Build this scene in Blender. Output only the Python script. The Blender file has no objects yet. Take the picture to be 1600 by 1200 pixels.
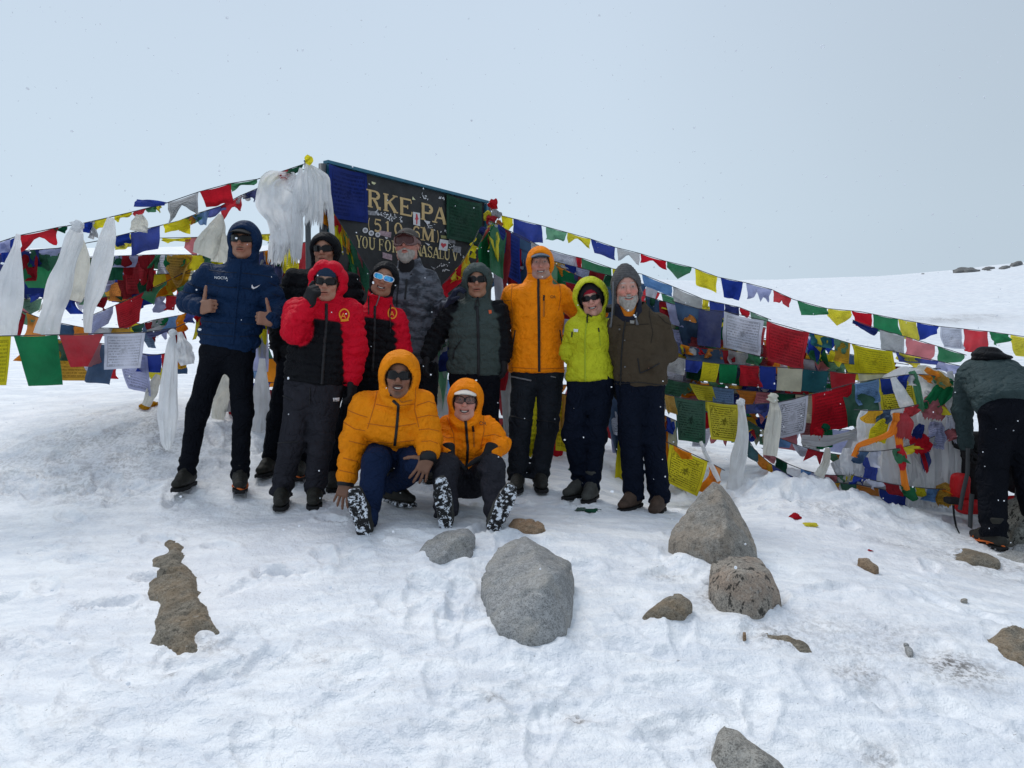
import bpy, bmesh, math, random
import numpy as np
from mathutils import Vector, Matrix
from mathutils.bvhtree import BVHTree

SC = bpy.context.scene
COL = SC.collection
R = math.radians
random.seed(7)
RNG = np.random.default_rng(7)

# ---------------------------------------------------------------- camera
CAMZ = 1.6
FPX = 1164.0            # focal length in photograph pixels (1600 wide)
PITCH = R(2.56)
cam_d = bpy.data.cameras.new('camera')
cam_d.sensor_width = 36.0
cam_d.lens = FPX / 1600 * 36
cam_d.clip_start = 0.05
cam_d.clip_end = 2000
cam = bpy.data.objects.new('camera', cam_d)
COL.objects.link(cam)
cam.location = (0, 0, CAMZ)
cam.rotation_euler = (math.pi / 2 - PITCH, 0, 0)
SC.camera = cam

# ---------------------------------------------------------------- world (overcast sky) and a soft sun
W = bpy.data.worlds.new("World")
SC.world = W
W.use_nodes = True
wn = W.node_tree
wn.nodes.clear()
def wnode(t, **kw):
    n = wn.nodes.new(t)
    for k, v in kw.items():
        setattr(n, k, v)
    return n
sky = wnode('ShaderNodeTexSky', sky_type='NISHITA', sun_disc=False)
SUN_EL, SUN_AZ = R(52), R(215)
sky.sun_elevation = SUN_EL
sky.sun_rotation = SUN_AZ
sky.altitude = 5000
sc_ = wnode('ShaderNodeVectorMath', operation='SCALE'); sc_.inputs['Scale'].default_value = 0.1
wn.links.new(sky.outputs[0], sc_.inputs[0])
tc = wnode('ShaderNodeTexCoord')
sep = wnode('ShaderNodeSeparateXYZ')
wn.links.new(tc.outputs['Generated'], sep.inputs[0])
rp = wnode('ShaderNodeValToRGB')
wn.links.new(sep.outputs['Z'], rp.inputs[0])
e = rp.color_ramp.elements
e[0].position = 0.0; e[0].color = (0.585, 0.69, 0.785, 1)
e[1].position = 1.0; e[1].color = (0.57, 0.665, 0.81, 1)
k = rp.color_ramp.elements.new(0.16); k.color = (0.60, 0.715, 0.815, 1)
k = rp.color_ramp.elements.new(0.42); k.color = (0.565, 0.668, 0.785, 1)
# the cloud is a little thicker (darker, greyer) towards the east
mr = wnode('ShaderNodeMapRange'); mr.interpolation_type = 'SMOOTHSTEP'
wn.links.new(sep.outputs['X'], mr.inputs['Value'])
mr.inputs['From Min'].default_value = 0.05; mr.inputs['From Max'].default_value = 0.62
mr.inputs['To Min'].default_value = 1.0; mr.inputs['To Max'].default_value = 0.82
nz = wnode('ShaderNodeTexNoise'); nz.inputs['Scale'].default_value = 1.6; nz.inputs['Detail'].default_value = 3
wn.links.new(tc.outputs['Generated'], nz.inputs['Vector'])
mr2 = wnode('ShaderNodeMapRange'); wn.links.new(nz.outputs[0], mr2.inputs['Value'])
mr2.inputs['To Min'].default_value = 0.955; mr2.inputs['To Max'].default_value = 1.045
mm = wnode('ShaderNodeMath', operation='MULTIPLY')
wn.links.new(mr.outputs[0], mm.inputs[0]); wn.links.new(mr2.outputs[0], mm.inputs[1])
sc2 = wnode('ShaderNodeVectorMath', operation='SCALE')
wn.links.new(rp.outputs[0], sc2.inputs[0]); wn.links.new(mm.outputs[0], sc2.inputs['Scale'])
mix = wnode('ShaderNodeMix', data_type='RGBA'); mix.inputs[0].default_value = 0.94
wn.links.new(sc_.outputs[0], mix.inputs[6]); wn.links.new(sc2.outputs[0], mix.inputs[7])
bg = wnode('ShaderNodeBackground'); bg.inputs[1].default_value = 1.0
wn.links.new(mix.outputs[2], bg.inputs[0])
out = wnode('ShaderNodeOutputWorld'); wn.links.new(bg.outputs[0], out.inputs[0])

sun_d = bpy.data.lights.new('sun', 'SUN')
sun_d.energy = 1.5
sun_d.angle = R(22)
sun_d.color = (1.0, 0.98, 0.95)
sun = bpy.data.objects.new('sun', sun_d)
COL.objects.link(sun)
_sd = Vector((math.sin(SUN_AZ) * math.cos(SUN_EL) * -1, math.cos(SUN_AZ) * math.cos(SUN_EL) * 1, math.sin(SUN_EL)))
_sd = Vector((-0.35, 0.45, 0.82)).normalized()   # towards the sun: high, a little behind the group
sun.rotation_euler = _sd.to_track_quat('Z', 'Y').to_euler()
sky.sun_elevation = math.asin(_sd.z)
sky.sun_rotation = math.atan2(_sd.x, _sd.y)

SC.view_settings.view_transform = 'Standard'
SC.view_settings.look = 'None'
SC.view_settings.exposure = 0.10
SC.view_settings.gamma = 1.0
SC.view_settings.use_curve_mapping = False
SC.cycles.max_bounces = 6
SC.cycles.diffuse_bounces = 3

# ---------------------------------------------------------------- helpers
_cp, _sp = math.cos(PITCH), math.sin(PITCH)
def PX(px, py, d):
    """world point seen at photograph pixel (px, py) at depth d (metres along the view axis)"""
    x = (px - 800) / FPX * d
    u = -(py - 600) / FPX * d
    return np.array([x, d * _cp + u * _sp, CAMZ - d * _sp + u * _cp])

def unit(v):
    v = np.asarray(v, float); return v / (np.linalg.norm(v) + 1e-12)

def _hash(ix, iy, iz, seed):
    with np.errstate(over='ignore'):
        h = (ix.astype(np.uint32) * np.uint32(374761393) + iy.astype(np.uint32) * np.uint32(668265263)
             + iz.astype(np.uint32) * np.uint32(2246822519) + np.uint32(seed * 3266489917 & 0xffffffff))
        h = (h ^ (h >> np.uint32(13))) * np.uint32(1274126177)
        h = h ^ (h >> np.uint32(16))
    return (h & np.uint32(0xffff)).astype(np.float32) / 32767.5 - 1.0

def vnoise(P, seed=0):
    P = np.asarray(P, np.float32)
    F = np.floor(P); f = P - F; I = F.astype(np.int64) & 0xffffffff
    f = f * f * (3 - 2 * f)
    x, y, z = I[..., 0], I[..., 1], I[..., 2]
    x1, y1, z1 = x + 1, y + 1, z + 1
    a, b, c = f[..., 0], f[..., 1], f[..., 2]
    def L(p, q, t): return p + (q - p) * t
    return L(L(L(_hash(x, y, z, seed), _hash(x1, y, z, seed), a), L(_hash(x, y1, z, seed), _hash(x1, y1, z, seed), a), b),
             L(L(_hash(x, y, z1, seed), _hash(x1, y, z1, seed), a), L(_hash(x, y1, z1, seed), _hash(x1, y1, z1, seed), a), b), c)

def fbm(P, octv=4, seed=0, gain=0.5, lac=2.03):
    P = np.asarray(P, np.float32); s = 0; a = 1.0; n = 0
    for o in range(octv):
        s = s + a * vnoise(P + 17.3 * o, seed + o); n += a
        P = P * lac; a *= gain
    return s / n

def new_mesh(name, V, Q, mats, midx=None, smooth=True, uv=None, col=None):
    me = bpy.data.meshes.new(name)
    V = np.asarray(V, np.float32)
    if isinstance(Q, np.ndarray):
        k = Q.shape[1]; nq = Q.shape[0]
        me.vertices.add(len(V)); me.vertices.foreach_set('co', V.ravel())
        me.loops.add(nq * k); me.loops.foreach_set('vertex_index', Q.astype(np.int32).ravel())
        me.polygons.add(nq)
        me.polygons.foreach_set('loop_start', np.arange(0, nq * k, k, dtype=np.int32))
        me.update(calc_edges=True)
    else:
        me.from_pydata([tuple(map(float, v)) for v in V], [], Q)
        me.update()
    if not isinstance(mats, (list, tuple)): mats = [mats]
    for m in mats: me.materials.append(m)
    if midx is not None: me.polygons.foreach_set('material_index', np.asarray(midx, np.int32))
    if smooth: me.polygons.foreach_set('use_smooth', np.ones(len(me.polygons), bool))
    if uv is not None:
        l = me.uv_layers.new(name='UVMap')
        vi = np.zeros(len(me.loops), np.int32); me.loops.foreach_get('vertex_index', vi)
        l.data.foreach_set('uv', np.asarray(uv, np.float32)[vi].ravel())
    if col is not None:
        a = me.color_attributes.new('Col', 'FLOAT_COLOR', 'POINT')
        c = np.ones((len(V), 4), np.float32); c[:, :3] = col
        a.data.foreach_set('color', c.ravel())
    me.validate()
    return me

def add(name, me, parent=None):
    """links a mesh object whose vertices are in world space; parented ones keep their place"""
    o = bpy.data.objects.new(name, me)
    COL.objects.link(o)
    if parent is not None:
        o.parent = parent
        o.matrix_parent_inverse = WM[parent.name].inverted() if parent.name in WM else Matrix.Identity(4)
        WM[o.name] = Matrix.Identity(4)
    return o
WM = {}

def tag(o, label=None, cat=None, group=None, kind=None):
    if label: o['label'] = label
    if cat: o['category'] = cat
    if group: o['group'] = group
    if kind: o['kind'] = kind
    return o

def thing(name, loc, label, cat, group=None):
    o = bpy.data.objects.new(name, None)
    o.empty_display_size = 0.1
    COL.objects.link(o)
    o.location = Vector([float(c) for c in loc])
    WM[o.name] = Matrix.Translation(o.location)
    return tag(o, label, cat, group)

class MB:
    """collects simple shapes into one mesh"""
    def __init__(s): s.V = []; s.F = []; s.n = 0
    def put(s, V, F):
        V = np.asarray(V, float); s.V.append(V); s.F += [tuple(i + s.n for i in f) for f in F]; s.n += len(V); return s
    def box(s, c, half, ax=None):
        c = np.asarray(c, float)
        ax = np.eye(3) if ax is None else np.asarray(ax)
        V = [c + sx * half[0] * ax[0] + sy * half[1] * ax[1] + sz * half[2] * ax[2] for sx in (-1, 1) for sy in (-1, 1) for sz in (-1, 1)]
        return s.put(V, [(0, 1, 3, 2), (4, 6, 7, 5), (0, 4, 5, 1), (2, 3, 7, 6), (0, 2, 6, 4), (1, 5, 7, 3)])
    def tube(s, pts, rad, n=6, cap=True):
        pts = [np.asarray(p, float) for p in pts]
        rad = [rad] * len(pts) if np.isscalar(rad) else rad
        V = []; up = np.array([0.13, 0.21, 0.97])
        for i, p in enumerate(pts):
            t = unit(pts[min(i + 1, len(pts) - 1)] - pts[max(i - 1, 0)])
            a = unit(np.cross(t, up)) if abs(np.dot(t, up)) < 0.97 else unit(np.cross(t, [1, 0, 0.1]))
            b = np.cross(t, a)
            for j in range(n):
                an = 2 * math.pi * j / n
                V.append(p + rad[i] * (math.cos(an) * a + math.sin(an) * b))
        F = []
        for i in range(len(pts) - 1):
            for j in range(n):
                F.append((i * n + j, i * n + (j + 1) % n, (i + 1) * n + (j + 1) % n, (i + 1) * n + j))
        if cap: F += [tuple(range(n))[::-1], tuple((len(pts) - 1) * n + j for j in range(n))]
        return s.put(V, F)
    def mesh(s, name, mats, smooth=False):
        return new_mesh(name, np.concatenate(s.V), s.F, mats, smooth=smooth)
    def obj(s, name, mats, parent=None, smooth=False):
        return add(name, s.mesh(name, mats, smooth), parent)

# ---- signed distance meshing
def surface_nets(F, org, h):
    S = F < 0
    c = np.zeros(tuple(n - 1 for n in F.shape), np.int8)
    nx, ny, nz = c.shape
    for i in (0, 1):
        for j in (0, 1):
            for k_ in (0, 1):
                c += S[i:i + nx, j:j + ny, k_:k_ + nz]
    act = (c > 0) & (c < 8)
    I, J, K = np.nonzero(act)
    ids = np.full(c.shape, -1, np.int32); ids[I, J, K] = np.arange(len(I))
    g = {}
    for i in (0, 1):
        for j in (0, 1):
            for k_ in (0, 1):
                g[i, j, k_] = F[I + i, J + j, K + k_]
    pos = np.zeros((len(I), 3), np.float32); cnt = np.zeros(len(I), np.float32)
    for ax in range(3):
        for u in (0, 1):
            for v in (0, 1):
                c0 = [u, v]; c0.insert(ax, 0); c1 = [u, v]; c1.insert(ax, 1)
                f0, f1 = g[tuple(c0)], g[tuple(c1)]
                m = (f0 < 0) != (f1 < 0)
                t = np.where(m, f0 / np.where(m, f0 - f1, 1), 0)
                p = np.tile(np.array(c0, np.float32), (len(I), 1)); p[:, ax] = t
                pos += p * m[:, None]; cnt += m
    pos /= np.maximum(cnt, 1)[:, None]
    V = (np.stack([I, J, K], 1) + pos) * h + org
    Q = []
    A = S[:-1, 1:-1, 1:-1]; B = S[1:, 1:-1, 1:-1]
    for ax in range(3):
        sl = [slice(1, -1)] * 3; s0 = list(sl); s1 = list(sl); s0[ax] = slice(0, -1); s1[ax] = slice(1, None)
        A = S[tuple(s0)]; B = S[tuple(s1)]
        i, j, k_ = np.nonzero(A != B)
        e_ = np.stack([i, j, k_], 1); off = [1, 1, 1]; off[ax] = 0; e_ = e_ + off
        fl = A[i, j, k_]
        o1 = [0, 0, 0]; o2 = [0, 0, 0]; b_, c_ = (ax + 1) % 3, (ax + 2) % 3
        o1[b_] = -1; o2[c_] = -1; o1 = np.array(o1); o2 = np.array(o2)
        q = [e_ + o1 + o2, e_ + o2, e_, e_ + o1]
        q = np.stack([ids[x[:, 0], x[:, 1], x[:, 2]] for x in q], 1)
        q[~fl] = q[~fl][:, ::-1]
        Q.append(q)
    Q = np.concatenate(Q)
    Q = Q[(Q >= 0).all(1)]
    return V, Q

def sdf_mesh(fn, lo, hi, h, lip=1.7):
    lo = np.asarray(lo, float) - 2 * h; hi = np.asarray(hi, float) + 2 * h
    nb = np.ceil((hi - lo) / h / 4).astype(int) + 1
    cc = [lo[a] + (np.arange(nb[a]) * 4 + 1.5) * h for a in range(3)]
    G = np.stack(np.meshgrid(*cc, indexing='ij'), -1).reshape(-1, 3).astype(np.float32)
    D = fn(G).reshape(nb)
    near = np.abs(D) < lip * 2.0 * math.sqrt(3) * h + h
    F = np.where(D < 0, -1.0, 1.0).astype(np.float32).repeat(4, 0).repeat(4, 1).repeat(4, 2)
    bi = np.argwhere(near)
    o = np.stack(np.meshgrid(range(4), range(4), range(4), indexing='ij'), -1).reshape(-1, 3)
    idx = (bi[:, None, :] * 4 + o[None]).reshape(-1, 3)
    P = (idx * h + lo).astype(np.float32)
    F[idx[:, 0], idx[:, 1], idx[:, 2]] = fn(P)
    return surface_nets(F, lo, h)

def smin(a, b, k):
    h = np.maximum(k - np.abs(a - b), 0) / k
    return np.minimum(a, b) - h * h * k * 0.25
def smax(a, b, k): return -smin(-a, -b, k)

def loft(P, a, b, st, fwd, cap=0.02, quilt=None):
    """soft elliptic tube a->b; st = [(t, side radius, front radius)]; quilt = (pitch, amp, phase)"""
    a = np.asarray(a, float); b = np.asarray(b, float); L = np.linalg.norm(b - a); w = (b - a) / L
    f = np.asarray(fwd, float); f = f - w * np.dot(f, w)
    f = unit(f) if np.linalg.norm(f) > 1e-3 else unit(np.cross(w, [1, 0, 0]))
    s = np.cross(w, f)
    q = P - a.astype(np.float32)
    t = q @ w.astype(np.float32); u = q @ s.astype(np.float32); v = q @ f.astype(np.float32)
    tt = np.clip(t / L, 0, 1)
    T = [x[0] for x in st]
    rs = np.interp(tt, T, [x[1] for x in st]); rf = np.interp(tt, T, [x[2] for x in st])
    mr_ = np.minimum(rs, rf); cp_ = np.minimum(cap, mr_)
    a_ = (np.sqrt((u / rs) ** 2 + (v / rf) ** 2) - 1) * mr_ + cp_
    b_ = np.maximum(-t, t - L) * (cp_ / cap)
    d = np.sqrt(np.maximum(a_, 0) ** 2 + np.maximum(b_, 0) ** 2) + np.minimum(np.maximum(a_, b_), 0) - cp_
    if quilt:
        d = d - quilt[1] * (np.abs(np.sin(math.pi * (t + quilt[2]) / quilt[0])) ** 0.6 - 0.5)
    return d
def rcone(P, a, b, ra, rb):
    a = np.asarray(a, np.float32); b = np.asarray(b, np.float32)
    ba = b - a; q = P - a; t = np.clip((q @ ba) / max(float(ba @ ba), 1e-9), 0, 1)
    return np.linalg.norm(q - t[:, None] * ba, axis=1) - (ra + (rb - ra) * t)
def ellip(P, c, r):
    q = (P - np.asarray(c, np.float32)) / np.asarray(r, np.float32)
    k0 = np.linalg.norm(q, axis=1)
    return (k0 - 1) * min(r)
def rbox(P, c, half, rad):
    q = np.abs(P - np.asarray(c, np.float32)) - (np.asarray(half, np.float32) - rad)
    return np.linalg.norm(np.maximum(q, 0), axis=1) + np.minimum(q.max(1), 0) - rad

# ---- materials
MATS = {}
RGBOF = {}
def pmat(name, rgb, rough=0.6, spec=0.3, metal=0.0, bump=None, vary=0.0, vscale=6.0, sheen=0.0, vcol=False, build=None, trans=0.0):
    if name in MATS: return MATS[name]
    m = bpy.data.materials.new(name); m.use_nodes = True; RGBOF[name] = tuple(rgb)
    nt = m.node_tree; N = nt.nodes; N.clear(); L = nt.links
    o = N.new('ShaderNodeOutputMaterial'); b = N.new('ShaderNodeBsdfPrincipled')
    b.inputs['Roughness'].default_value = rough; b.inputs['Specular IOR Level'].default_value = spec
    b.inputs['Metallic'].default_value = metal
    if sheen: b.inputs['Sheen Weight'].default_value = sheen; b.inputs['Sheen Roughness'].default_value = 0.4
    t = N.new('ShaderNodeTexCoord')
    csock = None
    rgbn = N.new('ShaderNodeRGB'); rgbn.outputs[0].default_value = (*rgb, 1); csock = rgbn.outputs[0]
    if vcol:
        a = N.new('ShaderNodeAttribute'); a.attribute_name = 'Col'; csock = a.outputs['Color']
    if vary:
        n = N.new('ShaderNodeTexNoise'); n.inputs['Scale'].default_value = vscale; n.inputs['Detail'].default_value = 5
        L.new(t.outputs['Object'], n.inputs['Vector'])
        r = N.new('ShaderNodeMapRange'); L.new(n.outputs[0], r.inputs['Value'])
        r.inputs['From Min'].default_value = 0.3; r.inputs['From Max'].default_value = 0.7
        r.inputs['To Min'].default_value = 1 - vary; r.inputs['To Max'].default_value = 1 + vary * 0.6
        s = N.new('ShaderNodeVectorMath'); s.operation = 'SCALE'
        L.new(csock, s.inputs[0]); L.new(r.outputs[0], s.inputs['Scale']); csock = s.outputs[0]
    if build: csock = build(nt, t, csock) or csock
    L.new(csock, b.inputs['Base Color'])
    if bump:
        prev = None
        for (sc, st) in bump:
            n = N.new('ShaderNodeTexNoise'); n.inputs['Scale'].default_value = sc; n.inputs['Detail'].default_value = 4
            L.new(t.outputs['Object'], n.inputs['Vector'])
            bp = N.new('ShaderNodeBump'); bp.inputs['Strength'].default_value = 1.0; bp.inputs['Distance'].default_value = abs(st)
            if st < 0:
                n.inputs['Distortion'].default_value = 1.2
                q1 = N.new('ShaderNodeMath'); q1.operation = 'SUBTRACT'; q1.inputs[1].default_value = .5; L.new(n.outputs[0], q1.inputs[0])
                q2 = N.new('ShaderNodeMath'); q2.operation = 'ABSOLUTE'; L.new(q1.outputs[0], q2.inputs[0])
                q3 = N.new('ShaderNodeMath'); q3.operation = 'SMOOTH_MIN'; q3.inputs[1].default_value = .12; q3.inputs[2].default_value = .05; L.new(q2.outputs[0], q3.inputs[0]); L.new(q3.outputs[0], bp.inputs['Height'])
            else: L.new(n.outputs[0], bp.inputs['Height'])
            if prev: L.new(prev, bp.inputs['Normal'])
            prev = bp.outputs[0]
        L.new(prev, b.inputs['Normal'])
    fin = b.outputs[0]
    if trans:
        tr = N.new('ShaderNodeBsdfTranslucent'); L.new(csock, tr.inputs[0])
        mx = N.new('ShaderNodeMixShader'); mx.inputs[0].default_value = trans
        L.new(b.outputs[0], mx.inputs[1]); L.new(tr.outputs[0], mx.inputs[2]); fin = mx.outputs[0]
    L.new(fin, o.inputs[0])
    MATS[name] = m
    return m

class NT:
    """tiny node-math helper"""
    def __init__(s, nt): s.N = nt.nodes; s.L = nt.links
    def m(s, op, a, b=None, c=None, clamp=False):
        n = s.N.new('ShaderNodeMath'); n.operation = op; n.use_clamp = clamp
        for i, x in enumerate((a, b, c)):
            if x is None: continue
            if isinstance(x, (int, float)): n.inputs[i].default_value = x
            else: s.L.new(x, n.inputs[i])
        return n.outputs[0]
    def noise(s, vec, scale, detail=2, rough=0.5, which=0):
        n = s.N.new('ShaderNodeTexNoise'); n.inputs['Scale'].default_value = scale
        n.inputs['Detail'].default_value = detail; n.inputs['Roughness'].default_value = rough
        s.L.new(vec, n.inputs['Vector']); return n.outputs[which]
    def mix(s, f, a, b):
        n = s.N.new('ShaderNodeMix'); n.data_type = 'RGBA'
        for i, x in ((0, f), (6, a), (7, b)):
            if isinstance(x, tuple): n.inputs[i].default_value = (*x, 1)
            elif isinstance(x, (int, float)): n.inputs[i].default_value = x
            else: s.L.new(x, n.inputs[i])
        return n.outputs[2]
    def ramp(s, v, a, b):   # smooth 0..1
        n = s.N.new('ShaderNodeMapRange'); n.interpolation_type = 'SMOOTHSTEP'; s.L.new(v, n.inputs[0])
        n.inputs[1].default_value = a; n.inputs[2].default_value = b; return n.outputs[0]
    def map(s, vec, scale=(1, 1, 1), loc=(0, 0, 0), rot=(0, 0, 0)):
        n = s.N.new('ShaderNodeMapping'); s.L.new(vec, n.inputs[0])
        n.inputs['Scale'].default_value = scale; n.inputs['Location'].default_value = loc; n.inputs['Rotation'].default_value = rot
        return n.outputs[0]

# ================================================================ TERRAIN
# ground control points: photograph pixel + depth of places where the snow is seen
GC = [(272,764,4.95),(374,768,4.9),(435,794,4.7),(489,786,4.78),(565,832,4.15),(700,835,4.1),(790,838,4.08),(600,778,4.75),
      (412,750,5.25),(728,792,4.85),(806,768,5.35),(850,756,5.5),(912,780,5.15),(966,790,5.05),(1015,802,5.0),
      (880,705,6.5),(720,700,6.4),(500,700,6.0),(340,665,5.9),(250,645,6.0),(100,640,6.3),(0,640,6.5),(0,765,5.0),(120,765,5.0),
      (0,600,7.6),(150,600,7.8),(300,600,7.8),
      (0,1000,3.1),(400,1000,3.08),(800,1000,3.08),(1200,1000,3.15),(1600,1000,3.3),(0,1200,2.32),(800,1200,2.33),(1600,1200,2.45),
      (1110,875,3.95),(1165,960,3.4),(1180,1200,2.4),(1240,800,5.1),(1400,800,5.7),(1500,800,5.8),(1550,865,4.85),(1600,865,4.9),(1520,880,4.7),
      (1150,765,5.9),(1250,745,6.3),(1060,790,5.7),(1250,705,7.6),(1400,700,8.2),(1700,720,7.0),(1800,900,4.6),(-200,770,5.0),
      (1250,610,12),(1600,620,12),(900,600,11),(400,560,12),(0,560,12),
      (0,480,24),(400,480,24),(900,490,24),(1300,500,24),(1600,500,24),
      (-400,400,45),(0,392,45),(250,385,46),(500,384,48),(800,420,46),(1000,440,44),(1180,453,42),(1320,434,46),(1480,427,50),(1600,411,52),(2000,385,54)]
GP = [PX(*g) for g in GC]
for (x, y, z) in [(0, 0, 0.02), (-3, 0, 0.1), (3, 0, -0.15), (0, -6, -0.6), (-8, -4, -0.3), (8, -4, -0.9), (0, -30, -3), (-40, -30, -3), (40, -30, -3),
                  (-60, 20, 3), (60, 20, 3), (-90, 90, 1), (0, 90, 2), (90, 90, 4), (-45, 8, 2), (45, 8, 1), (0, 140, -14), (-140, 140, -14), (140, 140, -14),
                  (-160, 0, -8), (160, 0, -8), (0, -160, -14), (-160, -160, -14), (160, -160, -14)]:
    GP.append(np.array([x, y, z], float))
GP = np.array(GP)
_s = 10.0
def _phi(r2): return 0.5 * r2 * np.log(r2 + 1e-8)
def _fit():
    X = GP[:, :2] / _s; n = len(X)
    K = _phi(((X[:, None] - X[None]) ** 2).sum(-1)) + np.eye(n) * 2e-4
    A = np.zeros((n + 3, n + 3)); A[:n, :n] = K; A[:n, n] = 1; A[:n, n + 1:] = X; A[n, :n] = 1; A[n + 1:, :n] = X.T
    return np.linalg.solve(A, np.concatenate([GP[:, 2], np.zeros(3)]))
_w = _fit()
def ground_base(x, y):
    Xq = np.stack([np.ravel(x), np.ravel(y)], 1) / _s; X = GP[:, :2] / _s; n = len(X)
    out_ = np.empty(len(Xq))
    for i in range(0, len(Xq), 60000):
        q = Xq[i:i + 60000]
        out_[i:i + 60000] = _phi(((q[:, None] - X[None]) ** 2).sum(-1)) @ _w[:n] + _w[n] + q @ _w[n + 1:]
    return out_.reshape(np.shape(x))
def gz(x, y): return float(ground_base(np.array([x]), np.array([y]))[0])
def on_ground(px, py):
    """where the ray through a photograph pixel meets the snow"""
    lo, hi = 1.0, 60.0
    ds = np.concatenate([np.linspace(1.5, 10, 400), np.linspace(10, 60, 200)])
    Pp = np.array([PX(px, py, d) for d in ds])
    g = ground_base(Pp[:, 0], Pp[:, 1]) - Pp[:, 2]
    i = int(np.argmax(g > 0)); i = max(i, 1)
    t = g[i - 1] / (g[i - 1] - g[i]); p = Pp[i - 1] * (1 - t) + Pp[i] * t
    return p, float(ds[i - 1] * (1 - t) + ds[i] * t)

LUMP = [(1180,770,.35,.05),(1250,775,.4,.06),(1330,790,.4,.05),(1420,812,.35,.04),(1060,775,.2,.03),(1215,745,.3,.05),(1300,765,.3,.04)]   # heaped snow: px, py, radius, height
LUMPW = [(on_ground(a, b)[0], r_, h_) for a, b, r_, h_ in LUMP]
DIRT = [(560,700,.55,.35),(180,690,.9,.5),(150,740,.8,.35),(1200,1000,.12,.9),(1490,1045,.16,.9),(1345,1055,.10,.7),(1370,1180,.06,.8),(1130,945,.12,.9),(1395,850,.15,.6),(1290,985,.2,.4),
        (1300,1000,.3,.3),(900,1125,.05,.9),(290,900,.05,.4),(1040,900,.08,.6),(105,1130,.1,.25),(1560,880,.6,.5),(320,1010,.12,.5),(1280,800,.3,.4),(1420,1010,.25,.35),(500,1035,.06,.5),
        (265,1057,.03,.7),(1480,498,1.6,.8),(1440,502,1.2,.6),(1530,492,1.2,.7),(775,1100,.04,.8),(650,800,.5,.12),(330,800,.5,.12)]
DIRTW = [(on_ground(a, b)[0], r_, s_) for a, b, r_, s_ in DIRT]
STEPS = []
for i in range(330):
    a, b = random.uniform(-100, 1700), random.uniform(640, 1190) if i % 3 else random.uniform(640, 800)
    p_, d_ = on_ground(a, b)
    STEPS.append((p_[0], p_[1], random.uniform(0, math.pi), random.uniform(.7, 1.1), random.uniform(0.012, .036) * (1.0 if b < 950 else .5)))

RINGS = []
def snow_height(x, y):
    z = ground_base(x, y)
    r = np.sqrt(x * x + y * y)
    sh = x.shape; x = x.ravel(); y = y.ravel(); r = r.ravel(); z = z.ravel()
    P3 = np.stack([x, y, np.zeros_like(x)], 1)
    near = np.clip(1.4 - r / 14, 0, 1)
    ca, sa = math.cos(0.25), math.sin(0.25)
    xr, yr = x * ca + y * sa, -x * sa + y * ca
    W3 = np.stack([xr, yr, 0 * x], 1)
    warp = fbm(P3 * 1.3, 3, 5)
    z = z + 0.028 * fbm(P3 * 0.9, 3, 11) * near
    z = z + 0.016 * fbm(np.stack([xr * 2.6, yr * 3.6 + warp, 0 * x], 1), 4, 21) * near
    rid = 1 - np.abs(fbm(np.stack([xr * 4 + warp, yr * 11 + 2 * warp, 0 * x], 1), 3, 31))
    patch = np.clip(.5 + 1.6 * fbm(P3 * 0.8 + 9, 2, 33), .15, 1)
    z = z + 0.007 * rid * rid * near * patch
    z = z + 0.0062 * fbm(np.stack([xr * 13, yr * 19, 0 * x], 1), 4, 41, gain=.66) * near
    ice = np.clip(fbm(np.stack([xr * 2.5, yr * 5, 0 * x + 3], 1), 3, 47) * 3, 0, 1); z = z - .008 * ice * near * (1 - np.abs(fbm(P3 * 9, 3, 48)) * 3)
    cl = np.clip(fbm(P3 * 17 + 4, 3, 43) - .22, 0, 1)
    z = z + 0.020 * cl * near * np.clip(fbm(P3 * 1.1 + 2, 2, 45) * 2 + .4, 0, 1)
    for (p, rr, hh) in LUMPW:
        g = np.exp(-((x - p[0]) ** 2 + (y - p[1]) ** 2) / (rr * rr) * 1.4)
        m = g > 0.02
        if m.any():
            c = 1 - np.abs(fbm(P3[m] * 5, 4, 51)) * 2
            z[m] += g[m] * (hh * 0.5 + hh * 1.3 * np.clip(c, -0.6, 1))
    for (cx, cy, rad, hh) in RINGS:
        dd = np.sqrt((x - cx) ** 2 + (y - cy) ** 2); m = dd < rad + .3
        if m.any():
            nn_ = fbm(P3[m] * 9, 3, 71); z[m] += hh * np.exp(-((dd[m] - rad) / (.07 + .03 * nn_)) ** 2) * (.55 + 1.3 * np.clip(nn_ + .2, -.3, 1))
    for (sx, sy, an, ln, dp) in STEPS:
        dx, dy = x - sx, y - sy
        m = (np.abs(dx) < .3) & (np.abs(dy) < .3)
        if not m.any(): continue
        u = dx[m] * math.cos(an) + dy[m] * math.sin(an); v = -dx[m] * math.sin(an) + dy[m] * math.cos(an)
        q = (np.abs(u / (.145 * ln)) ** 3 + np.abs(v / (.048 + .012 * np.sin(u * 14))) ** 3) ** (1 / 3) + .12 * vnoise(np.stack([x[m] * 30, y[m] * 30, 0 * u], 1), 3)
        z[m] += -dp * np.clip(1.15 - q, 0, .6) / .6 + dp * .45 * np.exp(-((q - 1.25) / .2) ** 2)
    far = np.clip((r - 10) / 20, 0, 1)
    z = z + far * (0.35 * fbm(P3 * 0.06, 4, 61) + 0.05 * fbm(P3 * 0.5, 3, 62))
    return z.reshape(sh)

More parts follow.
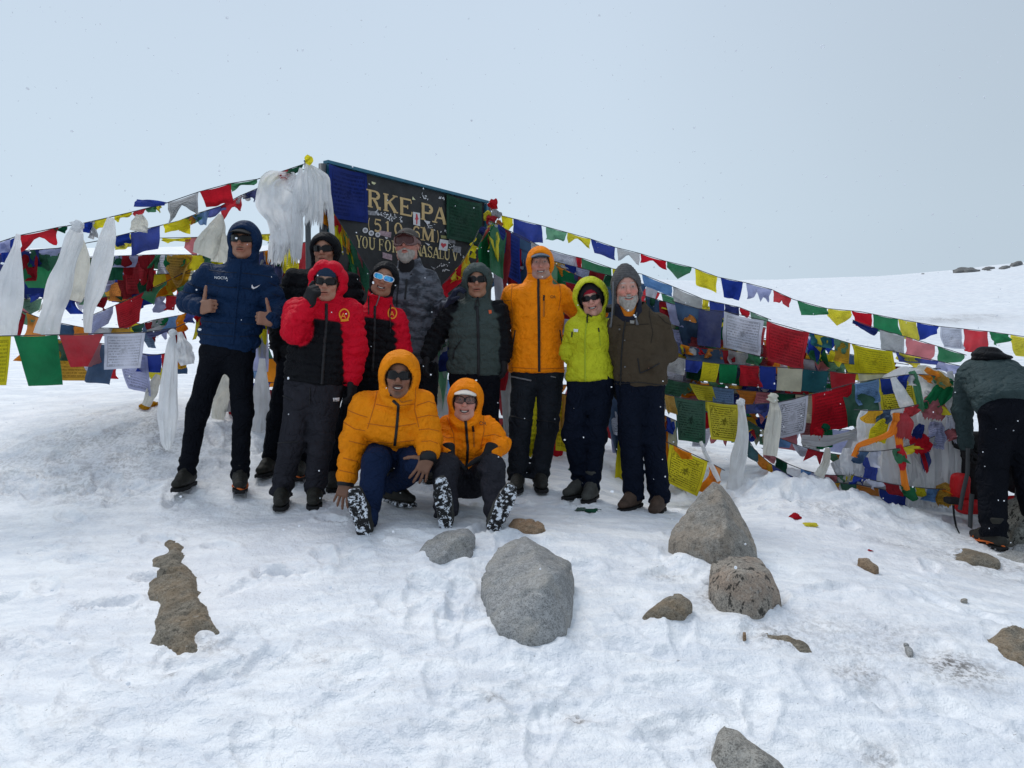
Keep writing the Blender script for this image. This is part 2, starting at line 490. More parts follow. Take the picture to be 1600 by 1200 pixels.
def snow_mat():
    def b(nt, t, c):
        n = NT(nt); o = t.outputs['Object']
        at = nt.nodes.new('ShaderNodeAttribute'); at.attribute_name = 'Col'
        sp = nt.nodes.new('ShaderNodeSeparateColor'); nt.links.new(at.outputs['Color'], sp.inputs[0])
        streak = n.noise(n.map(o, (3, 9, 3), rot=(0, 0, .25)), 1.0, 6, .6)
        big = n.noise(o, 0.7, 3)
        c = n.mix(n.ramp(streak, .36, .64), (0.67, 0.70, 0.75), (0.90, 0.905, 0.91))
        pt = n.noise(n.map(o, (1, 2.2, 1), rot=(0, 0, .25)), 3.2, 5, .68); c = n.mix(n.m('MULTIPLY', n.ramp(pt, .52, .66), .55), c, (0.60, 0.615, 0.64))
        gr = n.noise(o, 75, 3, .8); c = n.mix(n.m('MULTIPLY', n.ramp(gr, .35, .62), .30), c, (0.93, 0.94, 0.95))
        c = n.mix(n.m('MULTIPLY', n.ramp(big, .45, .7), .35), c, (0.78, 0.765, 0.79))
        fine = n.noise(o, 38, 5, .7)
        dirt = n.m('MULTIPLY', sp.outputs[0], n.ramp(fine, .43, .60))
        wide = n.m('MULTIPLY', sp.outputs[0], .42)
        c = n.mix(wide, c, (0.50, 0.46, 0.45))
        c = n.mix(dirt, c, (0.10, 0.085, 0.07))
        speck = n.ramp(n.noise(o, 55, 2, .5), .735, .76)
        c = n.mix(n.m('MULTIPLY', speck, .55), c, (0.16, 0.14, 0.12))
        return c
    return pmat('snow', (0.8, 0.84, 0.9), rough=0.42, spec=0.42, build=b, bump=[(9, .014), (34, .009), (120, .004)])

def build_ground():
    az = np.concatenate([np.linspace(-180, -46, 28)[:-1], np.arange(-46, 46.01, 0.17), np.linspace(46, 180, 28)[1:-1]])
    rr = [0.6, 0.8, 1.0]
    while rr[-1] < 10: rr.append(rr[-1] * 1.0046)
    while rr[-1] < 600: rr.append(rr[-1] * 1.022)
    rr = np.array(rr)
    A, Rr = np.meshgrid(np.radians(az), rr)
    x = Rr * np.sin(A); y = Rr * np.cos(A)
    xc = np.clip(x, -150, 150); yc = np.clip(y, -150, 140)
    z = snow_height(xc, yc) - np.clip(np.sqrt(x * x + y * y) - 150, 0, None) * 0.15
    nr, na = x.shape
    V = np.stack([x, y, z], -1).reshape(-1, 3)
    V = np.concatenate([V, [[0, 0, gz(0, 0)]]])
    i, j = np.meshgrid(np.arange(nr - 1), np.arange(na), indexing='ij'); j2 = (j + 1) % na
    Q = np.stack([i * na + j, i * na + j2, (i + 1) * na + j2, (i + 1) * na + j], -1).reshape(-1, 4)[:, ::-1]
    dirt = np.zeros(len(V))
    for (p, r_, s_) in DIRTW:
        dirt = np.maximum(dirt, s_ * np.exp(-((V[:, 0] - p[0]) ** 2 + ((V[:, 1] - p[1]) * 1.3) ** 2) / (r_ * r_)))
    dirt = np.clip(dirt * (0.75 + 0.9 * fbm(np.stack([V[:, 0] * 5, V[:, 1] * 9, 0 * V[:, 0]], 1), 4, 77)), 0, 1)
    col = np.stack([dirt, dirt * 0, dirt * 0], 1)
    me = new_mesh('snow_ground', V, Q, snow_mat(), col=col)
    o = add('snow_ground', me); tag(o, kind='structure')
    return o

# ================================================================ ROCKS
def rock_mat(name, base, dark, warm, wamt, spot=0.0, snowy=0.0):
    def b(nt, t, c):
        n = NT(nt); o = t.outputs['Object']
        big = n.noise(o, 5, 4, .6); fine = n.noise(o, 170, 3, .8); mid = n.noise(o, 42, 4, .7)
        c = n.mix(n.ramp(fine, .40, .60), dark, base)
        c = n.mix(n.m('MULTIPLY', n.ramp(mid, .4, .68), .5), c, tuple(x * 1.35 for x in base))
        c = n.mix(n.m('MULTIPLY', n.ramp(big, .42, .62), wamt), c, warm)
        lg = n.noise(o, 2.6, 5, .65); c = n.mix(n.m('MULTIPLY', n.ramp(lg, .48, .64), .38), c, tuple(x * .9 for x in dark))
        v = nt.nodes.new('ShaderNodeTexVoronoi'); v.inputs['Scale'].default_value = 95; nt.links.new(o, v.inputs['Vector'])
        c = n.mix(n.m('MULTIPLY', n.m('SUBTRACT', 1.0, n.ramp(v.outputs['Distance'], .18, .34)), .55), c, tuple(x * .45 for x in dark))
        if spot:
            s2 = n.noise(n.map(o, (1, 1, .5)), 30, 3, .7)
            c = n.mix(n.m('MULTIPLY', n.ramp(s2, .57, .61), spot), c, (0.022, 0.022, 0.02))
        vein = n.noise(n.map(o, (1, 1, 2.5), rot=(.5, .3, .2)), 6, 5, .6)
        c = n.mix(n.m('MULTIPLY', n.m('SUBTRACT', 1.0, n.ramp(n.m('ABSOLUTE', n.m('SUBTRACT', vein, .5)), .0, .018)), .30), c, tuple(min(1, x * 1.6) for x in base))
        lic = n.noise(o, 20, 5, .75)
        c = n.mix(n.m('MULTIPLY', n.ramp(lic, .60, .66), .4), c, (0.40, 0.39, 0.36))
        return c
    return pmat(name, base, rough=0.85, spec=0.2, build=b, bump=[(14, .012), (60, .006), (200, .0015)])
M_GRAN = rock_mat('granite_grey', (0.33, 0.33, 0.325), (0.17, 0.17, 0.167), (0.34, 0.315, 0.27), .4)
M_GRANB = rock_mat('granite_tan', (0.31, 0.295, 0.265), (0.15, 0.14, 0.125), (0.32, 0.255, 0.19), .6, spot=.35)
M_SPOT = rock_mat('granite_spotted', (0.32, 0.285, 0.24), (0.14, 0.125, 0.108), (0.32, 0.225, 0.16), .55, spot=.85)
M_BROWN = rock_mat('rock_brown', (0.27, 0.20, 0.135), (0.12, 0.085, 0.055), (0.30, 0.17, 0.09), .6, spot=.2)
M_MUD = rock_mat('rock_earth', (0.24, 0.21, 0.165), (0.09, 0.078, 0.060), (0.23, 0.165, 0.10), .6, spot=.4)

M_RIDGE = rock_mat('ridge_rock', (0.20, 0.20, 0.20), (0.09, 0.09, 0.09), (0.2, 0.18, 0.15), .3, spot=.5)
def hull_planes(pts):
    bm = bmesh.new()
    for p in pts: bm.verts.new(p)
    r = bmesh.ops.convex_hull(bm, input=bm.verts)
    bm.normal_update()
    c = np.mean(pts, 0); N_, D_ = [], []
    for f in bm.faces:
        n = np.array(f.normal); d = float(n @ np.array(f.verts[0].co))
        if n @ c > d: n, d = -n, -d
        N_.append(n); D_.append(d)
    bm.free()
    return np.array(N_, np.float32), np.array(D_, np.float32)

def rock(label, sil, inner, mat, seed, amp=.012, h=.009, lift=0.0, deep=.22, group=None, soft=.006, name='rock', cat='rock', cuts=14):
    P_ = []
    low = max(sil, key=lambda t: t[1])
    if low[2] < 20:
        kd = on_ground(low[0], low[1])[1] * .985 / low[2]
        sil = [(a, b, c * kd) for a, b, c in sil]; inner = [(a, b, c * kd) for a, b, c in inner]
    for s in sil + inner:
        p = PX(*s); P_.append(p)
    for s in sil:
        p = PX(*s).copy(); p[2] = min(p[2], gz(p[0], p[1])) - deep; P_.append(p)
    P_ = np.array(P_, float)
    N_, D_ = hull_planes(P_)
    rc = np.random.default_rng(seed * 31 + 7); ex_ = float(np.linalg.norm(P_.max(0) - P_.min(0)))
    for _i in range(cuts if cat == 'rock' else 4):
        v_ = unit(rc.normal(size=3) * [1, 1, .9] + [0, -.5, .3]); sp_ = float((P_ @ v_).max())
        N_ = np.concatenate([N_, v_[None].astype(np.float32)]); D_ = np.append(D_, np.float32(sp_ - ex_ * rc.uniform(.015, .05)))
    if low[2] < 20 and cat == 'rock':
        W2 = np.array([PX(*s)[:2] for s in sil if s[1] > (min(t[1] for t in sil) + low[1]) / 2]); c2 = W2.mean(0); RINGS.append((c2[0], c2[1], float(np.linalg.norm(W2 - c2, axis=1).mean()) * .95, .022))
    sd = seed * 3.7
    def fn(P):
        q = P @ N_.T - D_
        m = q.max(1)
        sec = np.partition(q, -2, axis=1)[:, -2]; d = m - .002 + .004 * np.exp(-(m - sec) / .012)
        fc = fbm(P * 5 + sd, 2, seed); d = d - amp * 1.0 * np.round(fc * 4) / 4 - amp * .5 * fc - amp * .75 * fbm(P * np.float32([18, 18, 9]) + sd, 3, seed + 5)
        cr = np.abs(fbm(P * 4.3 + sd, 3, seed + 9))
        return d + amp * 1.3 * np.exp(-(cr / .035) ** 2)
    V, Q = sdf_mesh(fn, P_.min(0) - .03, P_.max(0) + .03, h)
    o = add(name, new_mesh('rock', V, Q, mat))
    tag(o, label, cat, group)
    return o

rock('large pale grey boulder with pointed top, sunk in snow before the seated climbers',
     [(820,835,3.78),(845,848,3.75),(893,878,3.6),(899,905,3.5),(893,950,3.3),(885,985,3.12),(860,1000,3.06),(818,1003,3.05),(778,985,3.12),(765,962,3.2),(764,932,3.35),(750,905,3.5),(758,882,3.6),(778,855,3.75)],
     [(856,906,3.17),(812,950,3.14)], M_GRAN, 3, amp=.0075, cuts=0)
rock('tall pyramid-shaped granite boulder beside the yellow prayer flag',
     [(1114,750,4.3),(1128,757,4.3),(1146,780,4.25),(1166,816,4.15),(1182,850,4.05),(1185,872,3.98),(1150,880,3.92),(1117,876,3.93),(1080,868,3.98),(1055,860,4.05),(1044,845,4.1),(1050,828,4.15),(1076,798,4.25),(1097,768,4.3)],
     [(1142,838,3.84),(1128,775,4.13),(1113,756,4.55)], M_GRANB, 5, amp=.006, cuts=1)
rock('rounded boulder with black spots leaning against the pyramid-shaped one',
     [(1137,864,3.7),(1118,873,3.66),(1106,893,3.56),(1104,915,3.48),(1118,938,3.4),(1135,955,3.36),(1160,966,3.32),(1187,966,3.32),(1222,955,3.36),(1223,930,3.45),(1208,886,3.6),(1190,874,3.68),(1165,866,3.72)],
     [(1160,900,3.36),(1192,905,3.40)], M_SPOT, 8, amp=.012, soft=.012)
rock('low tan stone lying left of the spotted boulder',
     [(1043,925,3.52),(1068,928,3.5),(1084,942,3.44),(1070,957,3.36),(1038,962,3.36),(1022,968,3.33),(997,963,3.36),(1012,949,3.42)],
     [(1050,940,3.4),(1030,950,3.36)], M_MUD, 11, amp=.008, h=.008, soft=.01)
rock('grey stone at the boots of the sitting climber',
     [(645,866,4.02),(663,846,4.1),(698,827,4.2),(733,822,4.22),(745,836,4.15),(742,857,4.02),(718,866,3.96),(688,875,3.9),(660,873,3.95)],
     [(700,845,3.98),(725,840,4.0),(680,860,3.93)], M_GRAN, 14, amp=.008, soft=.014)
rock('small brown stone behind the large pale boulder',
     [(790,826,4.32),(803,811,4.4),(828,807,4.42),(848,813,4.38),(856,826,4.3),(840,832,4.26),(805,832,4.26)],
     [(825,820,4.28)], M_BROWN, 17, amp=.006, h=.008, soft=.02)
rock('grey boulder cut by the bottom edge of the view',
     [(1112,1142,2.40),(1130,1132,2.42),(1165,1142,2.40),(1205,1165,2.33),(1238,1208,2.25),(1200,1240,2.2),(1150,1235,2.2),(1122,1200,2.26),(1110,1168,2.34)],
     [(1150,1165,2.28),(1190,1195,2.22)], M_GRANB, 21, amp=.009, h=.008)
rock('flat grey-green slab in front of the bending hiker',
     [(1478,858,4.85),(1497,853,4.88),(1540,867,4.75),(1566,871,4.72),(1571,880,4.62),(1550,886,4.55),(1503,881,4.58),(1478,871,4.68)],
     [(1520,866,4.66)], M_MUD, 24, amp=.009, h=.009, soft=.008)
rock('two-lobed brown pebble in open snow',
     [(1339,872,4.5),(1352,867,4.52),(1366,876,4.45),(1373,886,4.4),(1366,893,4.36),(1350,885,4.4)], [(1360,880,4.4)], M_BROWN, 27, amp=.007, h=.007, soft=.006, deep=.06, cat='pebble')
rock('tiny flat pebble right of the two-lobed one',
     [(1499,934,3.95),(1506,930,3.97),(1514,933,3.95),(1512,937,3.92),(1502,938,3.92)], [], M_GRANB, 28, amp=.003, h=.005, soft=.004, deep=.04, cat='pebble')
rock('small upright dark stone chip in the open snow',
     [(1412,1004,3.25),(1419,1004,3.25),(1428,1016,3.18),(1427,1025,3.14),(1419,1024,3.14)], [], M_GRAN, 29, amp=.005, h=.005, soft=.004, deep=.05, cat='pebble')
rock('tiny round stone chip low in the open snow',
     [(1160,986,3.2),(1166,986,3.2),(1167,992,3.17),(1160,992,3.17)], [], M_BROWN, 30, amp=.002, h=.004, soft=.003, deep=.03, cat='pebble')
rock('speckled boulder behind the rucksack',
     [(1560,790,5.3),(1585,772,5.4),(1640,765,5.4),(1680,800,5.2),(1670,850,5.0),(1600,855,4.98),(1565,845,5.05)], [(1610,800,5.0)],
     rock_mat('granite_speckled', (0.20, 0.20, 0.18), (0.08, 0.08, 0.07), (0.2, 0.2, 0.17), .3, spot=1.0), 33, amp=.014)
for i_, (sil, nm) in enumerate([
    ([(1488,425,50),(1500,419,50.5),(1515,420,50),(1527,427,49.5)], 'larger dark rock on the far snow ridge'),
    ([(1534,422,51),(1545,418,51.5),(1556,419,51)], 'narrow dark rock on the far snow ridge below the hood'),
    ([(1538,427,49),(1546,423,49.5),(1551,427,49)], 'small dark rock just under the ridge line'),
    ([(1577,415,52),(1588,412,52.5),(1600,409,52)], 'dark rock at the far right end of the ridge'),
    ([(1438,430,48),(1446,428,48.5),(1447,431,48)], 'lone speck of rock on the far ridge'),
    ([(1503,424,49.5),(1518,420,50),(1538,424,49.5)], 'flat dark rock band breaking the ridge line'),
    ([(1560,421,50),(1572,416,50.5),(1580,419,50)], 'dark rock midway along the right end of the ridge')]):
    sil = [(a_, b_ - 3, c_ - 1.5) for a_, b_, c_ in sil]
    rock(nm, sil, [(sil[0][0] + 6, sil[0][1] + 2, sil[0][2] - 1.5)], M_RIDGE, 40 + i_, amp=.05, h=.14, soft=.12, deep=.6, group='rocks on the far ridge')

build_ground()
def outcrop(name, label, poly, mat, seed, rise=.03, res=.009, jag=.03, group=None):
    W_ = np.array([on_ground(a, b)[0][:2] for a, b in poly])
    lo, hi = W_.min(0) - .08, W_.max(0) + .08
    xs = np.arange(lo[0], hi[0], res); ys = np.arange(lo[1], hi[1], res)
    X, Y = np.meshgrid(xs, ys, indexing='ij'); Pq = np.stack([X.ravel(), Y.ravel()], 1)
    sd = np.full(len(Pq), 1e9); ins = np.zeros(len(Pq), bool)
    for i in range(len(W_)):
        a, b = W_[i], W_[(i + 1) % len(W_)]
        ab = b - a; t = np.clip(((Pq - a) @ ab) / (ab @ ab), 0, 1)
        sd = np.minimum(sd, np.linalg.norm(Pq - a - t[:, None] * ab, axis=1))
        cr = (a[1] > Pq[:, 1]) != (b[1] > Pq[:, 1])
        xx = (b[0] - a[0]) * (Pq[:, 1] - a[1]) / (b[1] - a[1] + 1e-12) + a[0]
        ins ^= cr & (Pq[:, 0] < xx)
    sd = np.where(ins, sd, -sd)
    P3 = np.stack([Pq[:, 0], Pq[:, 1], 0 * Pq[:, 0]], 1)
    s = sd + .006 + jag * .8 * fbm(P3 * 9, 4, seed, gain=.6)
    hgt = np.clip(s / .05, -1.2, 1); hgt = np.where(hgt > 0, 1 - (1 - hgt) ** 2, hgt)
    Z = snow_height(X, Y).ravel()
    zz = Z + rise * hgt + (.7 * rise * (1 - np.abs(fbm(P3 * 6, 4, seed + 3)) * 2.2) + .012 * fbm(P3 * 28, 4, seed + 4)) * np.clip(s / .03, 0, 1)
    keep = (s > -.055).reshape(X.shape)
    V = np.concatenate([P3[:, :2], zz[:, None]], 1)
    n1, n2 = X.shape; idx = np.arange(n1 * n2).reshape(n1, n2)
    kq = keep[:-1, :-1] & keep[1:, :-1] & keep[1:, 1:] & keep[:-1, 1:]
    Q = np.stack([idx[:-1, :-1][kq], idx[1:, :-1][kq], idx[1:, 1:][kq], idx[:-1, 1:][kq]], 1)
    u, inv = np.unique(Q, return_inverse=True)
    o = add(name, new_mesh(name, V[u], inv.reshape(Q.shape), mat))
    tag(o, label, 'rock', group); return o
outcrop('rock_outcrop', 'long brown rock outcrop flush with the snow, alone in the left foreground',
        [(259.6,848.4),(271.5,846.6),(285.2,853.9),(280.7,859.4),(288.0,868.6),(279.7,878.7),(295.3,891.5),(304.5,900.7),(305.4,922.7),(310.9,922.7),(306.3,930.0),(310.0,942.8),(321.0,946.5),(326.5,964.8),(332.0,979.5),(339.3,991.4),(326.5,985.9),(308.2,988.7),(302.7,997.8),(308.2,1017.1),(278.8,1016.2),(264.2,1005.2),(237.6,1002.4),(247.7,983.2),(244.0,964.8),(253.2,939.2),(249.5,932.7),(237.6,930.9),(233.0,919.0),(233.9,909.8),(248.6,902.5),(247.7,893.3),(256.8,885.1),(241.2,883.2),(241.2,872.2),(255.0,868.6),(267.8,859.4)],
        M_MUD, 101, rise=.022, res=.007, jag=.014)
outcrop('rock_outcrop', 'bare gravelly patch at the right edge of the view',
        [(1545,1002),(1575,990),(1640,985),(1660,1040),(1610,1052),(1570,1032)], M_MUD, 105, rise=.02, jag=.02)
outcrop('rock_outcrop', 'thin dark sliver of rock in the snow below the spotted boulder',
        [(1200,999),(1230,998),(1258,1008),(1266,1018),(1252,1017),(1235,1005),(1205,1002)], M_MUD, 107, rise=.012, res=.006, jag=.012)
outcrop('rock_outcrop', 'dark bare ground under the boot of the bending hiker',
        [(1562,868),(1600,850),(1680,850),(1680,885),(1600,880)], M_GRAN, 109, rise=.015, jag=.04)

# ================================================================ SUMMIT SIGN BOARD
BTL, BTR = PX(513, 256, 6.0), PX(757, 318, 7.58)
zt = (BTL[2] + BTR[2]) / 2; BTL[2] = BTR[2] = zt
BL = float(np.linalg.norm(BTR - BTL)); BU = (BTR - BTL) / BL
BN = unit(np.cross(BU, [0, 0, 1]));
if BN[1] > 0: BN = -BN            # board faces the camera side
BH = 1.45
def board_uv(px, py):
    o = np.array([0, 0, CAMZ]); d = PX(px, py, 1.0) - o
    t = ((BTL - o) @ BN) / (d @ BN); p = o + d * t
    return float((p - BTL) @ BU), float(BTL[2] - p[2])
def BP(u, v, out=0.0): return BTL + BU * u - np.array([0, 0, 1]) * v + BN * out
AX = np.array([BU, [0, 0, 1], BN])
M_BOARD = pmat('board_black', (0.020, 0.021, 0.023), rough=.55, spec=.35, vary=.5, vscale=9, bump=[(40, .002)])
M_TEAL = pmat('frame_teal', (0.02, 0.13, 0.20), rough=.45, spec=.4, vary=.25, vscale=12)
M_POST = pmat('post_metal', (0.09, 0.10, 0.11), rough=.5, spec=.4, metal=.3)
M_GOLD = pmat('letter_gold', (0.56, 0.40, 0.19), rough=.6, vary=.18, vscale=14)
M_GOLD2 = pmat('letter_yellow', (0.60, 0.48, 0.23), rough=.6, vary=.15, vscale=14)
sign = thing('summit_sign', (BTL[0], BTL[1], gz(BTL[0], BTL[1])), 'black summit sign board with yellow lettering in a teal frame', 'sign')
MB().box(BP(BL / 2, BH / 2, -.012), (BL / 2, BH / 2, .012), AX).obj('board', M_BOARD, sign)
MB().box(BP(BL / 2, -.012, .004), (BL / 2 + .03, .013, .03), AX).obj('frame', M_TEAL, sign)
MB().box(BP(BL / 2, BH + .012, .004), (BL / 2 + .03, .013, .03), AX).obj('frame', M_TEAL, sign)
for u in (-.014, BL + .014):
    MB().box(BP(u, BH / 2, .002), (.018, BH / 2 - .009, .028), AX).obj('frame', M_TEAL, sign)
for u in (-.06, BL + .06):
    p = BP(u, 0); g = gz(p[0], p[1])
    MB().tube([[p[0], p[1], g - .2], [p[0], p[1], zt - .01]], .03, 10).obj('post', M_POST, sign, smooth=True)

# hand-cut serif letters, drawn as strokes in a unit box (x right, y up)
def arcp(cx, cy, rx, ry, a0, a1, n=10):
    return [(cx + rx * math.cos(R(a0 + (a1 - a0) * i / n)), cy + ry * math.sin(R(a0 + (a1 - a0) * i / n))) for i in range(n + 1)]
TK, TN, SF = .20, .09, .075
GL = {
 'R': [('s', [(.2,0),(.2,1)], TK), ('s', [(.2,.95),(.5,.95)]+arcp(.52,.74,.27,.21,90,-90)+[(.2,.52)], TN), ('s', arcp(.55,.74,.25,.17,70,-70), TK*.8), ('s', [(.45,.5),(.62,.3),(.72,.05),(.92,.03)], TK*.85), ('f', .2, 0), ('f', .14, 1)],
 'K': [('s', [(.2,0),(.2,1)], TK), ('s', [(.85,.97),(.25,.42)], TN), ('s', [(.42,.56),(.85,.03)], TK), ('f', .2, 0), ('f', .2, 1), ('f', .85, 0), ('f', .82, 1)],
 'E': [('s', [(.22,0),(.22,1)], TK), ('s', [(.1,.96),(.85,.96),(.87,.76)], TN), ('s', [(.22,.52),(.62,.52)], TN), ('s', [(.62,.64),(.62,.40)], TN*.8), ('s', [(.1,.04),(.88,.04),(.92,.28)], TN)],
 'P': [('s', [(.2,0),(.2,1)], TK), ('s', [(.1,.96),(.5,.96)]+arcp(.55,.71,.28,.25,90,-90)+[(.2,.46)], TN), ('s', arcp(.58,.71,.26,.19,75,-75), TK*.9), ('f', .2, 0)],
 'A': [('s', [(.12,.02),(.47,.98)], TN), ('s', [(.5,.98),(.82,.02)], TK), ('s', [(.28,.33),(.70,.33)], TN*.9), ('f', .12, 0), ('f', .84, 0)],
 'L': [('s', [(.25,0),(.25,1)], TK), ('s', [(.12,.04),(.86,.04),(.9,.3)], TN), ('f', .25, 1)],
 'S': [('s', [(.82,.72),(.8,.9)]+arcp(.5,.75,.3,.21,60,180)+[(.28,.62),(.7,.42)]+arcp(.5,.25,.32,.2,20,-130)+[(.17,.3)], TK*.72), ('s', [(.83,.72),(.83,.98)], TN*.7), ('s', [(.16,.03),(.16,.3)], TN*.7)],
 'M': [('s', [(.12,0),(.14,1)], TN), ('s', [(.16,1),(.5,.1)], TK*.9), ('s', [(.5,.05),(.84,1)], TN), ('s', [(.87,0),(.87,1)], TK*.9), ('f', .12, 0), ('f', .87, 0), ('f', .1, 1), ('f', .9, 1)],
 'N': [('s', [(.15,0),(.15,1)], TN), ('s', [(.15,1),(.85,.02)], TK*.95), ('s', [(.86,0),(.86,1)], TN), ('f', .15, 0), ('f', .12, 1), ('f', .86, 1)],
 'U': [('s', [(.22,1),(.22,.35)]+arcp(.52,.3,.3,.27,180,300), TK*.9), ('s', [(.84,1),(.84,.33)]+arcp(.52,.3,.32,.27,0,-80), TN), ('f', .2, 1), ('f', .84, 1)],
 'V': [('s', [(.16,.98),(.5,.03)], TK), ('s', [(.86,.98),(.52,.03)], TN), ('f', .16, 1), ('f', .86, 1)],
 'Y': [('s', [(.14,.98),(.5,.45)], TK*.9), ('s', [(.88,.98),(.52,.45)], TN), ('s', [(.5,.48),(.5,0)], TK), ('f', .14, 1), ('f', .88, 1), ('f', .5, 0)],
 'O': [('s', arcp(.5,.5,.36,.46,0,360,22), TN), ('s', arcp(.5,.5,.34,.42,125,235), TK*.9), ('s', arcp(.5,.5,.34,.42,-55,55), TK*.9)],
 'F': [('s', [(.22,0),(.22,1)], TK), ('s', [(.1,.96),(.85,.96),(.87,.74)], TN), ('s', [(.22,.52),(.65,.52)], TN), ('s', [(.65,.64),(.65,.40)], TN*.8), ('f', .22, 0)],
 '5': [('s', [(.85,.94),(.3,.94),(.24,.56)], TN*1.3), ('s', [(.24,.55)]+arcp(.48,.33,.34,.29,115,-100)+[(.2,.1)], TK*.8)],
 '1': [('s', [(.5,0),(.5,.97)], TK), ('s', [(.26,.8),(.5,.96)], TN), ('f', .5, 0)],
 '0': [('s', arcp(.5,.5,.34,.46,0,360,22), TN), ('s', arcp(.5,.5,.32,.42,125,235), TK*.85), ('s', arcp(.5,.5,.32,.42,-55,55), TK*.85)],
 '6': [('s', [(.82,.85)]+arcp(.54,.5,.36,.46,60,185), TK*.75), ('s', arcp(.52,.3,.31,.27,0,360,20), TK*.65)],
 '(': [('s', arcp(.9,.5,.5,.6,130,230), TK*.6)],
 ')': [('s', arcp(.1,.5,.5,.6,50,-50), TK*.6)],
}
_lay = [0]
def glyph(mb, ch, tl, w_px, h_px, slope, italic=0.0):
    """tl: top-left pixel; writes the letter flat on the board"""
    u0, v0 = board_uv(*tl); u1, _ = board_uv(tl[0] + w_px, tl[1] + w_px * slope); _, v1 = board_uv(tl[0], tl[1] + h_px)
    gw, gh = u1 - u0, v1 - v0
    def T(x, y, o): return BP(u0 + x * gw, v0 + (1 - y) * gh, o)
    for st in GL[ch]:
        _lay[0] = (_lay[0] + 1) % 14
        o_ = .0018 + _lay[0] * .00022
        if st[0] == 'f':
            x, y = st[1], st[2]; y0, y1 = (0, SF) if y == 0 else (1 - SF, 1); hw = .17
            mb.put([T(x - hw, y0, o_), T(x + hw, y0, o_), T(x + hw, y1, o_), T(x - hw, y1, o_)], [(0, 1, 2, 3)])
        else:
            pts = st[1]; th = st[2]; asp = gh / gw; V = []
            for i, (x, y) in enumerate(pts):
                a = pts[max(i - 1, 0)]; b = pts[min(i + 1, len(pts) - 1)]
                dx, dy = (b[0] - a[0]), (b[1] - a[1]) * asp; l = math.hypot(dx, dy) or 1
                nx, ny = -dy / l * th / 2, dx / l * th / 2
                V += [T(x + nx, y + ny / asp, o_), T(x - nx, y - ny / asp, o_)]
            mb.put(V, [(2 * i, 2 * i + 1, 2 * i + 3, 2 * i + 2) for i in range(len(pts) - 1)])
sl1 = .255
for ch, x, w in [('L', 524, 23), ('A', 547, 25), ('R', 573, 23), ('K', 598, 23), ('E', 622, 23), ('P', 656, 22), ('A', 676, 23), ('S', 703, 20), ('S', 725, 20)]:
    mb = MB(); glyph(mb, ch, (x, 295 + (x - 573) * sl1), w, 28 - (x - 573) * .02, sl1); mb.obj('letter', M_GOLD, sign)
for ch, x, w in [('(', 572, 9), ('5', 582, 15), ('1', 599, 13), ('0', 614, 16), ('6', 643, 14), ('M', 658, 20), (')', 679, 9)]:
    mb = MB(); glyph(mb, ch, (x, 339 + (x - 573) * .185), w, 20.5, .185); mb.obj('letter', M_GOLD, sign)
for ch, x, w in [('Y', 556, 9), ('O', 564.5, 10.5), ('U', 575.5, 10.5), ('F', 591, 8.5), ('O', 600, 11), ('R', 612, 10), ('M', 629, 11), ('A', 640, 9.5), ('N', 649, 9), ('A', 656.5, 11), ('S', 667, 9), ('A', 675.5, 11), ('L', 685.5, 8), ('U', 693, 9.5), ('V', 706, 10), ('I', 717, 6)]:
    if ch == 'I': continue
    mb = MB(); glyph(mb, ch, (x, 368 + (x - 560) * .150), w, 19 - (x - 556) * .012, .15); mb.obj('letter', M_GOLD2, sign)
for ch, x, w in [('T', 583, 9), ('A', 671, 11)]:
    if ch == 'T': continue
    mb = MB(); glyph(mb, ch, (x, 422), w, 17, .13); mb.obj('letter', M_GOLD2, sign)
# stickers, pasted marks and scribbles on the board
WHT = pmat('sticker_white', (0.62, 0.62, 0.64), rough=.5, vary=.15, vscale=60)
GRY = pmat('sticker_grey', (0.25, 0.25, 0.27), rough=.5, vary=.5, vscale=50)
PNK = pmat('sticker_pink', (0.36, 0.25, 0.28), rough=.5, vary=.4, vscale=60)
REDS = pmat('sticker_red', (0.50, 0.05, 0.07), rough=.5)
CRM = pmat('sticker_cream', (0.62, 0.60, 0.36), rough=.6)
def bpoly(px_pts, mat, off, name='sticker', parent=None):
    V = [BP(*board_uv(*p), off) for p in px_pts]
    return MB().put(V, [tuple(range(len(V)))]).obj(name, mat, parent or sign)
def disc(c, r, ry=None, n=16): return [(c[0] + r * math.cos(2 * math.pi * i / n), c[1] + (ry or r) * math.sin(2 * math.pi * i / n)) for i in range(n)]
for c, r in (((570, 360), 4.3), ((579.3, 364.3), 4.3), ((589.5, 366.8), 4.0)):
    s_ = bpoly(disc(c, r), WHT, .006); bpoly(disc(c, r * .55, r * .5), GRY, .0075, 'emblem', s_)
s_ = bpoly([(644.5, 331), (655.5, 333), (655.8, 353.5), (645, 351)], WHT, .006)
bpoly([(649.2, 334), (651, 334.5), (652.5, 341), (653.5, 342), (651.5, 344), (651, 351), (649.5, 350.5), (649.2, 344), (647.5, 342), (648.8, 340)], REDS, .0075, 'emblem', s_)
s_ = bpoly([(687, 373.5), (700, 376), (698, 392.5), (684.5, 390)], WHT, .006)
bpoly([(691.5, 388), (687.5, 382), (689.5, 379), (692, 381), (695, 380), (697, 383)], REDS, .0075, 'emblem', s_)
bpoly([(688, 367.5), (699, 369), (699.5, 373), (688.5, 372.5)], pmat('sticker_olive', (0.25, .24, .10), rough=.6), .0055)
bpoly([(701, 367), (711, 370.5), (710.5, 381), (700.5, 379)], GRY, .006)
bpoly([(708, 384), (720, 386), (719, 396), (707, 393)], GRY, .006)
bpoly([(592.5, 360), (611, 363), (610, 371.5), (591, 367)], PNK, .0055)
bpoly([(597, 394), (612, 398), (612, 407), (597, 403)], PNK, .0055)
bpoly([(580, 283.5), (587, 286), (584, 289), (580, 286.5)], CRM, .006)
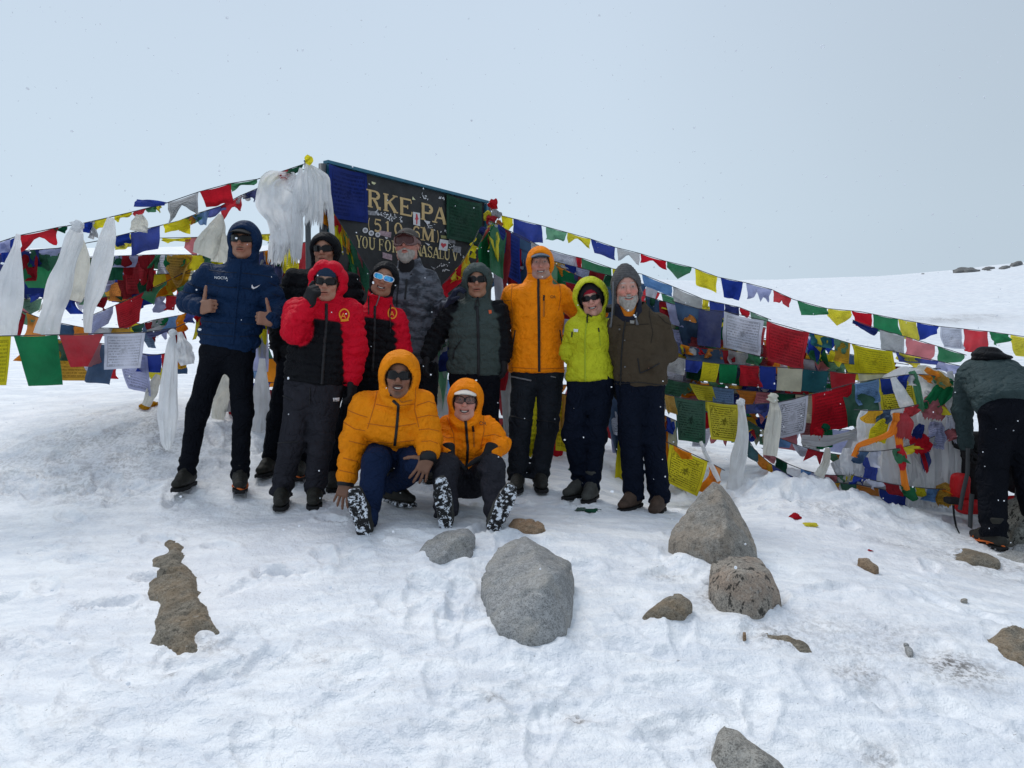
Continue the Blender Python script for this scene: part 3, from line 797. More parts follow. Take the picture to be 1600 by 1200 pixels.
bpoly([(575.5, 286), (578, 289.5), (575, 288)], WHT, .006)
bpoly([(644, 307), (648.5, 312.5), (643.5, 312)], CRM, .006)
bpoly([(661.5, 344), (672, 346.5), (667, 351.5)], WHT, .0065)
bpoly([(600, 370), (606, 371.5), (603, 374)], WHT, .006); bpoly([(663, 379), (671, 382), (669, 384.5)], WHT, .006)
bpoly([(672, 416), (680, 419), (678, 422)], GRY, .006); bpoly([(574, 329), (590, 331), (594, 337), (575, 336)], GRY, .0048)
scr = MB()
rs = random.Random(5)
def scribble(x0, y0, x1, y1, n, h_):
    for i in range(n):
        x = x0 + (x1 - x0) * rs.random(); y = y0 + (y1 - y0) * (x - x0) / max(x1 - x0, 1) + rs.uniform(-h_, h_)
        a = rs.uniform(0, math.pi); l = rs.uniform(1.5, 4.5); t_ = rs.uniform(.35, .7)
        dx, dy = math.cos(a) * l / 2, math.sin(a) * l / 2; nx, ny = -math.sin(a) * t_, math.cos(a) * t_
        V = [BP(*board_uv(x + sx * dx + sy * nx, y + sx * dy + sy * ny), .0052 + i * .00003) for sx, sy in ((-1, -1), (1, -1), (1, 1), (-1, 1))]
        scr.put(V, [(0, 1, 2, 3)])
scribble(586, 331, 612, 341, 34, 4.5); scribble(612, 338, 632, 345, 12, 4); scribble(659, 305, 668, 309, 9, 3); scribble(683, 308, 694, 311, 12, 1.5)
scribble(682, 416, 700, 420, 18, 6); scribble(664, 350, 700, 362, 14, 5); scribble(600, 420, 640, 430, 8, 4); scribble(700, 385, 725, 400, 16, 6);
scr.obj('graffiti', WHT, sign)

# ================================================================ PRAYER FLAGS
CLOTH = {'blue': (0.016, 0.045, 0.31), 'navy': (0.012, 0.025, 0.14), 'green': (0.010, 0.17, 0.062), 'dkgreen': (0.007, 0.085, 0.042), 'red': (0.52, 0.011, 0.024),
         'dkred': (0.27, 0.010, 0.018), 'yellow': (0.70, 0.61, 0.022), 'orange': (0.75, 0.25, 0.015), 'white': (0.60, 0.62, 0.72), 'lilac': (0.40, 0.43, 0.66),
         'slate': (0.05, 0.10, 0.19), 'pink': (0.50, 0.16, 0.18), 'mint': (0.14, 0.32, 0.20), 'sky': (0.13, 0.27, 0.52), 'pale': (0.48, 0.49, 0.50), 'gold': (0.62, 0.34, 0.02), 'cream': (0.62, 0.61, 0.45), 'teal': (0.025, 0.14, 0.17)}
def flag_mat(col, prt):
    """prt: 0 plain, 1 small text print, 2 text and horse block print"""
    nm = 'flag_%s_%d' % (col, prt)
    if nm in MATS: return MATS[nm]
    def b(nt, t, c):
        n = NT(nt); uv = t.outputs['UV']
        w = n.noise(t.outputs['Object'], 7, 4, .6)
        r = nt.nodes.new('ShaderNodeMapRange'); nt.links.new(w, r.inputs[0]); r.inputs[1].default_value = .3; r.inputs[2].default_value = .7; r.inputs[3].default_value = .78; r.inputs[4].default_value = 1.15
        s = nt.nodes.new('ShaderNodeVectorMath'); s.operation = 'SCALE'; nt.links.new(c, s.inputs[0]); nt.links.new(r.outputs[0], s.inputs['Scale']); c = s.outputs[0]
        oi = nt.nodes.new('ShaderNodeObjectInfo'); rn = oi.outputs['Random']
        s2 = nt.nodes.new('ShaderNodeVectorMath'); s2.operation = 'SCALE'; nt.links.new(c, s2.inputs[0]); nt.links.new(n.m('ADD', n.m('MULTIPLY', rn, .3), .85), s2.inputs['Scale']); c = s2.outputs[0]
        fd = n.m('MULTIPLY', n.m('POWER', n.m('FRACT', n.m('MULTIPLY', rn, 7.3)), 2.0), .16)
        st = n.noise(t.outputs['Object'], 3.2, 4, .65); fd = n.m('MULTIPLY', fd, n.m('ADD', n.ramp(st, .3, .65), .4), clamp=True)
        c = n.mix(fd, c, (0.42, 0.41, 0.42))
        if not prt: return c
        sp = nt.nodes.new('ShaderNodeSeparateXYZ'); nt.links.new(uv, sp.inputs[0]); u, v = sp.outputs[0], sp.outputs[1]
        dm = n.m('MAXIMUM', n.m('ABSOLUTE', n.m('SUBTRACT', u, .5)), n.m('ABSOLUTE', n.m('SUBTRACT', v, .5)))
        inside = n.m('LESS_THAN', dm, .40)
        frame = n.m('MULTIPLY', n.m('GREATER_THAN', dm, .405), n.m('LESS_THAN', dm, .425))
        rows = 17 if prt == 2 else 13
        rw = n.m('FRACT', n.m('MULTIPLY', v, float(rows)))
        row = n.m('MULTIPLY', n.m('GREATER_THAN', rw, .28), n.m('LESS_THAN', rw, .80))
        tx = n.noise(n.map(uv, (62, rows * 1.0, 1)), 1.0, 1, .5)
        text = n.m('MULTIPLY', row, n.m('GREATER_THAN', tx, .44))
        fx = n.noise(n.map(uv, (11, 11, 1), loc=(3.1, 1.7, 0)), 1.6, 4, .75)
        du, dv = n.m('SUBTRACT', u, .5), n.m('SUBTRACT', v, .52)
        rad = n.m('SQRT', n.m('ADD', n.m('POWER', n.m('ABSOLUTE', du), 2.0), n.m('POWER', n.m('ABSOLUTE', dv), 2.0)))
        centre = n.m('LESS_THAN', n.m('MAXIMUM', n.m('ABSOLUTE', du), n.m('ABSOLUTE', dv)), .155 if prt == 2 else .10)
        fig = n.m('MULTIPLY', centre, n.m('GREATER_THAN', n.m('SUBTRACT', fx, n.m('MULTIPLY', rad, 1.3)), .39))
        ink = n.m('MULTIPLY', inside, n.m('ADD', n.m('MULTIPLY', text, n.m('SUBTRACT', 1.0, centre)), fig, clamp=True))
        if prt == 2:
            cu, cv = n.m('ABSOLUTE', du), n.m('ABSOLUTE', n.m('SUBTRACT', v, .5))
            cor = n.m('MULTIPLY', n.m('MULTIPLY', n.m('GREATER_THAN', cu, .22), n.m('GREATER_THAN', cv, .27)), inside)
            ink = n.m('MULTIPLY', ink, n.m('SUBTRACT', 1.0, cor))
            ink = n.m('ADD', ink, n.m('MULTIPLY', cor, n.m('GREATER_THAN', fx, .50)), clamp=True)
        ink = n.m('ADD', ink, frame, clamp=True)
        fade = n.noise(t.outputs['Object'], 5, 2)
        ink = n.m('MULTIPLY', ink, n.ramp(fade, .25, .6))
        k_ = {1: .55, 2: .9}[prt]
        return n.mix(n.m('MULTIPLY', ink, k_), c, tuple(x * .16 + .008 for x in CLOTH[col]))
    m = pmat(nm, CLOTH[col], rough=.8, spec=.1, build=b, trans=.5 if col not in ('navy', 'dkgreen', 'dkred') else .36, bump=[(90, .0012), (13, -.02)])
    return m
M_CORD = pmat('cord', (0.05, 0.05, 0.06), rough=.8)

def flag_mesh(p0, p1, h, col, prt=0, amp=.02, skew=0.0, taper=0.0, torn=None, seed=0, tilt=0.0, curl=0.0, nx=9, ny=8, droop=0.0):
    p0 = np.asarray(p0, float); p1 = np.asarray(p1, float); L = np.linalg.norm(p1 - p0); e = (p1 - p0) / L
    up = np.array([0, 0, 1.0]); n = unit(np.cross(e, up)); dn = -up * math.cos(tilt) + n * math.sin(tilt)
    U, Vv = np.meshgrid(np.linspace(0, 1, nx), np.linspace(0, 1, ny), indexing='ij')
    u = U.ravel(); v = Vv.ravel()
    prof = np.ones_like(u)
    if torn == 'arch': prof = 1 - .62 * np.exp(-((u - .5) / .27) ** 2)
    elif torn == 'rag': prof = .72 + .3 * vnoise(np.stack([u * 5 + seed, 0 * u, 0 * u], 1), seed)
    elif torn == 'vee': prof = 1 - .55 * np.abs(u - .5) * 2
    elif torn == 'left': prof = .45 + .55 * u
    elif torn == 'right': prof = 1 - .55 * u
    uu = .5 + (u - .5) * (1 - taper * v)
    hh = v * h * prof
    q = np.stack([u * 1.7 + seed * 1.31, v * 1.2 + seed * .7, 0 * u], 1)
    w = amp * (fbm(q * 1.6, 2, seed) * 1.6 + .5 * np.sin(u * 7 + seed) * v) * (.25 + v)
    w = w + curl * v * v * h
    lift = curl * curl * v * v * h * .6
    sag = -.03 * L * np.sin(np.pi * u) * (1 - v) - droop * v * u * h
    P = p0 + np.outer(uu * L + skew * hh, e) + np.outer(hh, dn) + np.outer(w, n) + np.outer(lift + sag, up)
    P += np.outer(.25 * amp * vnoise(q * 2.3, seed + 3) * v, e)
    i, j = np.meshgrid(np.arange(nx - 1), np.arange(ny - 1), indexing='ij')
    Q = np.stack([i * ny + j, i * ny + j + 1, (i + 1) * ny + j + 1, (i + 1) * ny + j], -1).reshape(-1, 4)
    uv = np.stack([u, 1 - v * prof], 1)
    return new_mesh('flag', P, Q, flag_mat(col, prt), uv=uv)

_sn = [0]
def string(label, pts, flags, name='prayer_flag_string', group='strings of prayer flags', start=None, cordr=.0035, sub=5):
    """pts: [(px, py, depth)]; flags: (colour, px from, px to, height px, {options}) along the string"""
    Wp = [PX(*p) for p in pts]; X = [p[0] for p in pts]
    o = thing(name, Wp[0], label, 'prayer flags', group)
    fl = []
    for a, b in zip(Wp[:-1], Wp[1:]):
        for i in range(sub): fl.append(a + (b - a) * i / sub)
    fl.append(Wp[-1])
    MB().tube(fl, cordr, 5).obj('cord', M_CORD, o, smooth=True)
    rev = X[-1] < X[0]
    xs = np.array(X[::-1] if rev else X, float); Wa = np.array(Wp[::-1] if rev else Wp)
    ds = np.array([p[2] for p in (pts[::-1] if rev else pts)])
    def at(x): return np.array([np.interp(x, xs, Wa[:, k]) for k in range(3)])
    for f in flags:
        col, x0, x1, hp = f[:4]; kw = dict(f[4]) if len(f) > 4 else {}
        _sn[0] += 1
        d = np.interp((x0 + x1) / 2, xs, ds)
        kw.setdefault('seed', _sn[0]); rq = random.Random(_sn[0] * 7 + 1)
        for k_, v_ in (('amp', rq.uniform(.03, .08)), ('skew', rq.uniform(-.12, .12)), ('curl', rq.uniform(-.35, .35)), ('taper', rq.uniform(-.02, .16)), ('tilt', rq.uniform(-.25, .25))): kw.setdefault(k_, v_)
        dz = kw.pop('out', 0)
        a, b = at(x0), at(x1)
        a = a + np.array([0, -dz, 0]); b = b + np.array([0, -dz, 0])
        add('flag', flag_mesh(a, b, hp * d / FPX, col, **kw), o)
    return o

def o_(**k): return k
# --- strings right of the sign
string('longest top string of small flags running from the sign down to the right edge',
  [(768,333,7.4),(800,341,7.4),(845,352,7.4),(885,363,7.4),(922,373,7.35),(960,386,7.3),(1000,396,7.3),(1040,408,7.3),(1082,418,7.25),(1122,433,7.2),(1162,441,7.15),(1205,452,7.1),(1240,468,7.1),(1292,482,7.05),(1345,487,7.0),(1400,498,7.0),(1468,510,6.95),(1545,518,6.9),(1600,526,6.9),(1680,538,6.9)],
  [('yellow',783,801,26,o_(torn='right')),('blue',802,846,32,o_(skew=.05)),('mint',853,886,17),('yellow',887,923,17,o_(prt=1,torn='arch')),('blue',923,961,22),('pale',964,1000,20,o_(torn='arch')),('red',1001,1041,15,o_(torn='arch')),
   ('green',1042,1081,25,o_(torn='vee',skew=-.1)),('yellow',1086,1121,25,o_(prt=1)),('blue',1126,1161,32,o_(taper=.35)),('lilac',1166,1206,28,o_(torn='rag',taper=.2)),('red',1208,1236,18,o_(torn='rag')),
   ('green',1246,1292,22,o_(torn='right',skew=.2)),('yellow',1294,1330,26,o_(torn='vee',prt=1)),('red',1331,1362,24),('green',1364,1403,26,o_(skew=.1)),('yellow',1403,1432,31,o_(prt=1,skew=.1)),('blue',1433,1467,28,o_(torn='right',taper=.2)),('white',1470,1503,35,o_(prt=1,taper=.1)),
   ('red',1506,1543,36),('green',1545,1577,24,o_(torn='right')),('yellow',1580,1616,34,o_(prt=1)),('blue',1618,1650,34)])
string('second string hugging the top one behind the tall hooded climber',
  [(772,350,7.1),(812,368,7.05),(850,388,7.0),(885,398,7.0),(912,404,6.95),(958,420,6.9),(1002,428,6.85),(1050,447,6.8),(1100,468,6.8),(1155,480,6.75),(1205,500,6.75)],
  [('slate',776,798,54,o_(skew=.35)),('blue',800,828,62,o_(prt=1)),('pale',829,850,40,o_(prt=1)),('white',852,900,24,o_(prt=1,skew=.2)),('red',897,909,24),('green',908,955,34,o_(skew=.05)),('yellow',957,975,40,o_(prt=1)),('sky',1003,1050,18,o_(skew=.1)),('pale',1051,1097,25),('yellow',1098,1108,14),
   ('blue',1108,1132,26),('navy',1132,1155,22),('red',1156,1172,12),('mint',1172,1200,14)])
string('third string crossing behind the woman in lime',
  [(775,372,6.9),(850,405,6.8),(905,432,6.75),(960,452,6.7),(1010,463,6.65),(1060,478,6.6),(1100,487,6.6),(1140,500,6.55)],
  [('green',786,812,46,o_(taper=.3)),('red',790,815,62,o_(torn='vee')),('mint',846,880,44),('navy',880,905,30),('green',872,905,34),('orange',868,892,44,o_(prt=1,skew=.3)),('dkred',886,912,70,o_(prt=1)),('yellow',912,935,30),('teal',935,958,30),('dkgreen',1008,1028,26),('slate',1010,1040,30),
   ('yellow',1030,1066,13),('dkred',1030,1064,34),('green',1048,1070,42),('navy',1060,1094,52,o_(skew=.3)),('dkred',1080,1118,40,o_(skew=.3)),('yellow',1085,1125,18,o_(skew=.2)),('green',1112,1134,36)])
string('string carrying the big white, red and yellow printed flags',
  [(1050,470,6.5),(1090,482,6.45),(1134,487,6.4),(1200,502,6.35),(1265,520,6.3),(1300,528,6.3),(1330,537,6.3),(1395,549,6.3),(1470,565,6.3),(1505,573,6.3)],
  [('slate',1054,1092,70,o_(skew=.15)),('navy',1092,1130,60),('white',1131,1194,58,o_(prt=1,skew=-.06,curl=.2,seed=4,nx=12,ny=10)),('red',1198,1264,66,o_(prt=1,skew=-.08,nx=12,ny=10)),('teal',1264,1301,20),('blue',1268,1306,44,o_(torn='rag')),('yellow',1272,1292,38,o_(torn='vee')),('mint',1302,1325,20),('gold',1304,1328,34,o_(prt=1)),('yellow',1330,1394,46,o_(prt=1,nx=12,ny=10)),
   ('blue',1400,1466,16,o_(torn='right')),('yellow',1404,1440,22,o_(prt=1,torn='left')),('lilac',1466,1500,14)])
string('short string of pale flags between the top string and the big printed ones',
  [(1332,500,6.7),(1375,515,6.65),(1415,526,6.6),(1465,541,6.6),(1510,555,6.6)],
  [('navy',1333,1372,12,o_(torn='left')),('pale',1374,1413,32,o_(prt=1)),('pink',1416,1460,30,o_(taper=.1)),('green',1464,1507,26,o_(torn='right',skew=.2))])
string('level string of small flags at waist height right of the brown jacket',
  [(1036,552,6.2),(1075,562,6.2),(1122,568,6.2),(1190,572,6.2),(1250,576,6.2),(1296,580,6.2),(1340,584,6.2),(1390,584,6.2)],
  [('pale',1043,1071,27,o_(prt=1)),('blue',1072,1097,20),('yellow',1098,1124,32,o_(prt=1,amp=.006)),('green',1124,1152,32,o_(amp=.006)),('red',1156,1186,35,o_(prt=1,skew=.12)),('blue',1187,1213,36),('cream',1215,1254,37,o_(amp=.006)),('teal',1255,1295,35,o_(amp=.006)),('red',1297,1338,40,o_(amp=.008)),('cream',1340,1385,29)])
string('string of large dark flags printed with horses at thigh height',
  [(1034,615,6.0),(1055,620,6.0),(1104,627,6.0),(1158,633,6.0),(1215,629,6.0),(1264,617,6.0),(1332,599,6.0),(1372,592,5.95),(1430,584,5.9),(1450,578,5.85)],
  [('gold',1037,1053,28,o_(prt=1)),('dkgreen',1054,1102,69,o_(prt=2,amp=.008,nx=11,ny=11)),('yellow',1104,1154,60,o_(prt=2,amp=.008,nx=11,ny=11,out=.01)),('navy',1165,1200,14),('blue',1180,1212,26,o_(torn='vee')),('white',1216,1263,60,o_(prt=2,amp=.008,nx=11,ny=11)),('red',1268,1331,72,o_(prt=1,skew=.05,nx=11,ny=11)),('sky',1332,1371,36,o_(prt=1,out=.03,skew=.1)),('dkgreen',1318,1371,70,o_(out=-.03)),('yellow',1371,1428,56,o_(prt=2,amp=.006,nx=11,ny=11,skew=.08)),('blue',1372,1414,26,o_(out=.03,skew=.06))])
string('low string with a large tilted yellow flag behind the pyramid boulder',
  [(1040,690,5.6),(1058,698,5.6),(1108,722,5.6),(1132,735,5.7)],
  [('yellow',1046,1106,68,o_(prt=2,amp=.008,skew=-.1,nx=12,ny=11)),('orange',1050,1080,16,o_(torn='vee',out=.02)),('orange',1110,1128,26),('orange',1108,1118,50,o_(out=-.02))])
string('lowest string sagging over the snow left of the scarf heap',
  [(1165,680,6.0),(1180,704,5.9),(1200,722,5.85),(1225,738,5.8),(1245,748,5.8),(1280,752,5.8),(1340,757,5.8),(1376,764,5.8),(1424,776,5.8)],
  [('teal',1166,1184,22),('orange',1184,1202,18,o_(prt=1)),('gold',1196,1213,14,o_(prt=1)),('blue',1206,1240,18,o_(prt=0)),('pink',1242,1268,10),('gold',1284,1312,18,o_(prt=1)),('dkgreen',1313,1337,22),('orange',1338,1372,28,o_(prt=1)),('blue',1374,1422,36,o_(skew=0.05)),('navy',1268,1284,12)])
string('crumpled string of mixed colours beside the brown sleeve',
  [(1030,520,6.4),(1070,541,6.4),(1110,544,6.4),(1150,548,6.35),(1200,560,6.35)],
  [('pale',1034,1056,22),('yellow',1053,1072,22,o_(prt=1)),('orange',1064,1084,14,o_(prt=1)),('pale',1072,1090,14),('red',1086,1100,12),('slate',1070,1130,34),('orange',1098,1125,16),('pale',1138,1168,22,o_(prt=1)),('green',1166,1192,15),('dkred',1100,1150,26),('navy',1052,1076,18)])
string('faded string seen through the gap under the level row of flags',
  [(1036,585,6.6),(1075,600,6.6),(1130,607,6.6),(1180,610,6.6),(1250,612,6.6),(1330,610,6.6)],
  [('navy',1040,1064,28,o_(torn='vee')),('mint',1056,1080,22,o_(torn='vee')),('pink',1062,1096,32,o_(prt=1)),('gold',1066,1086,14),('mint',1098,1134,18),('cream',1135,1155,20),('slate',1130,1156,26),('cream',1156,1180,24),('lilac',1176,1205,22),('navy',1196,1214,26),('cream',1218,1254,22,o_(prt=0)),('mint',1250,1296,14),('orange',1218,1254,24,o_(prt=1,out=-.02)),('dkgreen',1256,1300,12)])
string('faded flags at knee height behind the two white scarves',
  [(1150,650,6.5),(1180,655,6.5),(1215,660,6.5),(1270,668,6.5),(1330,672,6.5)],
  [('navy',1162,1200,22),('lilac',1154,1172,18),('gold',1174,1206,28,o_(prt=1)),('mint',1166,1186,26,o_(skew=.2)),('red',1166,1190,32,o_(torn='vee')),('mint',1188,1210,40),('pink',1215,1246,40,o_(amp=.01)),('pale',1254,1284,42,o_(prt=1)),('lilac',1292,1330,38)])
# --- strings left of the sign
string('top string of torn flags climbing from the left edge to the sign post',
  [(-30,388,5.2),(0,378,5.2),(30,368,5.25),(92,355,5.3),(125,350,5.35),(165,341,5.4),(207,331,5.45),(255,319,5.5),(310,300,5.6),(358,287,5.65),(402,280,5.7),(440,268,5.75),(476,256,5.85)],
  [('lilac',-6,16,20),('blue',-4,22,32,o_(out=-.02)),('red',31,91,30,o_(torn='arch')),('dkgreen',84,105,10,o_(torn='left')),('blue',130,145,18),('pale',137,150,26),('yellow',147,166,14),('yellow',178,206,9,o_(torn='right')),('red',208,228,7),('green',229,246,7),('yellow',243,254,14,o_(torn='vee')),
   ('pale',262,310,36,o_(torn='arch',prt=1)),('red',312,361,32,o_(skew=.25,taper=.25)),('green',357,401,11,o_(torn='right')),('yellow',407,437,14),('red',432,454,22,o_(torn='left')),('dkgreen',443,472,10)])
string('second string of flags from behind the navy hood down to the left',
  [(-20,398,5.5),(30,392,5.5),(90,388,5.5),(150,377,5.55),(203,364,5.6),(252,352,5.65),(280,345,5.7),(310,333,5.75),(345,322,5.8),(375,306,5.85),(403,294,5.9)],
  [('navy',-16,26,40),('navy',30,62,26),('lilac',62,96,12),('dkred',32,60,48,o_(out=-.02)),('dkgreen',46,96,34,o_(torn='vee')),('green',30,70,58,o_(out=-.04)),('blue',178,203,16,o_(prt=0)),('yellow',177,204,20,o_(out=-.03)),('blue',204,250,36,o_(skew=-.05)),('yellow',255,300,26,o_(torn='left')),('orange',281,306,14),('green',286,318,12),('sky',300,328,24,o_(torn='left',taper=.4)),('blue',322,352,14),
   ('red',345,378,26,o_(torn='arch')),('navy',380,402,16,o_(torn='left')),('pale',368,392,14,o_(torn='arch'))])
string('crowded dark string of big flags behind the white scarves on the left',
  [(-20,415,5.9),(60,408,5.9),(120,405,5.95),(180,400,6.0),(240,398,6.05),(300,398,6.1),(360,400,6.2),(440,405,6.3)],
  [('slate',-16,26,70),('navy',28,72,50),('green',60,92,36),('navy',92,128,50),('yellow',64,80,36,o_(prt=1,skew=.2)),('gold',126,142,30,o_(prt=1)),('dkgreen',135,150,50),('lilac',180,216,20),('dkred',190,232,36),('red',192,230,62,o_(prt=1,taper=.2)),('dkgreen',170,192,40),('green',230,252,22,o_(skew=-.3)),('white',241,278,46,o_(prt=1,skew=.05)),('gold',262,300,56,o_(prt=1,torn='vee')),
   ('green',258,290,20),('yellow',290,320,24),('gold',270,292,30),('dkgreen',316,340,26),('yellow',330,350,40),('dkred',232,242,60),('dkgreen',400,424,40),('orange',398,412,50),('navy',412,440,46)])
string('thin yellow and green band crossing behind the navy hood',
  [(246,372,6.4),(300,371,6.4),(350,369,6.4),(420,366,6.4),(470,360,6.4)],
  [('yellow',252,300,7),('yellow',302,345,8),('dkgreen',345,362,14),('yellow',408,424,10),('dkgreen',422,445,16),('pink',290,312,34,o_(torn='left',skew=-.3)),('gold',310,330,12),('dkgreen',446,468,14)])
string('rising string with lilac, red and green flags over open snow',
  [(128,500,5.9),(138,495,5.9),(178,478,5.95),(225,456,6.0),(264,438,6.0),(300,420,6.1)],
  [('lilac',138,177,36,o_(prt=1,torn='right')),('red',180,225,44,o_(taper=.35,prt=1)),('green',226,262,34,o_(torn='vee',skew=.1)),('gold',264,298,20,o_(prt=1))])
string('nearest left string with big yellow, green, red and white flags',
  [(-60,524,4.85),(0,525,4.9),(92,523,5.0),(163,521,5.1),(228,519,5.2),(275,512,5.3),(300,500,5.4)],
  [('yellow',-30,17,78,o_(amp=.008,prt=1)),('green',21,90,81,o_(amp=.012,taper=.2)),('red',92,162,54,o_(taper=.62,amp=.012)),('white',163,227,56,o_(prt=1,amp=.012,taper=.12)),('navy',229,274,11,o_(torn='rag')),('blue',-70,-32,76)])
string('faded string hanging just behind the nearest left one',
  [(60,528,5.5),(130,533,5.5),(185,540,5.5),(232,556,5.5),(290,548,5.6)],
  [('dkgreen',82,122,36),('gold',74,125,64,o_(prt=1)),('pink',126,160,40),('slate',134,184,66),('lilac',185,229,68,o_(prt=1)),('blue',218,252,30,o_(prt=0)),('red',252,280,48,o_(torn='rag')),('gold',278,304,28,o_(prt=1)),('yellow',275,296,14)])
string('tangled string at hip height left of the navy jacket',
  [(20,480,5.9),(70,500,5.9),(130,512,5.9),(200,513,5.9),(240,500,5.9),(285,492,5.8),(312,478,5.8)],
  [('mint',24,56,20),('dkred',20,40,44),('orange',42,78,44),('slate',82,118,30,o_(torn='vee')),('orange',110,140,24),('pale',150,180,14),('gold',170,205,18),('dkgreen',206,226,12),('dkred',225,246,36,o_(torn='vee')),('green',246,264,12),('pale',240,262,22),('sky',262,280,24),('orange',280,292,30),('blue',288,312,28,o_(torn='left')),('red',300,322,46,o_(torn='vee')),('yellow',302,318,50,o_(out=-.03)),('orange',244,272,40,o_(torn='rag'))])
# --- behind the group, around the sign
string('flags hanging off the left side of the sign board',
  [(486,262,6.0),(500,300,5.95),(520,330,5.9),(545,370,5.9),(575,420,5.9),(590,440,5.9)],
  [('yellow',487,512,22,o_(torn='vee')),('navy',492,514,40),('orange',505,516,40),('yellow',520,534,50),('red',523,534,18),('gold',533,545,30,o_(prt=1)),('green',534,556,44,o_(skew=.4)),('yellow',540,560,52,o_(prt=1,skew=.2)),('dkred',556,566,50),('dkgreen',548,576,40,o_(skew=.3)),('orange',545,552,22)])
string('vertical tangle of flags around the white scarf cluster',
  [(395,395,6.2),(430,390,6.2),(470,380,6.2),(505,372,6.2),(530,370,6.2)],
  [('yellow',436,462,40,o_(prt=1)),('dkgreen',430,440,30),('pale',404,420,30),('navy',405,430,70),('orange',412,424,90),('red',478,492,34),('navy',480,494,50),('dkred',492,502,24),('yellow',486,494,30),('green',520,540,70,o_(skew=.4)),('yellow',526,552,80,o_(prt=1,skew=.3)),('red',470,490,70)])
string('bundle of yellow, green and blue flags falling from the right sign post',
  [(742,395,6.6),(755,370,6.7),(765,345,6.8),(778,350,6.8),(800,365,6.8),(830,380,6.8)],
  [('yellow',754,768,36,o_(prt=1)),('yellow',762,776,66,o_(torn='vee')),('green',748,772,72,o_(taper=.2)),('green',766,792,90,o_(taper=.3)),('red',752,766,90),('blue',778,812,74,o_(prt=1)),('slate',800,830,90),('dkred',780,798,110,o_(torn='vee')),('white',764,784,130),('dkred',790,806,150)])
string('yellow streamer pulled tight across the lower right of the sign',
  [(690,445,6.3),(708,430,6.35),(725,405,6.4),(740,378,6.5),(748,360,6.6)],
  [('yellow',704,726,24,o_(torn='left')),('yellow',722,738,34,o_(torn='left')),('gold',712,730,36,o_(torn='left')),('red',692,722,26),('yellow',733,744,14)])
# flags glimpsed between the standing people
for lab, pts, fl in [
  ('flags glimpsed between the legs and shoulders of the left trio', [(395,450,6.3),(420,455,6.3),(445,470,6.3)], [('navy',404,424,60),('gold',398,410,46),('dkred',424,444,70),('yellow',408,420,110),('lilac',400,416,130)]),
  ('low flags half buried behind the navy trousers', [(335,600,6.1),(380,605,6.1),(425,610,6.1)], [('pale',340,362,40),('dkred',350,366,50),('blue',392,418,34),('green',404,420,20),('red',414,428,30),('white',396,424,80)]),
  ('dark blue and pale flags between the two middle climbers', [(655,540,6.4),(700,530,6.3),(720,535,6.3)], [('navy',665,706,50),('dkgreen',676,700,16),('red',662,680,24),('pale',662,700,120),('yellow',668,690,90,o_(out=-.03)),('mint',684,706,110,o_(torn='vee'))]),
  ('red and white flags beside the tall hooded climber\'s hip', [(765,560,6.2),(790,558,6.2),(800,560,6.2)], [('white',778,798,26),('dkred',782,798,54),('dkgreen',784,800,66,o_(out=-.03)),('pale',778,802,130,o_(out=-.06))]),
  ('orange and yellow flags showing between the dark trouser legs', [(820,610,6.3),(860,612,6.3),(905,620,6.3)], [('yellow',828,846,110,o_(prt=1)),('gold',868,884,56),('yellow',872,888,90,o_(prt=1,out=-.03)),('red',868,892,110,o_(out=-.06)),('teal',828,846,160,o_(out=-.06)),('orange',884,904,80)]),
  ('pale printed and dusky blue flags beside the brown jacket man\'s knees', [(935,610,6.2),(965,618,6.2),(1000,620,6.2)], [('white',948,976,66,o_(prt=2)),('lilac',950,972,96,o_(out=-.03)),('slate',944,976,118,o_(torn='vee',out=.02,skew=.1)),('yellow',972,996,150,o_(out=-.05)),('dkred',1026,1040,70)]),
  ('flags behind the shoulders of the lime and brown jackets', [(880,440,6.5),(930,450,6.5),(980,455,6.5)], [('dkred',884,912,60,o_(prt=1)),('slate',940,962,50),('dkgreen',955,975,60),('navy',900,925,40)]),
  ('flags low behind the tan-booted man', [(1020,640,6.0),(1040,650,5.95),(1062,660,5.95)], [('dkred',1034,1042,44),('blue',1042,1054,24),('cream',1036,1056,60,o_(prt=1)),('orange',1036,1050,100),('cream',1040,1056,110,o_(out=-.02)),('teal',1040,1078,128,o_(torn='right',out=-.05))]),
 ]:
    string(lab, pts, fl)

# deep background strings that fill the curtain of flags
def filler(label, p0, p1, sag, n, wpx, hpx, seed, cols=None, prob=.93):
    r = random.Random(seed)
    cols = cols or ['blue', 'white', 'red', 'green', 'yellow']
    pts = []
    for i in range(9):
        t = i / 8
        pts.append(tuple(p0[k] + (p1[k] - p0[k]) * t + (sag * 4 * t * (1 - t) if k == 1 else 0) for k in range(3)))
    fl = []; x = min(p0[0], p1[0]) + 4; k = r.randrange(5); xe = max(p0[0], p1[0]) - wpx
    while x < xe:
        w = wpx * r.uniform(.8, 1.15)
        if r.random() < prob:
            c = cols[k % len(cols)]
            z_ = r.random()
            if z_ < .30: c = {'blue': 'slate', 'white': 'pale', 'red': 'dkred', 'green': 'dkgreen', 'yellow': 'gold'}.get(c, c)
            elif z_ < .55: c = {'blue': 'sky', 'white': 'lilac', 'red': 'pink', 'green': 'mint', 'yellow': 'cream'}.get(c, c)
            elif z_ < .62: c = 'orange'
            fl.append((c, x, x + w, hpx * r.uniform(.75, 1.15), dict(prt=r.choice([0, 1, 1]), amp=r.uniform(.03, .085), skew=r.uniform(-.5, .5), taper=r.uniform(0, .35), tilt=r.uniform(-.4, .4),
                       torn=r.choice([None, None, None, 'rag', 'arch', 'left', 'right', 'vee']), curl=r.uniform(-.5, .5), nx=8, ny=7)))
        x += w * r.uniform(.95, 1.08); k += 1
    return string(label, pts, fl)
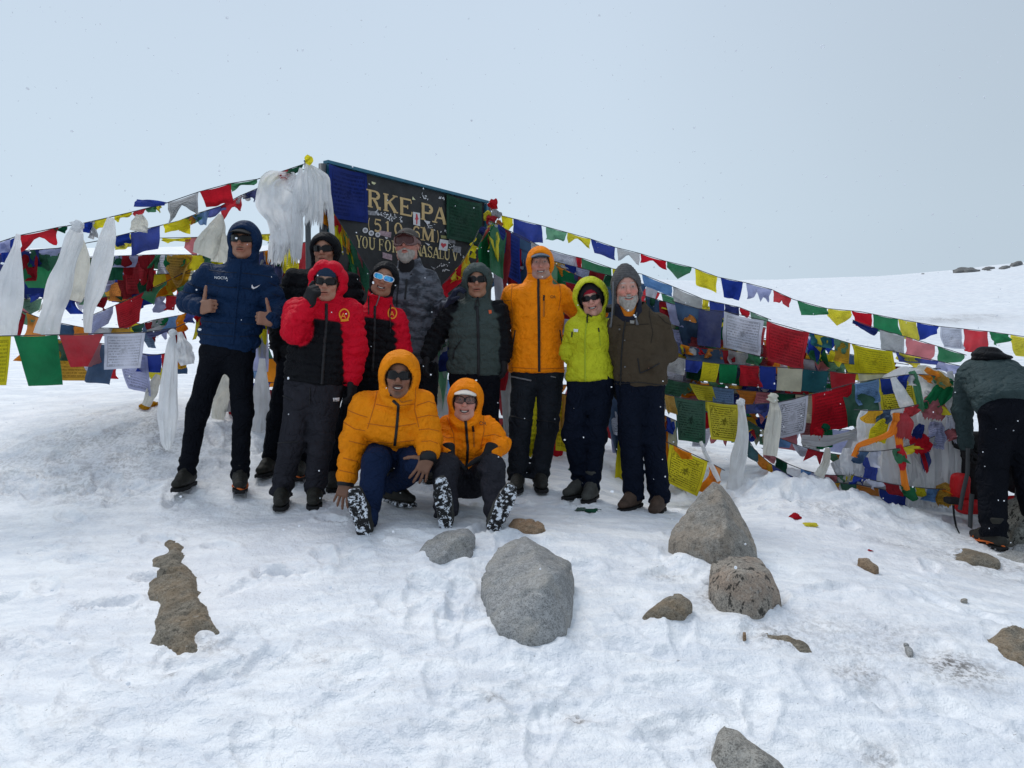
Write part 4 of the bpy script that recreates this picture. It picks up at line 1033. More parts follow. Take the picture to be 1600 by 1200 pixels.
FILL = [
 ('back row of flags highest behind the tall hooded climber', (770,372,7.6), (1110,480,7.1), 4, 38, 42, 1),
 ('back row of flags level with the woman\'s hood', (775,408,7.5), (1180,520,6.9), 6, 38, 44, 2),
 ('back row of flags running behind the brown jacket shoulders', (780,450,7.4), (1290,548,6.8), 8, 36, 44, 3),
 ('back row of flags crossing behind the brown jacket waist', (785,500,7.3), (1330,570,6.7), 8, 36, 40, 4),
 ('back row of flags at the knees of the tall hooded climber', (660,590,7.2), (1080,600,6.7), 8, 36, 48, 5),
 ('back row of flags just over the snow behind the standing legs', (640,640,7.0), (1060,660,6.5), 8, 36, 52, 6),
 ('back row of flags behind the navy jacket and its neighbour', (60,420,6.6), (470,430,6.9), 16, 40, 40, 7),
 ('back row of flags hanging below the sign on its left side', (380,470,6.9), (600,470,7.0), 10, 36, 46, 8),
 ('back row of flags low behind the red jackets', (380,540,6.8), (600,540,6.9), 8, 36, 50, 9),
 ('back row of flags under the sign board', (580,470,7.3), (800,480,7.6), 10, 36, 50, 10),
 ('back row of flags at chest height of the green-grey jacket', (650,520,7.2), (800,525,7.4), 6, 34, 46, 11),
 ('short back row of flags by the heap of scarves', (1290,560,6.6), (1450,575,6.5), 3, 32, 26, 12),
]
FILL += [
 ('dense flags over the shoulder of the brown jacket', (1035,488,6.7), (1200,530,6.6), 3, 30, 56, 21),
 ('dense flags in the third row right of the brown jacket', (1040,515,6.75), (1330,575,6.6), 4, 34, 62, 22),
 ('dense flags in the fourth row right of the brown jacket', (1038,545,6.5), (1300,600,6.5), 6, 34, 36, 23),
 ('dense flags seen between the big red and yellow printed flags', (1255,535,6.5), (1420,570,6.4), 3, 28, 40, 24),
 ('dense flags hanging just over the thigh-high string', (1040,592,6.35), (1290,618,6.3), 5, 32, 52, 25),
 ('dense flags in the lowest row above the snow bank', (1050,635,6.45), (1290,655,6.4), 6, 32, 56, 26),
 ('flags crowding the left edge below the first scarf', (-30,430,6.3), (130,440,6.2), 8, 34, 40, 27),
 ('flags crowding the gap between the straight scarf and the navy jacket', (150,412,6.4), (310,420,6.3), 6, 30, 44, 28),
 ('faded low flags behind the nearest left string', (40,540,6.0), (300,560,6.0), 6, 36, 40, 29),
 ('short row of flags just left of the navy sleeve', (190,500,6.2), (300,500,6.2), 8, 24, 34, 30),
 ('flags hanging between the navy jacket and the scarf cluster', (390,410,6.5), (520,400,6.4), 8, 26, 50, 31),
 ('flags low between the black trousers and the red jacket', (395,590,6.4), (440,596,6.4), 4, 22, 40, 32),
 ('upper row of flags falling from the right sign post', (765,355,7.5), (900,420,7.2), 2, 30, 50, 33),
 ('middle row of flags falling from the right sign post', (770,395,7.3), (900,450,7.1), 2, 28, 48, 34),
 ('string of small flags wound across the shoulder of the heap', (1335,640,5.52), (1490,610,5.6), 12, 20, 24, 41),
 ('string of small flags wound round the middle of the heap', (1340,705,5.5), (1500,660,5.58), 14, 20, 24, 42),
 ('string of small flags along the foot of the heap', (1330,742,5.55), (1500,765,5.56), 6, 22, 22, 43),
 ('sagging string joining the knotted scarves to the heap', (1165,655,6.1), (1400,705,5.8), 26, 22, 24, 44),
 ('sagging string almost touching the snow bank', (1190,700,6.0), (1360,735,5.8), 22, 20, 18, 45),
 ('string of flags laid over the crown of the heap', (1400,588,5.6), (1500,600,5.6), -8, 18, 18, 46),
]
_R = [('right of the brown jacket', 1036, 1310, 470, 655, 6.62, 10), ('behind the tall hooded climber and the woman', 775, 1040, 385, 600, 7.0, 8), ('left of the navy jacket', -30, 300, 392, 470, 6.2, 4), ('behind the left trio', 385, 470, 400, 640, 6.6, 4), ('right of the printed red flag', 1250, 1470, 560, 640, 6.4, 3)]
_O = ['top', 'second', 'third', 'fourth', 'fifth', 'sixth', 'seventh', 'eighth', 'ninth', 'lowest']
_q = random.Random(99)
for (nm_, xa, xb, ya, yb, dd_, cnt) in _R:
    for i_ in range(cnt):
        t_ = i_ / max(cnt - 1, 1); y_ = ya + (yb - ya) * t_; sl_ = {1036: .24 * (1 - t_), 775: .28 * (1 - t_)}.get(xa, _q.uniform(-.05, .08))
        FILL.append(('%s of the tangled strings %s' % (_O[i_], nm_), (xa, y_, dd_ + _q.uniform(-.1, .15)), (xb, y_ + sl_ * (xb - xa) + _q.uniform(-8, 8), dd_ - .1 + _q.uniform(-.1, .1)), _q.uniform(-2, 10), _q.uniform(20, 30), _q.uniform(26, 44), 300 + len(FILL)))
for (lb, a, b_, sg, w_, h_, sd) in FILL: filler(lb, a, b_, sg, 0, w_, h_, sd)

# ================================================================ WHITE SCARVES (khata)
M_KH = pmat('scarf_white', (0.82, 0.83, 0.84), rough=.6, spec=.15, trans=.45, vary=.06, vscale=8, bump=[(60, .002), (12, -.02), (26, .004)], sheen=.3)
M_KHC = pmat('scarf_cream', (0.72, 0.70, 0.62), rough=.65, spec=.15, trans=.4, vary=.1, vscale=8, bump=[(60, .002), (12, -.02), (26, .004)])
M_KHG = pmat('scarf_grey', (0.64, 0.65, 0.67), rough=.65, spec=.15, trans=.4, vary=.12, vscale=8, bump=[(60, .002), (12, -.02), (26, .004)])
M_SASH = pmat('sash_orange', (0.80, 0.22, 0.015), rough=.6, trans=.2, bump=[(60, .002)])
M_SASHR = pmat('sash_red', (0.55, 0.01, 0.02), rough=.6, trans=.15, bump=[(60, .002)])
def strip_mesh(path, folds=5, depth=.03, seed=0, mat=None, nu=25, nv=26, fray=0.0, thick=.22, crump=.012):
    """hanging cloth: path = [(px, py, d, width px)], pleated across its width"""
    Pc = np.array([PX(p[0], p[1], p[2]) for p in path]); Wd = np.array([p[3] * p[2] / FPX for p in path])
    T = np.linspace(0, 1, len(path)); tv = np.linspace(0, 1, nv)
    C = np.stack([np.interp(tv, T, Pc[:, k]) for k in range(3)], 1)
    for _ in range(2): C[1:-1] = (C[:-2] + 2 * C[1:-1] + C[2:]) / 4
    w = np.interp(tv, T, Wd)
    tan = np.gradient(C, axis=0); tan /= np.linalg.norm(tan, axis=1)[:, None]
    view = C - np.array([0, 0, CAMZ]); view /= np.linalg.norm(view, axis=1)[:, None]
    side = np.cross(tan, view); side /= np.linalg.norm(side, axis=1)[:, None]
    nrm = np.cross(side, tan)
    u = np.linspace(-1, 1, nu); V = np.zeros((nv, nu, 3)); UV = np.zeros((nv, nu, 2))
    for i in range(nv):
        ph = fbm(np.stack([u * 1.1 + .4 * tv[i], np.full(nu, tv[i] * 3.2 + seed), np.full(nu, seed * 1.7)], 1), 2, seed) * 4.2
        fold = np.sin(u * math.pi * folds / 2.6 + ph * 1.3 + seed) * .8 + .3 * np.sin(u * math.pi * folds * 1.27 + ph)
        dd = min(depth, .27 * w[i] / folds) * fold
        dd = dd + crump * fbm(np.stack([u * w[i] * 9, np.full(nu, tv[i] * 7.0), np.full(nu, seed * 3.1)], 1), 3, seed + 5)
        ed = 1 + .16 * vnoise(np.array([[tv[i] * 5, seed, 0]]), seed)[0]
        x = u * w[i] / 2 * ed + .2 * dd * np.cos(u * 9)
        bow = np.sqrt(np.clip(1 - u * u, 0, 1)) * w[i] * .5 * thick
        fr = 0 * u
        if fray and i > nv * .72: fr = fray * (i / nv - .72) / .28 * vnoise(np.stack([u * 14, 0 * u + seed, 0 * u], 1), seed + 9)
        V[i] = C[i] + np.outer(x, side[i]) - np.outer(dd + bow, nrm[i] * np.sign(nrm[i] @ view[i])) + np.outer(fr, tan[i])
        UV[i, :, 0] = (u + 1) / 2; UV[i, :, 1] = 1 - tv[i]
    idx = np.arange(nv * nu).reshape(nv, nu)
    Q = np.stack([idx[:-1, :-1], idx[1:, :-1], idx[1:, 1:], idx[:-1, 1:]], -1).reshape(-1, 4)
    return new_mesh('scarf', V.reshape(-1, 3), Q, mat or M_KH, uv=UV.reshape(-1, 2))
def knot_mesh(px, py, d, r, mat, seed):
    c = PX(px, py, d).astype(np.float32)
    def fn(P): return np.linalg.norm((P - c) / np.float32([1.1, .9, 1]), axis=1) - r - r * .35 * fbm((P - c) * 1.6 / r + seed, 2, seed) + r * .25 * np.abs(np.sin((P[:, 2] - c[2]) / r * 4 + (P[:, 0] - c[0]) / r * 2))
    V, Q = sdf_mesh(fn, c - r * 1.8, c + r * 1.8, r / 5)
    return new_mesh('knot', V, Q, mat)
def scarf(label, path, folds=5, depth=.03, seed=1, mat=None, knot=0, fray=0.0, group='ceremonial scarves', name='ceremonial_scarf', nu=25, nv=26, cat='scarf', crump=.02):
    me = strip_mesh(path, folds, depth, seed, mat, nu, nv, fray, crump=crump)
    if not knot:
        return tag(add(name, me), label, cat, group)
    o = thing(name, PX(*path[0][:3]), label, cat, group)
    add('drape', me, o); add('knot', knot_mesh(path[0][0], path[0][1], path[0][2] - .02, knot, mat or M_KH, seed), o)
    return o
scarf('white scarf cut by the left edge, hung from the top flag string', [(29,366,5.15,5),(26,385,5.15,12),(16,440,5.1,34),(8,500,5.1,40),(4,524,5.1,42)], 5, .03, 1)
scarf('knotted white scarf whose two wide tails hang left of its straight neighbour', [(121,353,5.25,12),(116,375,5.25,24),(98,430,5.2,32),(84,480,5.2,32),(72,524,5.2,30)], 4, .03, 2, knot=.05)
scarf('wide upper tail of white scarf next to the knotted one', [(121,360,5.3,10),(122,400,5.3,30),(115,440,5.3,44),(108,468,5.3,36)], 4, .04, 3, mat=M_KHC)
scarf('straight white scarf hanging from the top string over the snow gap', [(173,340,5.3,9),(170,365,5.3,20),(160,410,5.3,27),(148,455,5.3,24),(138,485,5.3,16),(137,520,5.3,9)], 4, .03, 4)
scarf('short white scarf below the wind-lifted blue flag', [(217,331,5.6,6),(219,345,5.6,20),(217,362,5.6,22)], 3, .02, 5, mat=M_KHC)
scarf('cream scarf blown to the left beside the navy hood', [(345,335,5.7,6),(338,355,5.7,24),(326,378,5.7,34),(318,400,5.7,32)], 4, .04, 6, mat=M_KHC)
scarf('cream scarf tail tucked behind the navy hood', [(346,338,5.75,5),(346,370,5.75,16),(343,410,5.75,24)], 3, .02, 7, mat=M_KHC)
scarf('big shaggy white scarf spread left of the sign post', [(462,272,5.75,8),(440,292,5.75,60),(436,320,5.75,68),(442,350,5.75,44),(448,380,5.75,40),(446,405,5.75,40)], 4, .05, 8, fray=.10, nu=55, nv=50, crump=.06)
scarf('left hanging tail of the shaggy white scarf', [(452,275,5.85,8),(432,330,5.85,30),(438,370,5.85,28),(428,410,5.85,22)], 4, .04, 9, fray=.04)
scarf('long narrow white scarf beside the sign post', [(470,262,5.7,5),(466,300,5.7,16),(465,350,5.7,18),(463,408,5.7,16)], 3, .02, 10, fray=.04)
for i_, (x, yb, w_, x2) in enumerate([(478, 335, 12, 474), (486, 350, 13, 482), (493, 345, 12, 492), (500, 352, 12, 500), (508, 330, 10, 512), (514, 372, 9, 520), (503, 300, 9, 506)]):
    scarf('%s white scarf of the cluster tied to the left sign post' % ['first', 'second', 'third', 'fourth', 'fifth', 'outermost', 'shortest'][i_],
          [(480, 256, 5.72 + .02 * i_, 4), (x - 2, 275, 5.70 + .02 * i_, w_ * .7), (x, 310, 5.68 + .02 * i_, w_), (x2, yb, 5.68 + .02 * i_, w_ * .9)], 4, .025, 20 + i_, fray=.05)
_pp = PX(480, 252, 5.82); pole = thing('scarf_pole', (_pp[0], _pp[1], gz(_pp[0], _pp[1])), 'thin grey pole left of the sign board holding the white scarf cluster', 'pole')
MB().tube([[_pp[0], _pp[1], gz(_pp[0], _pp[1]) - .2], list(_pp)], .022, 10).obj('shaft', M_POST, pole, smooth=True)
MB().tube([list(_pp), [_pp[0], _pp[1], _pp[2] + .012]], [.03, .012], 10).obj('cap', M_TEAL, pole, smooth=True)
scarf('yellow scarf tied round the very top of the left sign post', [(481,257,5.7,7),(484,250,5.7,12),(478,245,5.7,9)], 3, .03, 31, mat=flag_mat('yellow', 0))
scarf('long white scarf hanging to the snow left of the navy trousers', [(270,520,5.05,5),(268,545,5.0,17),(264,600,4.98,27),(262,650,4.97,28),(261,690,4.97,22),(263,703,4.97,9)], 4, .03, 32, knot=.03)
scarf('short white scarf looped towards the navy jacket', [(281,519,5.2,6),(287,545,5.2,24),(293,570,5.2,20)], 3, .02, 33)
scarf('tan scarf tail above the yellow scrap on the left snow', [(247,585,5.6,9),(238,610,5.6,16),(228,634,5.6,14)], 3, .02, 34, mat=M_KHC)
scarf('pale scarf hanging behind the navy trouser knees', [(352,585,6.0,10),(346,620,6.0,26),(340,655,6.0,20)], 3, .03, 35, mat=M_KHC)
scarf('fringed pale scarf between the two leftmost pairs of legs', [(410,560,6.0,10),(408,610,6.0,26),(408,680,6.0,30)], 5, .03, 36, mat=M_KHG, fray=.08)
scarf('white knotted scarf right of the yellow horse flag, trailing onto the snow', [(1157,628,5.85,9),(1159,645,5.85,13),(1161,680,5.82,22),(1154,715,5.8,27),(1150,740,5.8,22),(1152,766,5.8,34)], 5, .035, 37, knot=.035)
scarf('grey-white knotted scarf left of the white horse flag', [(1208,622,5.85,10),(1211,645,5.85,18),(1206,680,5.83,22),(1203,712,5.82,20)], 4, .03, 38, knot=.045, mat=M_KHC)
scarf('thin white strip slanting down behind the pyramid boulder', [(1095,690,5.65,5),(1106,718,5.6,7),(1124,752,5.55,7)], 2, .01, 39)
scarf('broad grey-white sash slung between the posts over the snow', [(1252,686,6.2,14),(1290,690,6.15,16),(1330,680,6.1,15),(1365,660,6.05,16),(1396,636,6.0,16)], 3, .03, 40, mat=M_KHG)
scarf('ragged cream scarf drooping over the low string', [(1294,700,5.85,7),(1290,725,5.85,14),(1279,745,5.82,14)], 3, .03, 41, mat=M_KHC)
scarf('white scarf hem curving above the low yellow flags', [(1305,720,5.9,14),(1320,745,5.85,26),(1335,752,5.85,26)], 4, .03, 42, mat=M_KHG)

# heap of scarves tied over the end stone
HC = PX(1420, 690, 6.05)
def heap_fn(P):
    q = P - HC.astype(np.float32)
    d = ellip(q, (0, .15, -.12), (.34, .32, .62))
    d = smin(d, ellip(q, (-.22, .1, -.3), (.26, .28, .38)), .12)
    d = smin(d, ellip(q, (.12, .1, .42), (.30, .22, .17)), .10)
    w = fbm(q * 3, 2, 5)
    return d - .035 * np.sin(q[:, 0] * 26 + w * 5) * np.clip(.6 - q[:, 2], .2, 1) - .03 * fbm(q * 7, 3, 8)
V_, Q_ = sdf_mesh(heap_fn, HC + [-.75, -.45, -.85], HC + [.65, .6, .8], .014)
tag(add('scarf_heap', new_mesh('scarf_heap', V_, Q_, M_KHG)), 'waist-high heap of greyish scarves tied over the end stone of the flag wall', 'scarf heap')
rr_ = random.Random(12)
HS = [(1350,640,1352,700,22,'w'),(1366,655,1362,752,26,'w'),(1345,702,1348,745,18,'g'),(1384,668,1388,756,24,'w'),(1396,640,1408,770,22,'w'),(1412,690,1440,785,24,'w'),(1424,640,1432,792,24,'g'),
      (1440,620,1450,790,24,'w'),(1452,650,1462,790,22,'g'),(1466,610,1470,785,22,'w'),(1478,640,1480,780,20,'g'),(1488,610,1492,770,18,'w'),(1460,590,1480,640,26,'g'),(1418,578,1455,610,26,'w'),(1432,574,1470,592,20,'c'),(1395,590,1420,640,16,'w'),
      (1322,700,1326,740,20,'g'),(1338,690,1336,735,18,'w'),(1484,580,1498,680,16,'g')]
WORDS = ['short', 'wide', 'small', 'long', 'twisted', 'slanting', 'greyish', 'crumpled', 'straight', 'dusty', 'bright', 'thin', 'folded', 'top', 'cream', 'narrow', 'low', 'loose', 'rightmost']
for i_, (x0, y0, x1, y1, w_, c_) in enumerate(HS):
    scarf('%s white scarf draped on the heap, %s' % (WORDS[i_], ['at its left shoulder', 'left of the orange sash', 'near the low blue flag', 'beside the orange knot', 'under the yellow horse flag', 'running to the snow', 'at its middle', 'left of the red flags', 'under the pink flag', 'in its right half', 'close to the rucksack', 'at its right edge', 'over its right shoulder', 'on its crown', 'tucked into its crown', 'below the hanging blue flag', 'at its lower left', 'behind the sash', 'beside the bending hiker'][i_]),
          [(x0, y0, 5.72, w_ * .5), ((x0 * 2 + x1) / 3, (y0 * 2 + y1) / 3, 5.70, w_), ((x0 + 2 * x1) / 3, (y0 + 2 * y1) / 3, 5.68, w_ * 1.1), (x1, y1, 5.68, w_ * 1.15)],
          rr_.choice([3, 4, 5]), .03, 60 + i_, mat={'w': M_KH, 'g': M_KHG, 'c': M_KHC}[c_], fray=.03, group='scarves draped on the heap', nu=21, nv=20)
scarf('twisted orange sash slanting left across the heap', [(1400,660,5.55,12),(1392,678,5.55,11),(1365,688,5.55,8),(1340,696,5.56,8),(1335,714,5.58,9)], 3, .03, 81, mat=M_SASH, cat='sash', name='sash')
scarf('orange sash hanging straight down the heap', [(1400,645,5.56,10),(1402,670,5.55,12),(1408,715,5.54,9),(1416,770,5.54,10)], 3, .025, 82, mat=M_SASH, cat='sash', name='sash')
scarf('red sash tail beside the hanging orange one', [(1404,695,5.53,10),(1410,715,5.52,14),(1410,735,5.52,8)], 3, .02, 83, mat=M_SASHR, cat='sash', name='sash')

def crumple(label, px, py, d, rpx, col, seed, sq=(1, .8, 1), name='crumpled_flag', cat='prayer flag', group='crumpled prayer flags', prt=0):
    c = PX(px, py, d).astype(np.float32); r = rpx * d / FPX
    s = np.float32(sq)
    def fn(P):
        q = (P - c) / s
        n = fbm(q * 1.3 / r + seed, 2, seed)
        return (np.linalg.norm(q, axis=1) - r * (.80 + .75 * n) - .32 * r * (1 - 2.4 * np.abs(fbm(q * np.float32([2.6, 2.6, 1.2]) / r + seed, 2, seed + 4)))) * .5
    V, Q = sdf_mesh(fn, c - r * 1.7 * s.max(), c + r * 1.7 * s.max(), max(r / 9, .006))
    uv = np.stack([(V[:, 0] - c[0]) / r * .5 + .5, (V[:, 2] - c[2]) / r * .5 + .5], 1)
    return tag(add(name, new_mesh(name, V, Q, flag_mat(col, prt), uv=uv)), label, cat, group)
CR = [(769,319,7.3,8,'red','red flag balled up on top of the right sign post'),(775,335,7.25,7,'pale','pale flag wad just under the red ball on the post'),(762,338,7.25,7,'yellow','yellow wad wound round the right sign post'),
      (768,346,7.2,8,'red','small red wad below the post top'),(780,350,7.2,6,'orange','orange wad where the top string is tied'),(757,362,7.1,8,'navy','dark blue wad on the sign corner'),
      (1412,664,5.6,17,'red','round puffed red flag on the heap beside the orange sash'),(1458,636,5.62,18,'pink','faded pink flag bunched on the heap'),(1440,690,5.62,15,'red','square red flag stuck low on the heap'),
      (1470,620,5.65,15,'green','olive green wad at the heap\'s upper right'),(1432,610,5.62,14,'green','green wad along the crown of the heap'),(1450,578,5.7,13,'orange','orange wad on the crown of the heap'),(1466,590,5.68,12,'cream','cream wad on the crown of the heap'),
      (1437,672,5.6,9,'navy','dark blue wad in the middle of the heap'),(1405,692,5.58,9,'dkgreen','dark green knot below the red puff'),(1372,668,5.68,14,'yellow','yellow printed flag half hidden behind the orange sash'),
      (1478,770,5.6,16,'gold','gold wad at the foot of the heap'),(1280,675,6.0,9,'red','small red wad left of the slung sash'),(1290,668,6.0,6,'dkgreen','small dark wad beside the red one'),
      (1445,715,5.62,8,'navy','narrow blue wad under the square red flag'),(1362,735,5.66,13,'blue','blue flag bunched in front of the heap'),
      (229,316,5.45,0,'blue','')]
DR = {13: None}
def rag(label, path, col, seed, folds=3, depth=.035, prt=0, fray=.02):
    return tag(add('draped_flag', strip_mesh(path, folds, depth, seed, flag_mat(col, prt), 19, 16, fray)), label, 'prayer flag', 'flags draped over the heap')
for a_ in [('round puffed red flag on the heap beside the orange sash', [(1410,645,5.56,10),(1413,662,5.52,26),(1412,685,5.52,20)], 'red', 1),
           ('faded pink flag bunched on the heap', [(1452,618,5.6,16),(1460,638,5.56,34),(1458,655,5.56,26)], 'pink', 2),
           ('square red flag stuck low on the heap', [(1430,678,5.58,18),(1438,692,5.54,28),(1446,706,5.54,26)], 'red', 3),
           ('olive green flag over the heap\'s upper right', [(1484,592,5.62,12),(1474,612,5.57,26),(1456,632,5.57,22)], 'green', 4),
           ('long green flag curving down the left of the crown', [(1424,580,5.62,10),(1432,600,5.57,12),(1440,642,5.57,10)], 'green', 5),
           ('orange flag tucked into the crown of the heap', [(1446,576,5.65,8),(1458,584,5.6,12),(1468,592,5.6,10)], 'orange', 6),
           ('cream flag tucked beside the orange one on the crown', [(1462,582,5.63,10),(1472,594,5.58,18),(1480,606,5.58,16)], 'gold', 7),
           ('dark blue flag scrap in the middle of the heap', [(1440,664,5.58,10),(1434,676,5.54,16),(1432,684,5.54,12)], 'navy', 8),
           ('yellow printed flag half hidden behind the orange sash', [(1384,655,5.64,12),(1374,672,5.6,26),(1370,690,5.6,22)], 'yellow', 9),
           ('gold flag at the foot of the heap', [(1470,756,5.6,14),(1478,770,5.56,34),(1480,790,5.56,30)], 'gold', 10),
           ('narrow blue flag under the square red one', [(1444,702,5.6,9),(1447,720,5.57,14),(1446,735,5.57,8)], 'navy', 11),
           ('red tail under the narrow blue flag', [(1440,706,5.59,6),(1446,724,5.55,7),(1449,738,5.55,4)], 'red', 12),
           ('blue flag bunched in front of the heap', [(1350,716,5.64,8),(1362,730,5.6,22),(1358,752,5.6,20)], 'blue', 13),
           ('lilac printed flag on the right flank of the heap', [(1462,660,5.62,18),(1464,680,5.56,26),(1462,700,5.56,24)], 'lilac', 14),
           ('white printed flag at the right edge of the heap', [(1484,640,5.62,14),(1490,662,5.56,22),(1498,690,5.56,16)], 'white', 15),
           ('slate flag hanging at the heap\'s right edge', [(1494,655,5.6,8),(1500,680,5.57,10),(1503,695,5.57,8)], 'slate', 16)]:
    rag(a_[0], a_[1], a_[2], a_[3] * 3 + 1, prt=1 if a_[2] in ('yellow', 'gold', 'lilac', 'white') else 0)
CR = [c for c in CR if c[0] < 800 or c[0] < 1300]
for i_, c_ in enumerate(CR):
    if c_[3]: crumple(c_[5], c_[0], c_[1], c_[2], c_[3], c_[4], 200 + i_, prt=1 if c_[4] in ('yellow', 'gold', 'pink') else 0)
tag(add('windblown_flag', flag_mesh(PX(209,323,5.45), PX(257,321,5.45), -.075, 'blue', 0, amp=.03, torn='right', seed=9, tilt=.5)), 'blue flag blown up above the top left string', 'prayer flag')
tag(add('hanging_flag', flag_mesh(PX(514,256,5.93), PX(574,271,6.33), .42, 'blue', 1, amp=.006, seed=3, nx=12, ny=12)), 'large blue flag hung over the left end of the sign', 'prayer flag')
tag(add('hanging_flag', flag_mesh(PX(698,303,7.1), PX(753,318,7.5), .42, 'dkgreen', 1, amp=.006, seed=6, nx=12, ny=12)), 'large dark green flag hung over the right end of the sign', 'prayer flag')
# scraps lying on the snow
def scrap(label, px, py, rpx, col, seed, sq=(1.2, 1, .35)):
    p, d = on_ground(px, py)
    crumple(label, px, py, d, rpx, col, seed, sq=sq, name='cloth_scrap', cat='scrap', group='cloth scraps on the snow')
scrap('red scrap of cloth frozen into the snow', 1243, 808, 9, 'red', 301, (1, 1, .7))
scrap('yellow scrap of cloth next to the red one', 1265, 820, 9, 'yellow', 302)
scrap('dark green scrap below the woman\'s boots, left half', 908, 796, 7, 'dkgreen', 303)
scrap('dark green scrap below the woman\'s boots, right half', 925, 798, 9, 'dkgreen', 304)
scrap('green scrap at the heel of the woman in lime', 892, 736, 8, 'dkgreen', 305, (1, 1, .8))
scrap('dark scrap poking from the snow bank by the low string', 1228, 786, 9, 'dkgreen', 306)
scrap('tiny red scrap in open snow above the pebble', 1360, 860, 4, 'red', 307)
scrap('yellow rag at the foot of the left flag tangle', 233, 634, 12, 'gold', 308, (1, 1, .6))
scrap('dark rag in the snow bank below the heap', 1338, 812, 7, 'navy', 309)
scrap('pale rag in the snow bank', 1300, 798, 6, 'cream', 310)

# ================================================================ PEOPLE
def skin_mat(name, rgb):
    return pmat(name, rgb, rough=.5, spec=.35, vcol=True, vary=.08, vscale=30, bump=[(220, .0006)])
M_SKIN = skin_mat('skin', (.5, .3, .2))
def shell(name, rgb, rough=.62, vary=.12, bump=((24, .012), (11, -.032), (80, .004)), sheen=0, spec=.10, vscale=14):
    return pmat(name, rgb, rough=rough, spec=spec, vary=vary, vscale=vscale, sheen=sheen, bump=list(bump))
M_NAVYJ = shell('down_navy', (0.005, 0.021, 0.062)); M_BLACKJ = shell('down_black', (0.0055, 0.006, 0.008))
M_REDJ = shell('down_red', (0.60, 0.004, 0.022)); M_ORJ = shell('down_orange', (0.90, 0.245, 0.003)); M_ORJ2 = shell('down_amber', (0.84, 0.25, 0.004))
M_LIME = shell('shell_lime', (0.52, 0.54, 0.022)); M_BRN = shell('jacket_brown', (0.062, 0.046, 0.030), rough=.9, bump=((30, .010), (160, .002)))
M_GRNJ = shell('puffer_greygreen', (0.050, 0.068, 0.064)); M_SLATEJ = shell('fleece_slate', (0.034, 0.054, 0.056), rough=.85, bump=((7, -.03), (40, .004)))
def _camo(nt, t, c):
    n = NT(nt); a = n.noise(n.map(t.outputs['Object'], (1, 1, 2.2)), 9, 4, .6)
    return n.mix(n.ramp(a, .42, .58), (0.030, 0.034, 0.044), (0.115, 0.125, 0.15))
M_CAMO = pmat('shell_camo', (.06, .06, .07), rough=.6, spec=.25, build=_camo, bump=[(22, .01)])
def trous(name, rgb): return pmat(name, rgb, rough=.8, spec=.06, vary=.18, vscale=10, bump=[(9, -.06), (16, .012), (60, .005)])
M_TBLACK = trous('trousers_black', (0.0055, 0.0065, 0.010)); M_TCHAR = trous('trousers_charcoal', (0.026, 0.026, 0.033)); M_TGREY = trous('trousers_dark_grey', (0.017, 0.020, 0.026))
M_TNAVY = trous('trousers_navy', (0.010, 0.020, 0.055)); M_TDNAVY = trous('trousers_dark_navy', (0.006, 0.009, 0.019))
M_BOOT = pmat('boot_leather', (0.020, 0.019, 0.015), rough=.7, vary=.4, vscale=25, bump=[(60, .003)])
M_BOOTB = pmat('boot_brown', (0.060, 0.036, 0.024), rough=.75, vary=.35, vscale=20, bump=[(60, .003)])
M_BOOTG = pmat('boot_grey', (0.05, 0.05, 0.045), rough=.75, vary=.35, vscale=20, bump=[(60, .003)])
M_SOLE = pmat('boot_sole', (0.010, 0.010, 0.011), rough=.8, bump=[(90, .004)])
def _sn(nt, t, c):
    n = NT(nt); a = n.noise(t.outputs['Object'], 38, 4, .7)
    return n.mix(n.ramp(a, .50, .56), (0.012, 0.012, 0.013), (0.72, 0.76, 0.82))
M_SOLESNOW = pmat('snowy_sole', (.1, .1, .1), rough=.8, build=_sn, bump=[(60, .01)])
M_CRAMP = pmat('crampon_orange', (0.62, 0.13, 0.02), rough=.5); M_STEEL = pmat('steel', (0.25, 0.25, 0.26), rough=.4, metal=.8)
M_LACE = pmat('lace', (0.16, 0.13, 0.07), rough=.8)
M_GLOVE = pmat('glove_black', (0.010, 0.010, 0.012), rough=.8, vary=.3, vscale=30, bump=[(60, .004)])
M_GLOVEP = pmat('glove_patterned', (0.12, 0.03, 0.06), rough=.9, vary=.6, vscale=40)
M_GLOVEK = pmat('glove_knit_navy', (0.012, 0.016, 0.035), rough=.95, bump=[(90, .004)])
M_LENS = pmat('lens_dark', (0.006, 0.006, 0.007), rough=.12, spec=.22)
M_LENSR = pmat('lens_rose', (0.075, 0.026, 0.024), rough=.2, spec=.3); M_LENSC = pmat('lens_clear', (0.16, 0.11, 0.10), rough=.06, spec=.4)
_n = M_LENSC.node_tree; _t = _n.nodes.new('ShaderNodeBsdfTransparent'); _m = _n.nodes.new('ShaderNodeMixShader'); _m.inputs[0].default_value = .78
_o = [x for x in _n.nodes if x.type == 'OUTPUT_MATERIAL'][0]; _b = [x for x in _n.nodes if x.type == 'BSDF_PRINCIPLED'][0]
_n.links.new(_b.outputs[0], _m.inputs[1]); _n.links.new(_t.outputs[0], _m.inputs[2]); _n.links.new(_m.outputs[0], _o.inputs[0])
def _mir(nt, t, c):
    n = NT(nt); a = n.noise(t.outputs['Object'], 28, 3, .6)
    return n.mix(n.ramp(a, .35, .65), (0.0, 0.14, 0.62), (0.03, 0.52, 0.88))
M_LENSB = pmat('lens_mirror_blue', (0, .3, .8), rough=.12, spec=.8, build=_mir)
M_FRB = pmat('frame_black', (0.012, 0.012, 0.013), rough=.35); M_FRW = pmat('frame_white', (0.72, 0.74, 0.76), rough=.35); M_FRR = pmat('frame_rose', (0.16, 0.09, 0.085), rough=.5)
